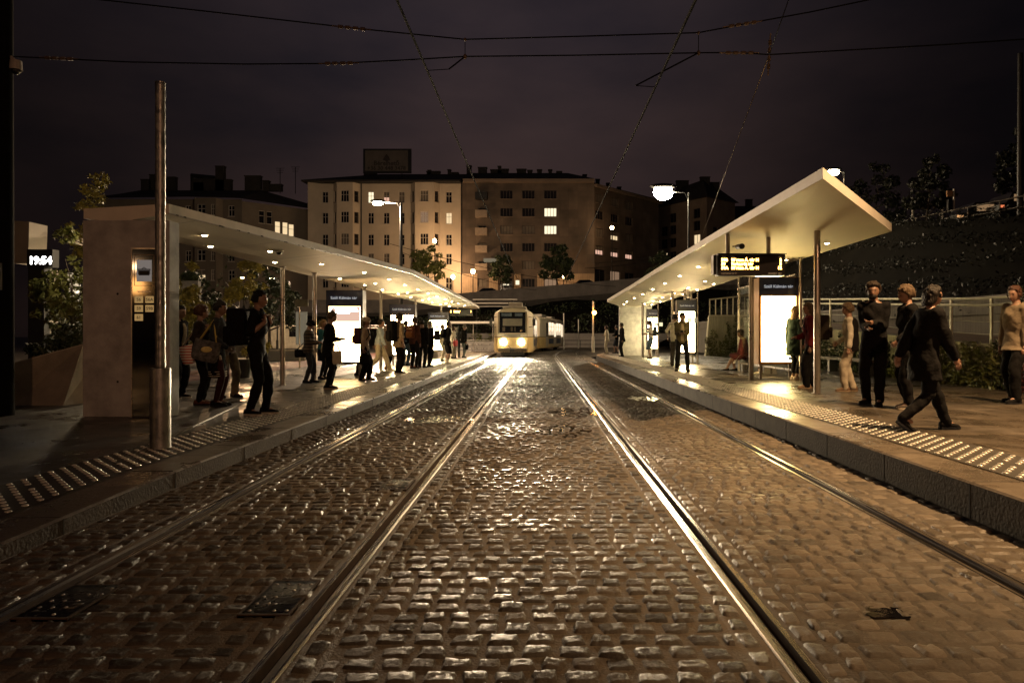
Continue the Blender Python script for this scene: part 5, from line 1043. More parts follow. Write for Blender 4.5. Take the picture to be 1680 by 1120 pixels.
t = thing('shelter_beam', 'pale horizontal canopy edge left of the tram mirror', 'canopy', (-5.8, 62, -.1)); b = MB(); b.bbox(-2.6, 1.6, 0, 1.4, 2.55, 2.75, .03); b.build('roof', canopy_edge, t)
for x in (-2.4, -.4, 1.4): b = MB(); b.cone((x, .7, 0), (x, .7, 2.56), .05, n=10); b.build('post', steel, t)
t = thing('planting_bed', 'dark green planting behind the railing left of the tram', 'planting', (-6.5, 64, -.1)); V, Q = leaves([(x, random.uniform(0, 1.5), random.uniform(.4, 1.4)) for x in np.linspace(-5, 4.5, 26)], [(.7, .6, .6)] * 26, 2600, .14); np_mesh('foliage', V, Q, leaf_lit, t)
for i, px in enumerate((925, 949)):
    t = thing('thin_pole', 'pale thin pole right of the tram, the %s of two' % ('nearer' if i == 0 else 'farther'), 'pole', (at(px, 0, 68 + 4 * i).x, 68 + 4 * i, -.1)); b = MB(); b.cone((0, 0, 0), (0, 0, 3.7 - .5 * i), .055, n=10); b.cone((0, 0, 0), (0, 0, .9), .08, n=10); b.build('shaft', white_post, t, smooth=40)
t = thing('covered_walkway', 'row of pale roof edges of a covered walkway below the parapet', 'walkway roof', (at(812, 0, 80).x, 80, 0)); b = MB(); b.box(-2.6, 2.6, 0, 1.5, 5.55, 5.68); b.box(-2.4, 3.0, -2.0, -1, 5.02, 5.14); b.box(-2.2, 2.2, -4, -3, 4.6, 4.66); b.build('roof', canopy_edge, t)
for x in (-2.2, 2.0): b = MB(); b.cone((x, .7, 0), (x, .7, 5.56), .08, n=8); b.build('post', dark_metal, t)
# ground cover of the bank
V, Q = leaves([(x, random.uniform(83, 94), 0) for x in np.linspace(-40, 40, 160)], [(1.4, 1.4, .7)] * 160, 9000, .22); V[:, 2] += .3 + np.clip((V[:, 1] - 82) / 13.4, 0, 1) * (6.15 + (np.clip(V[:, 0], -22, 24) + 12.6) * .0857 - 1.6)
tag(np_mesh('ground_cover', V, Q, leaf_dark), 'dark ground cover on the bank below the upper street', 'ground cover', kind='stuff')

# ------------------------------------------------------------------ right side: ivy wall, railing, ramp, hill with an upper road
def hillz(x, y):
    c = 3.4 + 4.6 * min(1, max(0, (y - 8) / 32)); c = min(c, 8.0); w = min(1, max(0, (x - 13.2) / 7.5)); w = w * w * (3 - 2 * w); f = min(1, max(0, (78 - y) / 20))
    return .2 + (1.9 + (c - 1.9) * w - .2) * f + (.25 * math.sin(x * 1.7 + y * .9) + .2 * math.sin(y * 2.1 - x)) * w * (1 - w) * 2
b = MB(); gx = np.concatenate([np.linspace(12.6, 22, 26), np.linspace(23, 90, 14)]); gy = np.linspace(-10, 80, 61); n = len(gx); vs = [(x, y, hillz(x, y)) for y in gy for x in gx]
b.add(vs, [(j * n + i, j * n + i + 1, (j + 1) * n + i + 1, (j + 1) * n + i) for j in range(60) for i in range(n - 1)]); struct(b.build('hill', soil, smooth=True))
cs = [(x, y, hillz(x, y) + .2) for y in np.arange(6, 62, 1.3) for x in (13.4, 14.6, 15.8, 17, 18.2, 19.4, 20.4)]; V, Q = leaves(cs, [(.9, .9, .35)] * len(cs), 26000, .075, up=.8)
tag(np_mesh('hillside_ivy', V, Q, mat('leaf_hill_shade', (.008, .010, .004), .5, var=.6, scale=2)), 'dark ivy and shrubs covering the hillside at right', 'ground cover', kind='stuff')  # near-black leaves: the shade of the unlit hill is put into their colour
rampm = mat('ramp_brick_paving', (.19, .125, .08), .7, var=.3, scale=3, bump=.3)
b = MB(); RY = [6, 14, 24, 30]; RZ = [1.05, 1.07, 1.60, 1.92]; vs = []
for y, z in zip(RY, RZ): vs += [(9.05, y, z - .12), (12.9, y, z - .05)]
b.add(vs, [(2 * i, 2 * i + 1, 2 * i + 3, 2 * i + 2) for i in range(3)]); struct(b.build('ramp', rampm))
wallm = mat('board_marked_concrete', (.36, .34, .25), .8, var=.25, scale=3, bump=.3, bscale=5, stretch=(6, 6, .3))
def zr_(y): return float(np.interp(y, RY, RZ))
t = thing('ramp_wall', 'low board marked concrete wall with ivy beside the right platform', 'wall', (9.05, 15, PR)); b = MB()
for i in range(3):
    y0, y1, z0, z1 = RY[i], RY[i + 1], RZ[i], RZ[i + 1]; vs = [(x, y, z) for x in (8.95, 9.2) for y, z in ((y0, 0), (y1, 0), (y1, z1), (y0, z0))]; b.add(vs, [(0, 3, 2, 1), (4, 5, 6, 7), (3, 7, 6, 2), (0, 4, 7, 3), (1, 2, 6, 5)])
b.build('wall_face', wallm, t); c = MB()
for i in range(3): y0, y1, z0, z1 = RY[i], RY[i + 1], RZ[i], RZ[i + 1]; vs = [(x, y, z + dz) for dz in (0.002, .06) for x in (8.9, 9.25) for y, z in ((y0, z0), (y1, z1))]; c.add(vs, [(0, 1, 3, 2), (4, 6, 7, 5), (0, 4, 5, 1), (2, 3, 7, 6), (0, 2, 6, 4), (1, 5, 7, 3)])
c.build('coping', wallm, t)
for o in list(t.children): o.matrix_parent_inverse = Matrix.Translation((9.05, 15, PR)).inverted()
t = thing('ramp_railing', 'pale steel railing with two bars on the ivy wall at right', 'railing', (9.08, 15, 1.1)); b = MB()
for dz in (.98, .84):
    for i in range(3): b.cone((9.08, RY[i], RZ[i] + dz), (9.08, RY[i + 1], RZ[i + 1] + dz), .028, n=8)
for i in range(3): b.cone((9.08, RY[i], RZ[i] + .5), (9.08, RY[i + 1], RZ[i + 1] + .5), .006, n=5); b.cone((9.08, RY[i], RZ[i] + .25), (9.08, RY[i + 1], RZ[i + 1] + .25), .006, n=5)
pale_steel = mat('pale_railing_steel', (.50, .48, .36), .42, .35, var=.15); b.build('rail_bar', pale_steel, t)
for y in (8, 10.2, 12.4, 13.75, 15.1, 17, 19.2, 21.4, 23.6, 25.8, 28, 29.9): b = MB(); b.box(9.06, 9.10, y - .03, y + .03, zr_(y) + .05, zr_(y) + .98); b.build('post', pale_steel, t)
for o in list(t.children): o.matrix_parent_inverse = Matrix.Translation((9.08, 15, 1.1)).inverted()
t = thing('hill_foot_wall', 'dark vertical ribbed retaining wall at the foot of the hill', 'wall', (12.8, 20, 1)); b = MB(); b.box(-.1, .15, -16, 40, -1, 1.35); b.build('wall_face', mat('ribbed_grey_wall', (.15, .14, .12), .85, var=.3, scale=4, stretch=(6, 6, .4), bump=.4, bscale=6), t); b = MB(); b.box(-.16, .2, -16, 40, 1.35, 1.43); b.build('coping', lowc, t)
# end wall of the ramp with a fence and climbing plants
t = thing('garden_wall', 'pale wall with a barred fence on top and climbing plants behind the right shelter', 'wall', (9.7, 36.2, PR)); b = MB(); b.add([(-.95, 0, 0), (1.6, 0, 0), (1.6, 0, 2.1), (-.75, 0, 2.1), (-.95, .3, 0), (1.6, .3, 0), (1.6, .3, 2.1), (-.75, .3, 2.1)], [(0, 1, 2, 3), (3, 2, 6, 7), (0, 3, 7, 4), (1, 5, 6, 2), (4, 7, 6, 5)]); b.build('wall_face', wallm, t)
b = MB(); b.box(-.75, 1.6, .1, .16, 2.1, 2.17); b.add([(-.72, .1, 2.95), (1.6, .1, 3.2), (1.6, .1, 3.27), (-.72, .1, 3.02), (-.72, .16, 2.95), (1.6, .16, 3.2), (1.6, .16, 3.27), (-.72, .16, 3.02)], [(0, 1, 2, 3), (3, 2, 6, 7), (0, 4, 5, 1), (4, 7, 6, 5), (0, 3, 7, 4)])
for i in range(8): x = -.72 + i * .31; b.box(x, x + .05, .1, .16, 2.17, 2.97 + (x + .72) * .108)
b.build('fence', pale_steel, t)
leaf_moss = mat('leaf_moss_green', (.10, .105, .03), .55, var=.5, scale=4)
def climber(label, x0, x1, y, z0, hs, count, size, lm, name='climbing_plant', axis='x', th=.07):
    t = thing(name, label, 'plant', ((x0 + x1) / 2 if axis == 'x' else y, y if axis == 'x' else (x0 + x1) / 2, z0)); b = MB(); cs, rs = [], []; n = len(hs)
    for i, h_ in enumerate(hs):
        u = (x0 + (x1 - x0) * (i + .5) / n) - (x0 + x1) / 2; k = max(2, int(h_ / .14)); pts = []
        for j in range(k + 1):
            z = h_ * j / k; du = random.gauss(0, .05); q = (u + du, -.05, z) if axis == 'x' else (-.05, u + du, z); pts.append(q); w_ = .16 * (1 - .6 * j / k) + .03; cs.append(q); rs.append((w_, th, .12) if axis == 'x' else (th, w_, .12))
        b.tube(pts, .008, n=4)
    b.build('stem', bark, t); V, Q = leaves(cs, rs, count, size, up=.2); np_mesh('foliage', V, Q, lm, t); return t
climber('climbing plants spreading up the pale garden wall', 8.75, 11.1, 36.15, PR, [.9, 1.3, 1.2, .7, 1.0, 1.7, .8, 2.2, 1.0, 1.6, .6], 2200, .06, leaf_moss)
climber('ivy hanging on the low wall behind the couple at right', 13.2, 17.2, 8.9, PR, [.75, .6, .8, .85, .5, .82, .9, .4, .84, .6, .8, .86, .7, .5], 3800, .055, leaf_lit, 'ivy', 'y', .12)
climber('dark bushy ivy behind the woman in the white blouse', 17.2, 24.5, 8.88, PR, [.8, 1.0, .6, .9, 1.1, .7, .9, 1.2, .6, 1.1, .9, .7], 3800, .06, leaf_dark, 'ivy', 'y', .16)
climber('ivy shoots climbing past the railing beside the man in the pale coat', 12.2, 13.4, 8.95, PR, [1.0, 1.9, 1.2, .9], 700, .05, leaf_dark, 'ivy', 'y', .08)
climber('reddish creeper beside the man in the pale coat at the right edge', 11.6, 12.7, 8.85, PR, [.5, .7, .6, .45], 900, .055, mat('leaf_red', (.12, .022, .02), .5, var=.4), 'creeper', 'y', .14)
t = thing('timber_bench', 'low dark timber bench at the foot of the ivy wall', 'bench', (8.55, 18.8, PR)); b = MB(); b.bbox(-.2, .2, -1.6, 1.6, .36, .43, .01); b.build('seat', mat('dark_timber', (.05, .035, .022), .6, var=.3, scale=6), t)
for y in (-1.2, 1.2): b = MB(); b.box(-.12, .12, y - .06, y + .06, 0, .36); b.build('leg', dark_metal, t)
# upper road on the hill: railing glints, shelter, traffic lights, trees
guard_rail('faint railing along the upper road on the hill crest', (20.8, 24, 6.0), (20.8, 54, 7.8), 0, (1.0, .55), 2.2, mat('crest_rail', (.08, .065, .05), .4, .6))
t = thing('bus_shelter', 'small pale bus shelter on the upper road of the hill', 'bus shelter', (at(1525, 0, 44).x, 44, 7.9)); b = MB(); b.add([(-.9, 0, 1.75), (1.3, 0, 1.95), (1.3, 0, 2.03), (-.9, 0, 1.85), (-.9, 1, 1.75), (1.3, 1, 1.95), (1.3, 1, 2.03), (-.9, 1, 1.85)], [(0, 1, 2, 3), (3, 2, 6, 7), (0, 4, 5, 1), (0, 3, 7, 4), (1, 5, 6, 2)]); b.build('roof', canopy_edge, t)
for x in (-.85, 1.1): b = MB(); b.box(x - .04, x + .04, .4, .48, 0, 1.8); b.build('post', white_post, t)
b = MB(); b.box(-.5, .3, .6, .62, .5, .75); b.build('lit_panel', emit('crest_lit_panel', (1, .5, .25), .8, False), t)
t = thing('traffic_light', 'traffic light post with a pale plate on the hill crest', 'traffic light', (at(1565, 0, 40).x, 40, 7.3)); b = MB(); b.cone((0, 0, 0), (0, 0, 2.6), .05, n=8); b.build('post', white_post, t); b = MB(); b.box(-.42, -.1, -.05, .05, 2.15, 2.5); b.build('plate', mat('amber_plate', (.45, .25, .12), .5), t); b = MB(); b.bbox(-.4, -.12, -.1, .1, 1.2, 2.0, .03); b.build('signal_head', black_metal, t)
def road_car(label, px, Y, z, w, col): t = thing('passing_car', label, 'car', (at(px, 0, Y).x, Y, z), group='cars on the hill road'); b = MB(); prof = [(-w, .3), (-w, .75), (-w * .7, .85), (-w * .45, 1.35), (w * .4, 1.38), (w * .75, .88), (w, .78), (w, .3)]; n = 8; b.add([(x, 0, zz) for x, zz in prof] + [(x, 1.6, zz) for x, zz in prof], [tuple(range(n))[::-1], tuple(range(n, 16))] + [(i, (i + 1) % n, n + (i + 1) % n, n + i) for i in range(n)]); b.build('body', mat('passing_car_paint', (.015, .012, .011), .3, coat=.4), t); k = MB(); k.box(-w * .4, w * .35, -.02, -.001, .92, 1.25); k.build('window', emit('car_window_glow', (1, .6, .3), .25, False), t); k = MB(); k.box(w * .8, w * .98, -.03, -.001, .6, .72); k.box(-w * .98, -w * .8, -.03, -.001, .6, .72); k.build('lamp_cluster', emit(col[0], col[1], .9, False), t)
road_car('small car with orange lamps low on the hill road beside the right shelter corner', 1484, 46, 7.6, 1.5, ('car_lamp_amber', (1, .5, .2))); road_car('car with warm lamps right of the traffic light on the hill road', 1625, 34, 6.6, 1.7, ('car_lamp_amber', (1, .5, .2)))
road_car('car at the right edge of the hill road', 1680, 33, 6.9, 1.2, ('car_lamp_red', (1, .25, .1)))
HG = 'trees on the hill'  # these trees share the leaf colour darkened for the hill's shade
tree('slender conical tree on the hill behind the right shelter', (at(1437, 0, 50).x, 50, 7.6), 6.2, 1.9, mat('leaf_hill_shade', (.008, .010, .004), .5), 2600, .16, tr=.10, clear=.1, group=HG, clumps=34)
tree('broad dark tree standing against the night sky on the hill', (at(1523, 0, 42).x, 42, 7.2), 5.0, 1.35, mat('leaf_hill_shade', (.008, .010, .004), .5), 2600, .13, tr=.08, clear=.38, group=HG)
tree('dark tree on the hill at the right edge of the photograph', (at(1672, 0, 36).x, 36, 6.4), 5.8, 1.2, mat('leaf_hill_shade', (.008, .010, .004), .5), 2200, .13, tr=.08, clear=.42, group=HG)
tree('dark bush on the crest behind the stay wire', (at(1240, 0, 70).x, 70, 7.5), 5.5, 3.0, mat('leaf_hill_shade', (.008, .010, .004), .5), 2000, .25, tr=.12, clear=.1, group=HG)

# ------------------------------------------------------------------ left plaza: station building, clock pylon, planter, low walls, kiosk
stc = mat('station_concrete', (.40, .34, .26), .7, var=.15, scale=.8); YS_ = 27.0
sx = lambda px, Y=YS_: (px - CX) * Y / F
sz = lambda py, Y=YS_: H - (py - CY) * Y / F
t = thing('station_building', 'lit station building with concrete fins at the far left', 'station building', (sx(60), YS_, .06)); inv = Matrix.Translation((sx(60), YS_, .06)).inverted()
b = MB(); b.add([(sx(22), YS_, sz(432)), (sx(46), YS_, sz(432)), (sx(48), YS_, sz(364)), (sx(22), YS_, sz(362)), (sx(22), YS_ + 1, sz(432)), (sx(46), YS_ + 1, sz(432)), (sx(48), YS_ + 1, sz(364)), (sx(22), YS_ + 1, sz(362))], [(0, 1, 2, 3), (1, 5, 6, 2), (3, 2, 6, 7), (0, 4, 5, 1)]); b.build('fin', stc, t)
b = MB(); b.add([(sx(50), YS_ + 2, sz(386)), (sx(140), YS_ + 2, sz(366)), (sx(140), YS_ + 2, sz(360)), (sx(50), YS_ + 2, sz(374)), (sx(50), YS_ + 5, sz(386)), (sx(140), YS_ + 5, sz(366)), (sx(140), YS_ + 5, sz(360)), (sx(50), YS_ + 5, sz(374))], [(0, 1, 2, 3), (3, 2, 6, 7), (0, 4, 5, 1)]); b.add([(sx(82), YS_ + 2.5, sz(412)), (sx(118), YS_ + 2.5, sz(372)), (sx(140), YS_ + 2.5, sz(368)), (sx(140), YS_ + 2.5, sz(440)), (sx(90), YS_ + 2.5, sz(440)), (sx(82), YS_ + 3.5, sz(412)), (sx(118), YS_ + 3.5, sz(372)), (sx(140), YS_ + 3.5, sz(368))], [(0, 4, 3, 2, 1), (0, 1, 6, 5), (1, 2, 7, 6)]); b.build('roof', stc, t)
b = MB(); b.box(sx(72), sx(93), YS_ - .5, YS_ + .1, .06, sz(444)); b.build('pillar', stc, t)
b = MB(); b.box(sx(10), sx(200), YS_ + 6, YS_ + 6.3, .06, sz(440)); b.build('wall', mat('station_back_wall', (.10, .09, .08), .8), t)
b = MB(); b.box(sx(24), sx(46), YS_ + 3, YS_ + 3.1, sz(498), sz(436)); b.build('lit_window', emit('station_lit_window', (1, .80, .52), .55), t)
b = MB(); b.box(sx(22), sx(48), YS_ + 1.0, YS_ + 1.1, sz(456), sz(452)); b.box(sx(90), sx(135), YS_ + 2.2, YS_ + 2.3, sz(454), sz(451)); b.box(sx(100), sx(104), YS_ + 2.1, YS_ + 2.2, sz(473), sz(470)); b.build('tube_light', emit('station_tube', (1, .85, .6), 3.5), t)
b = MB(); b.box(sx(115), sx(137), YS_ + 3, YS_ + 3.4, sz(541), sz(532)); b.build('kiosk_sign', emit('kiosk_sign', (1, .82, .6), 1.2), t); b = MB(); b.box(sx(121), sx(129), YS_ + 3.2, YS_ + 3.3, sz(558), sz(546)); b.build('kiosk_window', emit('station_lit_window', (1, .80, .52), .55), t)
b = MB()
for py in (441, 470, 484): b.box(sx(22), sx(48), YS_ + .98, YS_ + 1.0, sz(py + .8), sz(py))
b.build('window_bar', dark_metal, t)
for o in list(t.children): o.matrix_parent_inverse = inv
lamp('station_ceiling_light', 'POINT', (sx(40) - t.location.x, 3.0, 3.2), 220, (1, .78, .5), t, .3); lamp('station_hall_light', 'POINT', (sx(112) - t.location.x, .8, 2.6), 130, (1, .78, .5), t, .3)
t = thing('clock_pylon', 'dark pylon with white digits showing the time beside the station', 'clock pylon', (sx(65, 22), 22, .06)); w_ = sx(86, 22) - sx(65, 22); b = MB(); b.box(-w_, w_, 0, .3, sz(441, 22), sz(412, 22)); b.build('clock_head', dark_metal, t); b = MB(); b.box(-w_ * .95, -w_ * .95 + .52, .02, .28, 0, sz(441, 22)); b.build('shaft', dark_metal, t)
text('19:54', .34, emit('clock_digits', (1, .97, .92), 7), 'clock_digits', t, upright(0.02, -.004, sz(436, 22) + .0), .003, 'CENTER', .012)
t = thing('concrete_planter', 'leaning concrete planter with a dark shrub left of the end wall', 'planter', (sx(80, 12), 12, .06)); Yp = 12.0; q = lambda px, py, Y=Yp: (sx(px, Y), Y, sz(py, Y)); b = MB(); o_ = Vector((sx(80, 12), 12, .06))
vs = [q(20, 662), q(104, 652), q(136, 566, 12.5), q(24, 596)]; vs = [Vector(v) - o_ for v in vs]; vs[0].z = 0; vs[1].z = 0; bk = [v + Vector((-.25 if i > 1 else .1, 1.1, 0)) for i, v in enumerate(vs)]
b.add(vs + bk, [(0, 1, 2, 3), (1, 5, 6, 2), (4, 7, 6, 5), (0, 3, 7, 4), (0, 4, 5, 1)]); tr_ = [vs[3], vs[2], bk[2], bk[3]]; b.build('trough', mat('planter_concrete', (.20, .165, .13), .8, var=.3, scale=2, bump=.2), t); rm = MB(); cen = sum(tr_, Vector()) / 4; inn = [v.lerp(cen, .16) for v in tr_]; rm.add([v + Vector((0, 0, .02)) for v in tr_] + [v + Vector((0, 0, .02)) for v in inn] + [v.copy() for v in tr_] + [v - Vector((0, 0, .1)) for v in inn], [(0, 1, 5, 4), (1, 2, 6, 5), (2, 3, 7, 6), (3, 0, 4, 7), (0, 8, 9, 1), (1, 9, 10, 2), (8, 0, 3, 11), (12, 13, 14, 15), (4, 5, 13, 12), (5, 6, 14, 13), (6, 7, 15, 14), (7, 4, 12, 15)]); rm.build('rim', mat('planter_rim', (.30, .26, .21), .7, var=.2), t)
t = thing('shrub', 'dark shrub growing in the leaning concrete planter', 'shrub', tuple(o_ + cen)); cs = [tuple((inn[i % 4] - cen) * random.uniform(.2, .9) + Vector((0, 0, random.uniform(.05, .25)))) for i in range(14)] + [(-.3 + .1 * i, .1, .25 + .06 * i) for i in range(5)]; V, Q = leaves(cs, [(.16, .16, .12)] * len(cs), 1500, .05); np_mesh('foliage', V, Q, leaf_dark, t); b = MB()
for c_ in cs[:8]: b.tube([(c_[0] * .4, c_[1] * .4, -.1), c_], [.008, .003], n=4)
b.build('stem', bark, t)
for (pa, pb, Y, z0, z1, lab) in ((425, 500, 34, .06, .55, 'low concrete seat wall seen under the left roof'), (300, 430, 40, .06, .8, 'long low wall behind the trees under the left roof')):
    t = thing('seat_wall', lab, 'wall', (sx((pa + pb) / 2, Y), Y, z0)); hw = (sx(pb, Y) - sx(pa, Y)) / 2; b = MB(); b.bbox(-hw, hw, 0, .5, 0, z1 - z0, .02); b.build('wall_face', lowc, t); b = MB(); b.bbox(-hw - .04, hw + .04, -.04, .54, z1 - z0, z1 - z0 + .07, .01); b.build('coping', stc, t)
guard_rail('pale railing across the plaza seen between the left shelter posts', (sx(300, 44), 44, .06), (sx(640, 44), 44, .06), 0, (1.9, 1.75), 2.6, steel, .04)
t = thing('parked_van', 'pale van parked behind the plaza railing under the left roof', 'van', (sx(470, 50), 50, .06)); b = MB(); prof = [(-2.3, .35), (-2.35, 1.0), (-2.2, 2.0), (1.0, 2.05), (1.7, 1.25), (2.3, 1.05), (2.35, .35)]; n = 7; b.add([(x, 0, z) for x, z in prof] + [(x, 1.8, z) for x, z in prof], [tuple(range(n))[::-1], tuple(range(n, 14))] + [(i, (i + 1) % n, n + (i + 1) % n, n + i) for i in range(n)]); b.build('body', mat('van_paint', (.55, .52, .47), .3, coat=.4), t, smooth=30)
b = MB(); b.add([(.2, -.01, 1.2), (1.5, -.01, 1.2), (1.0, -.01, 1.85), (.2, -.01, 1.85)], [(0, 1, 2, 3)]); b.build('window', mat('car_glass', (.01, .01, .012), .08), t)
for x in (-1.5, 1.5): b = MB(); b.cone((x, -.05, .33), (x, .15, .33), .33, n=16); b.build('wheel', mat('tyre', (.012, .012, .012), .8), t)
t = thing('notice_board', 'grey plaza notice board on a post seen through the glass under the left roof', 'notice board', (sx(495, 26), 26, .06)); b = MB(); b.box(-.25, .25, -.03, .03, 2.35, 2.62); b.build('board', mat('notice_face', (.22, .23, .19), .5), t); b = MB(); b.cone((-.08, 0, 0), (-.08, 0, 2.36), .03, n=8); b.build('post', steel, t)
b = MB(); b.box(-.22, .2, -.02, .02, .9, 2.15); b.build('timetable', emit('timetable_panel', (.9, .75, .5), .16, False), t)
t = thing('waste_bin', 'dark waste bin on the plaza behind the backpack man', 'waste bin', (sx(398, 20), 20, .06)); b = MB(); b.cone((0, 0, 0), (0, 0, .5), .20, .28, n=16); b.cone((0, 0, .5), (0, 0, .55), .30, n=16); b.build('bin_body', black_metal, t, smooth=40)
# ------------------------------------------------------------------ people
def cloth(col, rough=.85, name=None):
    nm = name or 'cloth_%02d_%02d_%02d' % tuple(int(c * 99) for c in col)
    return mat(nm, col, rough, var=.22, scale=9, bump=.5, bscale=28, spec=.06)
def skin(k=0): return mat('skin_%d' % k, ((.24, .135, .092), (.17, .092, .06), (.32, .20, .14))[k], .5, var=.08, scale=12)
HAIR = {'black': (.006, .005, .0045), 'brown': (.022, .013, .008), 'dark': (.011, .0075, .0055), 'blond': (.24, .155, .07), 'auburn': (.05, .02, .011), 'grey': (.14, .125, .11), 'light': (.085, .055, .032)}
def hair_m(k): return mat('hair_' + k, HAIR[k], .6, spec=.25, var=.45, scale=30, bump=1.0, bscale=70, stretch=(1, 1, .15))
eye_m = mat('eye', (.02, .015, .012), .2, var=0); lip_m = mat('lip', (.25, .09, .07), .5, var=0); brow_m = mat('brow', (.03, .02, .014), .8, var=0)
def remesh(b, voxel, it=3, wr=0.0, seed=0):
    me = bpy.data.meshes.new('tmp'); me.from_pydata([tuple(v) for v in b.v], [], b.f); me.update(); o = bpy.data.objects.new('tmp', me); COL.objects.link(o)
    m = o.modifiers.new('r', 'REMESH'); m.mode = 'VOXEL'; m.voxel_size = voxel; m.use_smooth_shade = True
    if it: k = o.modifiers.new('s', 'SMOOTH'); k.factor = .5; k.iterations = it
    bpy.context.view_layer.update(); r = bpy.data.meshes.new_from_object(o.evaluated_get(bpy.context.evaluated_depsgraph_get())); bpy.data.objects.remove(o); bpy.data.meshes.remove(me)
    n = len(r.vertices); V = np.empty(n * 3, np.float32); r.vertices.foreach_get('co', V); V = V.reshape(-1, 3)
    if wr:      # folds: gentle waves along the cloth
        N = np.empty(n * 3, np.float32); r.vertices.foreach_get('normal', N); N = N.reshape(-1, 3); s = seed * 1.7
        w = np.sin(V[:, 2] * 38 + 2.2 * np.sin(V[:, 1] * 17 + s) + 2 * np.sin(V[:, 0] * 15 + s)) * .5 + np.sin(V[:, 2] * 21 + V[:, 1] * 24 + s) * .5 + .4 * np.sin(V[:, 0] * 60 + V[:, 2] * 13 + s)
        V = V + N * (w * wr)[:, None]; r.vertices.foreach_set('co', np.ascontiguousarray(V.ravel(), np.float32)); r.update()
    return r
def link(name, me, mats, parent):
    me.name = name; me.materials.clear()
    for m in (mats if isinstance(mats, (list, tuple)) else [mats]): me.materials.append(m)
    o = bpy.data.objects.new(name, me); COL.objects.link(o); o.parent = parent; return o
def ik(P, T, a, b, hint):
    P, T, hint = Vector(P), Vector(T), Vector(hint); d = T - P; L = min(d.length, (a + b) * .998); u = d.normalized(); T = P + u * L; x = (a * a - b * b + L * L) / (2 * L); h = math.sqrt(max(0, a * a - x * x)); n = hint - u * hint.dot(u); n = n.normalized() if n.length > 1e-5 else u.orthogonal().normalized(); return P + u * x + n * h, T
ARM = {'down': (.04, .235, .80), 'phone': (.25, .075, 1.12), 'phone_low': (.25, .08, 1.04), 'strap': (.15, .14, 1.30), 'pocket': (.05, .20, .88), 'hold': (.20, .17, .98), 'cross': (.18, -.06, 1.16), 'hip': (.02, .27, .98), 'carry': (.0, .25, .76), 'swing_f': (.24, .20, .88), 'swing_b': (-.20, .22, .86), 'ear': (.08, .13, 1.50), 'lap': (.25, .12, .78), 'gest': (.30, .12, 1.20)}
NP = [0]
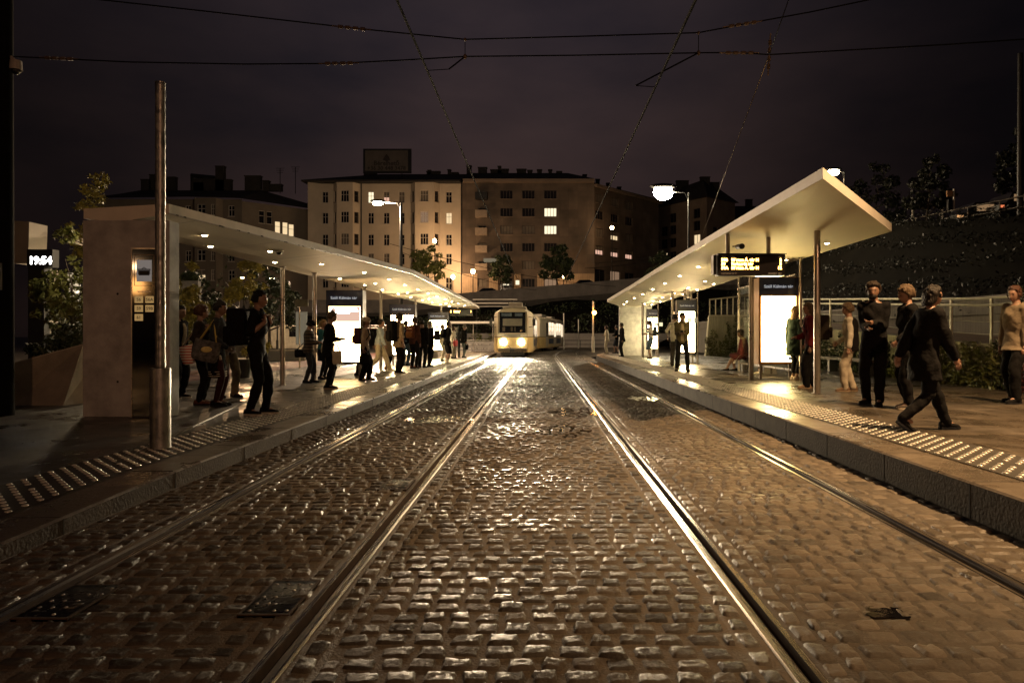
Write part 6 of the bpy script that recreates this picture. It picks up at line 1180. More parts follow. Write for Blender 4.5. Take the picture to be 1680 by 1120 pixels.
def person(label, pos, H_, face, top=(.02, .02, .022), bottom=(.015, .015, .018), shoe=(.02, .02, .02), hair='dark', hs='short', L='down', Rr='down', female=False, sk=0, lean=3, hp=8, hy=0, hem=-.09, sleeve=1.0, thick=.016, legs='stand', bot='trousers', bl=None, loose=.014, sole=None, open_front=None, hat=None, build=1.0, group='people waiting on the platforms', vox=.0125, stripes=None, tights=None):
    NP[0] += 1; sd = NP[0]; rp = random.Random(sd * 13); hy = hy or rp.uniform(-14, 14); lean = lean + rp.uniform(-2, 2); hp = hp + rp.uniform(-3, 4); s = H_ / 1.75; t = thing('person', label, 'person', pos, R(face), group=group); S = Matrix.Scale(s, 4)
    V3 = Vector; sw = (.138 if female else .154) * build; hw = .088
    st = {'stand': ((.02, .10, 8), (-.01, -.10, -10)), 'contra': ((.10, .09, 5), (-.06, -.11, -16)), 'close': ((.03, .06, 3), (0, -.065, -6)), 'walk': ((.33, .07, 2), (-.32, -.07, -4)), 'wide': ((.03, .16, 10), (0, -.15, -12)), 'sit': ((.46, .08, 4), (.30, -.09, -6)), 'sit_cross': ((.62, .02, 4), (.34, -.08, -6))}[legs]
    sit = legs.startswith('sit'); hz = .50 if sit else (.885 if legs == 'walk' else .925); P = V3((0, 0, hz)); u = V3((math.sin(R(lean)), 0, math.cos(R(lean)))); fx = V3((math.cos(R(lean)), 0, -math.sin(R(lean)))); Y_ = V3((0, 1, 0))
    # joints
    feet = []
    for i, (fx_, fy_, yw) in enumerate(st):
        lift = 0.0; pit = 0.0
        if legs == 'walk' and i == 1: lift, pit = .075, 38
        ank = V3((fx_, fy_, .085 + lift)); hip = P + V3((0, hw if i == 0 else -hw, -.015)); knee, ank = ik(hip, ank, .435, .415, (1, (.15 if i == 0 else -.15) * (0 if sit else 1), .9 if sit else 0)); feet.append((hip, knee, ank, yw, pit))
    SH = P + u * .488; NB = P + u * .555; hd = V3((math.sin(R(lean + hp * .5)), 0, math.cos(R(lean + hp * .5)))); HC = NB + hd * .140 + V3((.012, 0, 0)); HM = Matrix.Rotation(R(hy), 4, 'Z') @ Matrix.Rotation(R(lean * .3 + hp), 4, 'Y')
    arms = []
    for sg, nm in ((1, L), (-1, Rr)):
        q = ARM[nm] if isinstance(nm, str) else nm; T = V3((q[0], sg * q[1], q[2] + (hz - .925))) + V3((u.x * .3 * max(0, q[2] - .9), 0, 0)); sh = SH + Y_ * sg * sw; el, wr = ik(sh, T, .285, .255, (-.75, sg * .26, -.7)); fd = (wr - el).normalized()
        if nm in ('phone', 'phone_low', 'gest', 'lap'): hdv = (fd + V3((.2, -sg * .35, .35))).normalized()
        elif nm == 'ear': hdv = V3((.15, -.1 * sg, 1)).normalized()
        elif nm == 'strap': hdv = V3((-.1, -sg * .3, .9)).normalized()
        else: hdv = (fd + V3((.15, 0, -.2))).normalized()
        arms.append((sg, sh, el, wr, hdv, nm))
    rings = [(-.10, .082, .125), (-.02, .103, .160), (.07, .097, .150), (.17, .088, .130 if female else .143), (.28, .103 + (.018 if female else 0), .150), (.40, .102, sw * 1.02), (.485, .086, sw * 1.02), (.53, .070, .118), (.56, .056, .066), (.61, .052, .055)]
    def trunk(b, tk, f0, f1, wide=1.0):
        rr = [r for r in rings if f0 <= r[0] <= f1]; L_ = []
        for f, rx, ry in rr: L_.append((P + u * f + fx * (.012 if f > .2 and f < .45 else 0), fx * (rx * build + tk), Y_ * (ry * build + tk) * wide))
        b.rings(L_, 20)
    def limb(b, pts, rs):
        for i in range(len(pts) - 1): b.cone(pts[i], pts[i + 1], rs[i], rs[i + 1], 12)
        for p, r in zip(pts, rs): b.ell(p, r, n=12)
    # --- body
    b = MB(); trunk(b, 0, -.2, .7)
    def headfn(uu, q):
        x, y, z = q
        if uu.z < 0: y *= 1 + .22 * uu.z; x = x * (1 + .10 * uu.z) + (.012 * -uu.z if uu.x > 0 else 0)
        if uu.x > 0: x += .022 * math.exp(-((uu.y * .077 / .014) ** 2) - ((uu.z * .118 + .028) / .024) ** 2) - .010 * math.exp(-((abs(uu.y) * .077 - .030) / .014) ** 2 - ((uu.z * .118 - .004) / .013) ** 2) + .006 * math.exp(-((uu.z * .118 - .03) / .012) ** 2) * max(0, 1 - abs(uu.y)) + .006 * math.exp(-((uu.z * .118 + .098) / .016) ** 2 - (uu.y * .077 / .02) ** 2)
        return V3((x, y, z))
    b.ell(HC, .097, .076, .117, n=26, M=HM, fn=headfn)
    for sg in (1, -1): b.ell(HC + HM @ V3((-.006, sg * .077, -.008)), .020, .009, .031, n=8, M=HM)
    b.cone(NB - u * .03, HC + HM @ V3((-.022, 0, -.05)), .056, .052, 14)
    for sg, sh, el, wr, hdv, nm in arms:
        limb(b, [sh, el, wr], [.047 * build, .040, .029]); b.ell(wr + hdv * .052, .019, .038, .050, n=10, M=hdv.to_track_quat('Z', 'X').to_matrix().to_4x4() @ Matrix.Rotation(R(90), 4, 'Z'))
    for hip, knee, ank, yw, pit in feet:
        limb(b, [hip, hip.lerp(knee, .5), knee, knee.lerp(ank, .33), ank], [.085, .072, .052, .052, .036]); d = Matrix.Rotation(R(yw), 4, 'Z') @ V3((.10, 0, -.045)); limb(b, [ank, ank + d], [.036, .028])
    b.v = [S @ V3(v) for v in b.v]; me = remesh(b, vox, 2); x = MB(); x.v = [tuple(v.co) for v in me.vertices]; x.f = [tuple(p.vertices) for p in me.polygons]; x.m = [0] * len(x.f); bpy.data.meshes.remove(me); k0 = len(x.v)
    for sg, sh, el, wr, hdv, nm in arms:     # fingers and thumb
        side = hdv.cross(V3((0, -sg, 0) if abs(hdv.z) > .6 else (0, 0, 1))); side = side.normalized() if side.length > .1 else V3((1, 0, 0)); pn = side.cross(hdv).normalized() * (-sg)
        if pn.dot(V3((0, -sg, 0))) < 0: pn = -pn
        curl = {'phone': .9, 'phone_low': .9, 'strap': 1.3, 'carry': 1.5, 'ear': .9, 'hold': 1.2, 'lap': .6, 'gest': .4}.get(nm, .55); base = wr + hdv * .085
        for i, (o_, ln) in enumerate(((.027, .068), (.009, .078), (-.009, .072), (-.026, .055))):
            p0 = base + side * o_; pts = [p0]; d = hdv.copy()
            for j in range(3): a = curl * (.35 + .35 * j) * (1 + .07 * i); d2 = (hdv * math.cos(a) + pn * math.sin(a)); pts.append(pts[-1] + d2 * ln * (.44, .32, .24)[j])
            x.tube([S @ p for p in pts], [.0092 * s, .0086 * s, .0078 * s, .0052 * s], 7)
        p0 = wr + hdv * .035 + side * .030; d = (hdv * .75 + side * .65 + pn * .45).normalized(); x.tube([S @ p0, S @ (p0 + d * .035), S @ (p0 + d * .05 + hdv * .018 + pn * .012), S @ (p0 + d * .055 + hdv * .036 + pn * .02)], [.012 * s, .0105 * s, .0095 * s, .006 * s], 7)
    for sg in (1, -1):
        x.ell(S @ (HC + HM @ V3((.080, sg * .031, .003))), .0095 * s, .012 * s, .007 * s, n=8, mi=1, M=HM); x.tube([S @ (HC + HM @ V3((.088 - .012 * q * q, sg * (.016 + .03 * q), .026 + .004 * q * (1 - q) * 4))) for q in (0, .33, .66, 1)], .0042 * s, 5, mi=3)
    x.tube([S @ (HC + HM @ V3((.090 - 9 * y * y, y, -.066 - .8 * y * y))) for y in (-.022, -.011, 0, .011, .022)], [.003 * s, .006 * s, .0065 * s, .006 * s, .003 * s], 6, mi=2)
    x.build('body', [skin(sk), eye_m, lip_m, brow_m], t, smooth=True)
    # --- hair
    hm = hair_m(hair) if hair in HAIR else cloth(hair); b = MB(); rs_ = random.Random(sd)
    if hs != 'none':
        vol = {'curly': .022, 'short': .011, 'crop': .004}.get(hs, .012)
        def hairfn(uu, q):
            x_, y_, z_ = q
            if uu.x > .2 and uu.z < .50: k = min(1, (uu.x - .2) / .35) * min(1, (.50 - uu.z) / .25); x_ -= .055 * k; y_ *= 1 - .12 * k
            if uu.z < -.42 and hs in ('short', 'crop', 'curly', 'bun'): k = min(1, (-.42 - uu.z) / .35); x_ *= 1 - .35 * k; y_ *= 1 - .35 * k; z_ *= 1 - .3 * k
            nn = noise.noise(V3((uu.x * 5 + sd, uu.y * 5, uu.z * 5))) * (vol * 1.1) + noise.noise(V3((uu.x * 13 + sd, uu.y * 13, uu.z * 4))) * .006; return V3((x_, y_, z_)) * (1 + nn / .1 - .075 * max(0, uu.x) * (1 - max(0, uu.z)))
        b.ell(HC + HM @ V3((-.010, 0, .014)), .100 + vol, .081 + vol * .8, .115 + vol, n=24, M=HM, fn=hairfn)
        if hs == 'curly':
            for i in range(70): a, z_ = rs_.uniform(0, 6.28), rs_.uniform(-.1, .9); r_ = math.sqrt(1 - z_ * z_); b.ell(HC + HM @ V3((-.012 + .108 * r_ * math.cos(a) - (.03 if math.cos(a) > .5 and z_ < .5 else 0), .09 * r_ * math.sin(a), .02 + .125 * z_)), rs_.uniform(.014, .024), n=7)
        for i in range(46 if hs != 'crop' else 0):
            a, z_ = rs_.uniform(.95, 5.33), rs_.uniform(-.45, .95); r_ = math.sqrt(max(0, 1 - z_ * z_)); q = V3((-.012 + (.100 + vol) * r_ * math.cos(a), (.081 + vol * .8) * r_ * math.sin(a), .014 + (.113 + vol) * z_)); dn = V3((-.2 * math.cos(a), -.1 * math.sin(a), -1)).normalized() * rs_.uniform(.018, .034)
            b.cone(HC + HM @ (q - dn * .5), HC + HM @ (q * 1.03 + dn), rs_.uniform(.010, .016), .005, 6)
        if hs == 'bun': b.ell(HC + HM @ V3((-.045, 0, .125)), .046, .046, .040, n=14)
        if hs == 'pony': b.tube([HC + HM @ V3(p) for p in ((-.085, 0, .06), (-.14, .005, .05), (-.165, .01, -.03), (-.15, .01, -.12), (-.13, .01, -.20))], [.022, .032, .036, .030, .012], 10)
        if hs in ('long', 'bob'):
            ln = .26 if hs == 'long' else .13; b.rings([(HC + HM @ V3((-.03, 0, .02)), HM @ V3((.075, 0, 0)), HM @ V3((0, .088, 0))), (HC + HM @ V3((-.045, 0, -.07)), HM @ V3((.062, 0, 0)), HM @ V3((0, .092, 0))), (HC + HM @ V3((-.055, 0, -ln * .75)), HM @ V3((.055, 0, 0)), HM @ V3((0, .090, 0))), (HC + HM @ V3((-.055, 0, -ln)), HM @ V3((.035, 0, 0)), HM @ V3((0, .070, 0)))], 16)
        b.v = [S @ V3(v) for v in b.v]; link('hair', remesh(b, .0115, 1, .0012, sd), hm, t)
    if hat:
        b = MB(); b.ell(HC + HM @ V3((-.012, 0, .055)), .116, .096, .098, n=18, M=HM, fn=lambda uu, q: V3((q.x, q.y, max(q.z, -.035)))); b.rings([(HC + HM @ V3((-.010, 0, z_)), HM @ V3((.118, 0, 0)), HM @ V3((0, .098, 0))) for z_ in (.015, .05)], 18); b.v = [S @ V3(v) for v in b.v]; link('hat', remesh(b, .011, 2, .001, sd), cloth(hat), t)
    # --- top
    b = MB(); trunk(b, thick, max(-.2, -.15 if hem < -.05 else hem), .53)
    if hem < -.12:       # coat skirt
        zlo = hz + hem; L_ = [(P + u * .05, fx * (.100 + thick), Y_ * (.155 + thick)), (P + V3((0, 0, -.08)), fx * (.122 + thick), Y_ * (.176 + thick)), (V3((.01, 0, zlo)), V3((.145 + thick, 0, 0)), V3((0, .195 + thick, 0)))]; b.rings(L_, 20)
    b.rings([(NB - u * .05, fx * .085, Y_ * .105), (NB - u * .01, fx * .064, Y_ * .070), (NB + u * .018, fx * .058, Y_ * .062)], 16)
    for sg, sh, el, wr, hdv, nm in arms:
        e_ = sleeve; b.ell(sh - u * .01, .058 * build + thick, n=12)
        if e_ >= 1: limb(b, [sh, el, el.lerp(wr, .5), wr.lerp(el, .04)], [.052 * build + thick, .044 + thick, .040 + thick, .033 + thick * .8])
        elif e_ > .5: limb(b, [sh, el, el.lerp(wr, (e_ - .5) * 2)], [.052 * build + thick, .045 + thick, .042 + thick * .8])
        elif e_ > 0: limb(b, [sh, sh.lerp(el, e_ * 2)], [.054 * build + thick, .053 + thick])
    b.v = [S @ V3(v) for v in b.v]; link('jacket' if thick > .02 or hem < -.12 else 'shirt', remesh(b, .0145, 3, .007 if thick > .012 else .005, sd), cloth(top) if not stripes else stripes, t)
    if open_front:       # lighter shirt showing down the open front
        b = MB(); L_ = [(P + u * f + fx * (rx * build + thick + .012 * (.2 < f < .45)), fx * .017, Y_ * w_) for f, rx, w_ in ((-.02, .10, .05), (.12, .088, .05), (.28, .106, .055), (.42, .098, .05), (.50, .07, .04))]; b.rings(L_, 12); b.v = [S @ V3(v) for v in b.v]; link('shirt_front', remesh(b, .010, 2), cloth(open_front), t)
    # --- bottom
    b = MB()
    if bot == 'skirt': zlo = hz + (bl or -.40); b.rings([(P + u * .10, fx * .105, Y_ * .150), (P + V3((0, 0, -.06)), fx * .125, Y_ * .178), (V3((.01, 0, zlo)), V3((.140, 0, 0)), V3((0, .178, 0)))], 20)
    else:
        trunk(b, .012, -.2, .08); b.ell(P + V3((0, 0, -.06)), .10, .145, .09, n=14); fr = {'trousers': 1.0, 'shorts': .0, 'cropped': .72}[bot]
        for hip, knee, ank, yw, pit in feet:
            if bot == 'shorts': limb(b, [hip, hip.lerp(knee, .5), hip.lerp(knee, .96)], [.092, .086 + loose, .070 + loose])
            else: e_ = knee.lerp(ank, fr) + V3((0, 0, -.012 if fr == 1 else 0)); limb(b, [hip, hip.lerp(knee, .5), knee, knee.lerp(e_, .4), e_], [.092, .080 + loose * .6, .058 + loose, .056 + loose, .042 + loose])
    b.v = [S @ V3(v) for v in b.v]; link({'skirt': 'skirt', 'shorts': 'shorts'}.get(bot, 'trousers'), remesh(b, .0145, 3, .0062, sd + 5), cloth(bottom), t)
    if tights:
        b = MB()
        for hip, knee, ank, yw, pit in feet: limb(b, [hip.lerp(knee, .4), knee, knee.lerp(ank, .33), ank], [.080, .058, .059, .043])
        b.v = [S @ V3(v) for v in b.v]; link('tights', remesh(b, .0135, 2), cloth(tights), t)
    # --- shoes
    for hip, knee, ank, yw, pit in feet:
        b = MB(); M = Matrix.Translation(S @ V3((ank.x, ank.y, ank.z - .085))) @ S @ Matrix.Rotation(R(yw), 4, 'Z') @ Matrix.Translation(V3((-.03, 0, 0))) @ Matrix.Rotation(R(pit), 4, 'Y')
        pr = [(-.055, .020, .045), (-.045, .033, .085), (-.01, .038, .098), (.04, .040, .092), (.09, .045, .070), (.14, .047, .055), (.185, .038, .044), (.207, .015, .030)]
        b.rings([((x_, 0, h_ / 2 + .010), (0, w_, 0), (0, 0, h_ / 2)) for x_, w_, h_ in pr], 12, 0)
        ol = [(-.06, .0), (-.05, .03), (0, .042), (.06, .042), (.13, .051), (.18, .046), (.208, .022), (.214, 0)]; ol = ol + [(x_, -w_) for x_, w_ in ol[-2:0:-1]]; b.prism(ol, .002, .026, 1)
        b.v = [M @ V3(v) for v in b.v]; b.build('shoe', [cloth(shoe, .5), cloth(sole or (.02, .018, .016), .6)], t, smooth=50)
    W = Matrix.Translation(Vector(pos)) @ Matrix.Rotation(R(face), 4, 'Z'); return dict(W=W, S=S, s=s, P=P, u=u, fx=fx, SH=SH, sw=sw, arms=arms, HC=HC, t=t, face=face)
def bag_root(p, name, label, cat, q, group=None):
    o = thing(name, label, cat, p['W'] @ (p['S'] @ Vector(q)), R(p['face']), group); return o
def backpack(p, label, col, w=.29, h=.45, d=.16, pocket=None, trim=None, roll=False):
    c = p['P'] + p['u'] * .30 - p['fx'] * (.118 + d / 2); t = bag_root(p, 'backpack', label, 'backpack', c, 'backpacks on people'); s = p['s']; b = MB()
    b.bbox(-d / 2 * s, d / 2 * s, -w / 2 * s, w / 2 * s, -h / 2 * s, h / 2 * s, .045 * s); b.build('pack', cloth(col), t, smooth=50)
    b = MB(); b.bbox(-(d / 2 + .055) * s, -d / 2 * s + .01, -w * .38 * s, w * .38 * s, -h * .42 * s, h * .02 * s, .03 * s); b.build('pocket', cloth(pocket or col), t, smooth=50)
    if trim:
        b = MB()
        for z in (-.02, .10): b.box(-(d / 2 + .008) * s, -d / 2 * s, -w * .36 * s, w * .36 * s, z * s, (z + .03) * s)
        b.build('trim', cloth(trim), t)
    for sg in (1, -1):
        pts = [(d / 2 - .01, sg * w * .28, h * .44), (.118 + d / 2 - .02, sg * p['sw'] * .60, .245), (.118 + d / 2 + .10, sg * p['sw'] * .66, .17), (.118 + d / 2 + .135, sg * p['sw'] * .72, .03), (.118 + d / 2 + .07, sg * (p['sw'] * .80 + .02), -.09), (d / 2, sg * w * .42, -h * .36)]; b = MB()
        b.tube([Vector(q) * s for q in pts], .016 * s, 6); b.build('strap', cloth((.02, .02, .02)), t, smooth=True)
    b = MB(); b.tube([(d / 4 * s, -.04 * s, h / 2 * s), (d / 4 * s, 0, (h / 2 + .04) * s), (d / 4 * s, .04 * s, h / 2 * s)], .01 * s, 6); b.build('handle', cloth((.02, .02, .02)), t); return t
def tote(p, label, q, hang, col, w=.36, h=.32, d=.10, m=None, badge=None, cat='bag', handle=None, yaw=0, tilt=0):
    """q: middle of the bag's top edge in the person's frame, hang: point the handles go up to"""
    t = bag_root(p, 'shoulder_bag' if cat == 'bag' else 'hand_bag', label, 'bag', q, 'bags on people'); s = p['s']; Mr = Matrix.Rotation(R(yaw), 4, 'Z') @ Matrix.Rotation(R(tilt), 4, 'Y'); b = MB()
    rg = []
    for z, kw, kd in ((-h, .80, 1.0), (-h * .9, .96, 1.15), (-h * .5, 1.0, 1.2), (-.02, .97, .7), (0, .95, .5)): rg.append((Mr @ Vector((0, 0, z * s)), Mr @ Vector((w / 2 * kw * s, 0, 0)), Mr @ Vector((0, d / 2 * kd * s, 0))))
    b.rings(rg, 24); b.build('bag_body', m or cloth(col), t, smooth=50); hv = (Vector(hang) - Vector(q)) * s
    for e_ in (-1, 1):
        b = MB(); a = Mr @ Vector((-w * .3 * s, e_ * d * .2 * s, 0)); c = Mr @ Vector((w * .3 * s, e_ * d * .2 * s, 0)); top_ = hv + Vector((0, e_ * .012, 0)); b.tube([a, a.lerp(top_, .6), top_, c.lerp(top_, .6), c], .011 * s, 6); b.build('handle', cloth(handle or col), t, smooth=True)
    if badge: b = MB(); b.ell(Mr @ Vector((.02, -d * .62 * s, -h * .42 * s)), .085 * s, .012, .048 * s, n=14); b.ell(Mr @ Vector((.02, d * .62 * s, -h * .42 * s)), .085 * s, .012, .048 * s, n=14); b.build('badge', cloth(badge), t, smooth=True)
    return t
def phone(p, label, side=0):
    a = p['arms'][side]; q = a[3] + a[4] * .12 + Vector((.01, -a[0] * .045, .02)); t = bag_root(p, 'mobile_phone', label, 'phone', q, 'phones in hands'); b = MB(); M = Matrix.Rotation(R(-42), 4, 'Y'); b.bbox(-.072, .072, -.036, .036, -.004, .004, .003, M=M); b.build('case', black_metal, t); b = MB(); b.box(-.064, .064, -.031, .031, .0042, .0052, M=M); b.build('screen', emit('phone_screen', (.8, .9, 1.0), 1.6, False), t); return t
def paper(p, label, side=0, w=.21, h=.28, col=(.7, .66, .58)):
    a = p['arms'][side]; q = a[3] + a[4] * .12 + Vector((.03, -a[0] * .05, .02)); t = bag_root(p, 'paper_sheet', label, 'paper', q); b = MB(); M = Matrix.Rotation(R(55), 4, 'Y'); b.add([M @ Vector((-h / 2 + h * i / 6, y, .015 * math.sin(i * .7) + k)) for k in (0, .003) for i in range(7) for y in (-w / 2, w / 2)], [(2 * i, 2 * i + 1, 2 * i + 3, 2 * i + 2) for i in range(6)] + [(14 + 2 * i, 16 + 2 * i, 17 + 2 * i, 15 + 2 * i) for i in range(6)]); b.build('sheet', mat('paper_%d' % int(col[0] * 99), col, .8, var=.1), t); return t
def LP_(px, py): Y = (H - PL) * F / (py - CY); return ((px - CX) * Y / F, Y, PL)
def RP_(px, py): Y = (H - PR) * F / (py - CY); return ((px - CX) * Y / F, Y, PR)
def stripe_mat(name, c1, c2, sc, axis=2, duty=.5):
    m = bpy.data.materials.new(name); m.use_nodes = True; n, l = m.node_tree.nodes, m.node_tree.links; b = n['Principled BSDF']; tc = n.new('ShaderNodeTexCoord'); sp = n.new('ShaderNodeSeparateXYZ'); l.new(tc.outputs['Object'], sp.inputs[0]); a = n.new('ShaderNodeMath'); a.operation = 'MULTIPLY'; a.inputs[1].default_value = sc; l.new(sp.outputs[axis], a.inputs[0]); f = n.new('ShaderNodeMath'); f.operation = 'FRACT'; l.new(a.outputs[0], f.inputs[0]); g = n.new('ShaderNodeMath'); g.operation = 'GREATER_THAN'; g.inputs[1].default_value = duty; l.new(f.outputs[0], g.inputs[0]); x = n.new('ShaderNodeMix'); x.data_type = 'RGBA'; x.inputs[6].default_value = (*c1, 1); x.inputs[7].default_value = (*c2, 1); l.new(g.outputs[0], x.inputs[0]); l.new(x.outputs[2], b.inputs['Base Color']); b.inputs['Roughness'].default_value = .8; return m
BLK, CHA, NAV, DEN = (.0035, .0034, .0036), (.008, .0075, .0078), (.006, .008, .015), (.06, .10, .15)
KHA, BEI, CRM, WHT, OLV = (.20, .16, .10), (.30, .23, .155), (.50, .44, .34), (.66, .62, .55), (.09, .085, .05)
def _people():
    # left platform, front to back
    p = person('man in dark jacket, partly hidden behind the steel pole, looking right', LP_(291, 653), 1.70, -8, top=CHA, thick=.022, open_front=(.30, .24, .17), L='pocket', Rr='down', hair='black', legs='stand', shoe=BLK, sole=WHT)
    p = person('woman with curly auburn hair carrying the red striped bag, back turned', LP_(327, 664), 1.65, 20, top=(.025, .019, .015), thick=.02, bottom=BLK, hair='auburn', hs='curly', female=True, L='hip', Rr='strap', legs='close', shoe=(.10, .04, .025))
    tote(p, 'red and white striped bag hanging from the shoulder of the auburn haired woman', (-.16, .20, 1.06), (-.03, .17, 1.42), (.3, .05, .05), w=.42, h=.33, d=.16, m=stripe_mat('red_white_stripes', (.42, .07, .06), (.62, .55, .48), 22), handle=(.30, .24, .17), yaw=12, tilt=-14)
    p = person('woman with hair up and striped skirt carrying the patterned black tote', LP_(356, 666), 1.71, 10, top=(.03, .033, .038), thick=.012, bottom=BLK, bot='skirt', bl=-.45, hair='dark', hs='bun', female=True, L='hip', Rr='hold', legs='close', shoe=BLK, sk=1, hp=14, tights=(.035, .013, .012))
    t_ = p['t']; b = MB(); s = p['s']
    for z in (.50, .535, .57): b.rings([((.011 * s, 0, z * s), (.1415 * s, 0, 0), (0, .181 * s, 0)), ((.011 * s, 0, (z + .014) * s), (.141 * s, 0, 0), (0, .1805 * s, 0))], 20)
    b.build('skirt_stripe', cloth((.36, .31, .24)), t_)
    tote(p, 'black flowered tote with oval yellow badge and yellow strap on the woman with hair up', (-.06, -.24, 1.09), (0, -.17, 1.43), BLK, w=.42, h=.34, d=.12, badge=(.55, .42, .16), handle=(.50, .38, .10), tilt=14, m=mat('flowered_black_canvas', (.07, .06, .055), .8, var=.95, scale=16))
    p = person('man in khaki trousers bending over a sheet of paper', LP_(372, 652), 1.70, -20, top=(.03, .03, .035), thick=.02, bottom=(.15, .12, .085), hair='black', L='phone', Rr='phone', lean=8, hp=30, legs='contra', loose=.022); paper(p, 'white sheet of paper held by the man in khaki trousers', 1)
    p = person('tall man in black with a large black backpack nearest on the left platform', LP_(421, 680), 1.80, 6, top=BLK, thick=.014, sleeve=.46, bottom=BLK, hair='black', L='strap', Rr='strap', legs='contra', shoe=CHA, sole=(.40, .36, .30), vox=.011, hp=4); backpack(p, 'bulging black backpack worn by the tall man nearest on the left platform', BLK, .34, .52, .26)
    p = person('short person in black beanie and striped jacket looking at a phone', LP_(506, 628), 1.53, 12, top=(.07, .05, .033), thick=.03, bottom=(.025, .035, .033), hair='dark', hs='short', hat=BLK, L='phone', Rr='phone', hp=22, legs='contra', shoe=BLK, build=1.12, stripes=stripe_mat('dark_striped_cloth', (.02, .017, .014), (.10, .07, .045), 13, 2, .62)); phone(p, 'glowing phone held by the person in the black beanie', 1)
    tote(p, 'black bag sticking out behind the person in the black beanie', (-.22, .12, .93), (-.05, .12, 1.2), BLK, w=.34, h=.22, d=.14)
    p = person('girl with long blond ponytail in a teal jacket before the first lit totem', LP_(529, 622), 1.57, -5, top=(.03, .12, .15), thick=.024, bottom=NAV, bot='skirt', bl=-.38, hair='blond', hs='pony', female=True, L='phone_low', Rr='phone_low', hp=6, legs='stand', shoe=BLK, sleeve=1, tights=(.016, .015, .018)); tote(p, 'pale shoulder bag at the side of the girl in teal', (.14, -.15, 1.02), (.02, -.12, 1.38), (.45, .38, .28), w=.26, h=.24)
    p = person('woman in long black cardigan holding a phone before the first lit totem', LP_(538, 638), 1.67, 8, top=BLK, thick=.016, hem=-.22, bottom=BLK, hair='light', hs='bun', female=True, L='phone', Rr='phone', hp=18, legs='close', shoe=BLK, sole=(.35, .27, .2), sk=2); phone(p, 'phone in the hands of the woman in the black cardigan', 1)
    tote(p, 'cream shopping bag hanging before the woman in the black cardigan', (.20, -.10, .86), (.16, -.10, 1.12), CRM, w=.24, h=.30, d=.10)
    p = person('person in a yellow and black jacket behind the woman with the red backpack', LP_(588, 616), 1.66, -5, top=(.55, .42, .12), thick=.04, bottom=BLK, hair='dark', L='pocket', Rr='phone', hp=10, build=1.1); backpack(p, 'dark hooded pack on the shoulders of the person in yellow', CHA, .26, .24, .12)
    p = person('woman with pale headband and beige sweater looking over her shoulder', LP_(598, 624), 1.62, 4, top=(.36, .28, .20), thick=.014, bottom=BLK, hair='light', hs='bob', female=True, L='down', Rr='carry', hy=-18, hat=(.42, .34, .24), legs='contra', shoe=(.30, .22, .15), loose=.03); backpack(p, 'dark red and black backpack on the woman with the pale headband', (.06, .018, .02), .30, .46, .17, pocket=(.14, .03, .035))
    tote(p, 'black handbag carried low by the woman in the beige sweater', (.06, -.27, .70), (.02, -.25, .76), BLK, w=.30, h=.24, cat='hand', yaw=20)
    p = person('man in light blue shirt and pale trousers striding in white shoes', LP_(622, 609), 1.74, 0, top=(.40, .48, .50), thick=.014, bottom=(.42, .38, .27), shoe=WHT, sole=WHT, hair='dark', L='swing_b', Rr='swing_f', legs='walk', loose=.026)
    p = person('woman with dark bun in a belted beige coat', LP_(635, 606), 1.70, 60, top=(.24, .18, .12), thick=.03, hem=-.46, bottom=BLK, bot='cropped', hair='black', hs='bun', female=True, L='cross', Rr='cross', legs='close', shoe=(.30, .16, .10), sk=1)
    p = person('young man in khaki shirt with a tall black backpack, watching the tram', LP_(653, 613), 1.84, 42, top=(.26, .205, .14), thick=.016, sleeve=.62, hem=-.16, bottom=BLK, hair='dark', hs='curly', L='down', Rr='down', legs='stand', shoe=BLK, sole=(.4, .36, .3)); backpack(p, 'tall rectangular black backpack on the young man in khaki', BLK, .30, .60, .20)
    p = person('young person in blue jeans half hidden, holding the orange bag', LP_(665, 600), 1.74, 70, top=NAV, thick=.018, bottom=DEN, hair='dark', L='hold', Rr='carry', hs='short'); tote(p, 'orange brown bag held low beside the man with the brown backpack', (.08, -.25, .82), (.06, -.23, .95), (.32, .13, .04), w=.24, h=.22, cat='hand')
    p = person('dark haired man in black polo behind the orange bag', LP_(668, 597), 1.78, 30, top=CHA, thick=.014, sleeve=.4, bottom=(.28, .24, .18), hair='black')
    p = person('man with the brown leather backpack and dark jeans', LP_(679, 604), 1.82, 62, top=(.05, .022, .016), thick=.02, bottom=BLK, hair='brown', hs='bun', L='strap', Rr='down', shoe=(.10, .035, .02)); backpack(p, 'brown leather backpack with pale buckles on the man in dark jeans', (.10, .04, .016), .30, .42, .16, trim=(.45, .34, .22), pocket=(.17, .075, .03))
    p = person('broad person in a black hooded jacket between the leather backpack and the balding man', LP_(692, 603), 1.74, 75, top=BLK, thick=.034, hem=-.18, bottom=BLK, hair='black', hs='short', L='pocket', Rr='pocket', build=1.12)
    p = person('balding man in a long black coat beside the third lit totem', LP_(703, 602), 1.72, 48, top=BLK, thick=.028, hem=-.40, bottom=BLK, hair='grey', hs='crop', L='pocket', Rr='pocket', legs='contra')
    p = person('person in a pale shirt with black rucksack before the third totem', LP_(725, 592), 1.70, 15, top=(.48, .42, .33), thick=.018, bottom=(.45, .40, .32), hair='light', L='strap', Rr='strap', shoe=BLK); backpack(p, 'black rucksack on the person in pale clothes', BLK, .28, .48, .24)
    p = person('youth in black hooded top and long shorts with bare calves and white socks', LP_(733, 597), 1.76, 28, top=BLK, thick=.024, hem=-.14, bottom=BLK, bot='shorts', loose=.03, hair='dark', L='down', Rr='pocket', shoe=WHT, sole=WHT); backpack(p, 'small black backpack with pale straps on the youth in shorts', CHA, .26, .36, .12)
    t_ = p['t']; b = MB()
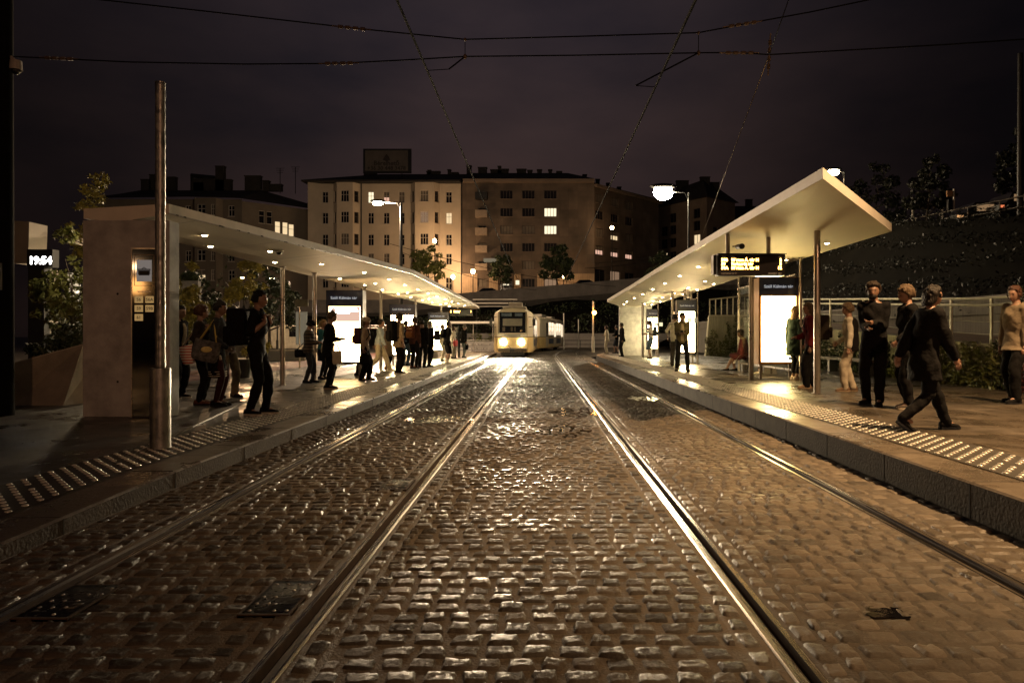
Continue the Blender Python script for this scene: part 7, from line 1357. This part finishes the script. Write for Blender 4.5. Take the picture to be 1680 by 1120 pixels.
    for a_ in range(2):
        f_ = ((.02, .10), (-.01, -.10))[a_]; b.cone((f_[0] * p['s'], f_[1] * p['s'], .09), (f_[0] * p['s'] - .004, f_[1] * p['s'], .22), .046, .055, 12)
    b.build('sock', cloth(WHT), t_, smooth=40)
    p = person('woman in white blouse with reddish hair holding a pink bag', LP_(743, 588), 1.66, 35, top=WHT, thick=.014, hem=-.12, bottom=(.30, .28, .25), hair='auburn', hs='bob', female=True, L='ear', Rr='carry', sk=2); tote(p, 'pink bag at the hip of the woman in the white blouse', (.02, -.26, .98), (.0, -.2, 1.2), (.62, .12, .14), w=.26, h=.30)
    p = person('slim person in black at the far end beside the small departure board', LP_(750, 586), 1.68, 100, top=BLK, bottom=BLK, hair='dark', female=True, hs='long', L='phone', Rr='phone')
    p = person('man in dark jacket and washed jeans stepping towards the tram', LP_(760, 587), 1.76, 40, top=CHA, thick=.026, hem=-.14, bottom=(.17, .20, .20), hair='grey', L='down', Rr='carry', legs='contra', lean=6); tote(p, 'small black bag swinging from the hand of the man in washed jeans', (.06, -.26, .70), (.02, -.25, .78), BLK, w=.20, h=.26, cat='hand')
    # right platform, far to near
    p = person('woman in a white suit standing beside the orange signal lamp', RP_(996, 580), 1.66, 172, top=(.55, .49, .37), thick=.024, hem=-.16, bottom=(.60, .54, .42), loose=.024, hair='auburn', hs='curly', female=True, L='cross', Rr='cross', shoe=(.4, .33, .25))
    p = person('person in dark top and shorts behind the man in the black suit', RP_(1012, 579.5), 1.70, 150, top=BLK, thick=.024, bottom=(.04, .045, .06), bot='shorts', hair='dark', L='phone', Rr='phone', legs='contra')
    p = person('man in a black suit standing before the far concrete end wall', RP_(1021, 585), 1.72, 185, top=BLK, thick=.026, hem=-.16, bottom=BLK, loose=.024, hair='dark', L='down', Rr='phone_low'); 
    p = person('person in black holding papers against the far poster', RP_(1033, 582), 1.72, 200, top=BLK, thick=.03, hem=-.35, bottom=BLK, hair='black', L='hold', Rr='phone_low'); paper(p, 'white folded papers held before the far poster', 1, .2, .3)
    p = person('elderly man in a green suit before the far concrete wall', RP_(1046, 582), 1.68, 160, top=(.02, .10, .075), thick=.024, hem=-.16, bottom=(.02, .085, .06), loose=.022, hair='grey', hs='crop', L='down', Rr='down', sk=1); tote(p, 'small black bag held by the man in green', (.05, .27, .74), (.03, .26, .8), BLK, w=.2, h=.2, cat='hand')
    p = person('young man in white t-shirt and denim shorts looking down at a phone', RP_(1068, 588), 1.78, 180, top=WHT, thick=.012, sleeve=.4, bottom=(.10, .15, .20), bot='shorts', loose=.028, hair='brown', L='phone', Rr='phone', hp=26, legs='close', shoe=(.2, .16, .12), sk=2); phone(p, 'phone in the hands of the young man in denim shorts', 0); backpack(p, 'slate backpack on the young man in denim shorts', (.06, .075, .09), .28, .44, .15)
    p = person('man in white shirt and grey trousers, half hidden behind the man in olive', RP_(1107, 600), 1.80, 60, top=WHT, thick=.016, sleeve=.62, bottom=(.065, .06, .055), loose=.022, hair='black', L='hip', Rr='cross', shoe=(.06, .045, .03))
    p = person('man in olive jacket and black trousers facing the viewer with a phone', RP_(1119, 609), 1.73, -98, top=(.085, .068, .036), thick=.022, hem=-.10, bottom=BLK, hair='black', L='phone', Rr='phone', hp=26, legs='wide', loose=.012, shoe=BLK, sk=1, open_front=(.28, .22, .15)); phone(p, 'phone held before the chest of the man in olive', 0)
    p = person('seated woman with crossed legs reading on the bench beside the bronze totem', (6.15, 20.4, PR - .02), 1.68, 178, top=(.14, .035, .03), thick=.02, bottom=(.07, .02, .02), bot='shorts', loose=.02, hair='brown', hs='bob', female=True, L='lap', Rr='lap', hp=22, legs='sit_cross', shoe=BLK, lean=14, sk=1, group='people sitting under the right shelter'); paper(p, 'open white newspaper on the lap of the seated woman', 0, .36, .30)
    p = person('second seated person whose bare shins show under the bronze totem', (6.45, 18.9, PR - .02), 1.70, 186, top=(.10, .08, .06), bottom=(.05, .05, .05), bot='shorts', hair='dark', L='lap', Rr='lap', hp=15, legs='sit', shoe=(.5, .45, .4), lean=8, group='people sitting under the right shelter')
    p = person('blond woman in a dark green coat in front of the big white totem', RP_(1303, 624), 1.73, 28, top=(.02, .032, .024), thick=.026, hem=-.34, bottom=BLK, bot='cropped', hair='blond', hs='long', female=True, L='down', Rr='pocket', legs='close', shoe=(.55, .45, .36), sole=(.5, .4, .3))
    p = person('woman with short light hair in a dark red jacket behind the front post', RP_(1331, 637), 1.69, 165, top=(.11, .014, .016), thick=.026, bottom=BLK, hair='light', hs='bob', female=True, L='down', Rr='phone_low', hp=10, loose=.03, shoe=(.26, .17, .11), sole=(.3, .22, .15), legs='contra'); backpack(p, 'large dark backpack seen right of the front post', (.022, .02, .02), .32, .50, .24)
    p = person('grey haired woman in white blouse and dark waistcoat with pale trousers', RP_(1395, 642), 1.64, 160, top=(.45, .41, .34), thick=.018, bottom=(.36, .31, .24), loose=.024, hair='light', hs='curly', female=True, L='down', Rr='hold', legs='contra', shoe=(.14, .09, .06), sole=(.25, .18, .12))
    t_ = p['t']; b = MB(); s = p['s']; b.rings([((-.035 * s, 0, z * s), (ax * s, 0, 0), (0, ay * s, 0)) for z, ax, ay in ((.80, .125, .205), (.95, .13, .20), (1.15, .115, .19), (1.32, .115, .205), (1.42, .09, .195), (1.46, .06, .13))], 22); link('waistcoat', remesh(b, .015, 3, .003, 3), cloth(BLK), t_)
    p = person('bearded man with curly hair in dark jacket smiling towards the woman beside him', RP_(1434, 664), 1.83, -128, top=(.008, .007, .0065), thick=.018, bottom=BLK, hair='brown', hs='curly', L=(.27, .05, 1.17), Rr=(.24, .02, 1.10), hp=4, hy=10, legs='contra', loose=.018, shoe=BLK, sk=1, vox=.011)
    t_ = p['t']; b = MB(); s = p['s']; hc = p['HC']; b.ell((hc + Vector((.045, 0, -.075))) * s, .052 * s, .060 * s, .050 * s, n=14); link('beard', remesh(b, .010, 1, .002, 4), hair_m('dark'), t_)
    p = person('woman in a black coat with wavy light brown hair, turned to the bearded man', RP_(1494, 671), 1.74, 172, top=BLK, thick=.034, hem=-.34, bottom=BLK, hair='light', hs='curly', female=True, L='hold', Rr='pocket', legs='close', loose=.02, shoe=(.05, .04, .035), sole=(.35, .3, .24), vox=.011)
    p = person('dark figure in a long coat striding past nearest on the right platform', RP_(1516, 706), 1.62, 6, top=(.004, .0035, .0035), thick=.028, hem=-.30, bottom=BLK, hair='dark', hs='bob', female=True, L='swing_b', Rr='swing_f', legs='walk', lean=7, shoe=BLK, vox=.011)
    p = person('man in a pale trench coat cut by the right edge of the photograph', RP_(1668, 661), 1.80, 190, top=(.17, .135, .095), thick=.032, hem=-.14, bottom=BLK, hair='auburn', hs='short', L='pocket', Rr='down', legs='contra', loose=.024, shoe=BLK, sk=0)
_people()
# benches
for (x, y, z, lab) in ((6.28, 19.7, PR, 'timber slat bench behind the bronze totem under the right shelter'), (-5.6, 35.0, PL, 'bench under the third lit totem of the left shelter')):
    t = thing('bench', lab, 'bench', (x, y, z)); b = MB()
    for i in range(4): b.bbox(-.20 + i * .105, -.11 + i * .105, -1.3, 1.3, .40, .44, .006)
    b.build('seat', mat('bench_timber', (.12, .075, .04), .55, var=.3, scale=8, stretch=(1, .1, 1)), t)
    for q in (-1.0, 1.0): b = MB(); b.box(-.18, .18, q - .03, q + .03, 0, .40); b.build('leg', steel, t)
for o in list(COL.objects):
    if '_t' in o: del o['_t']
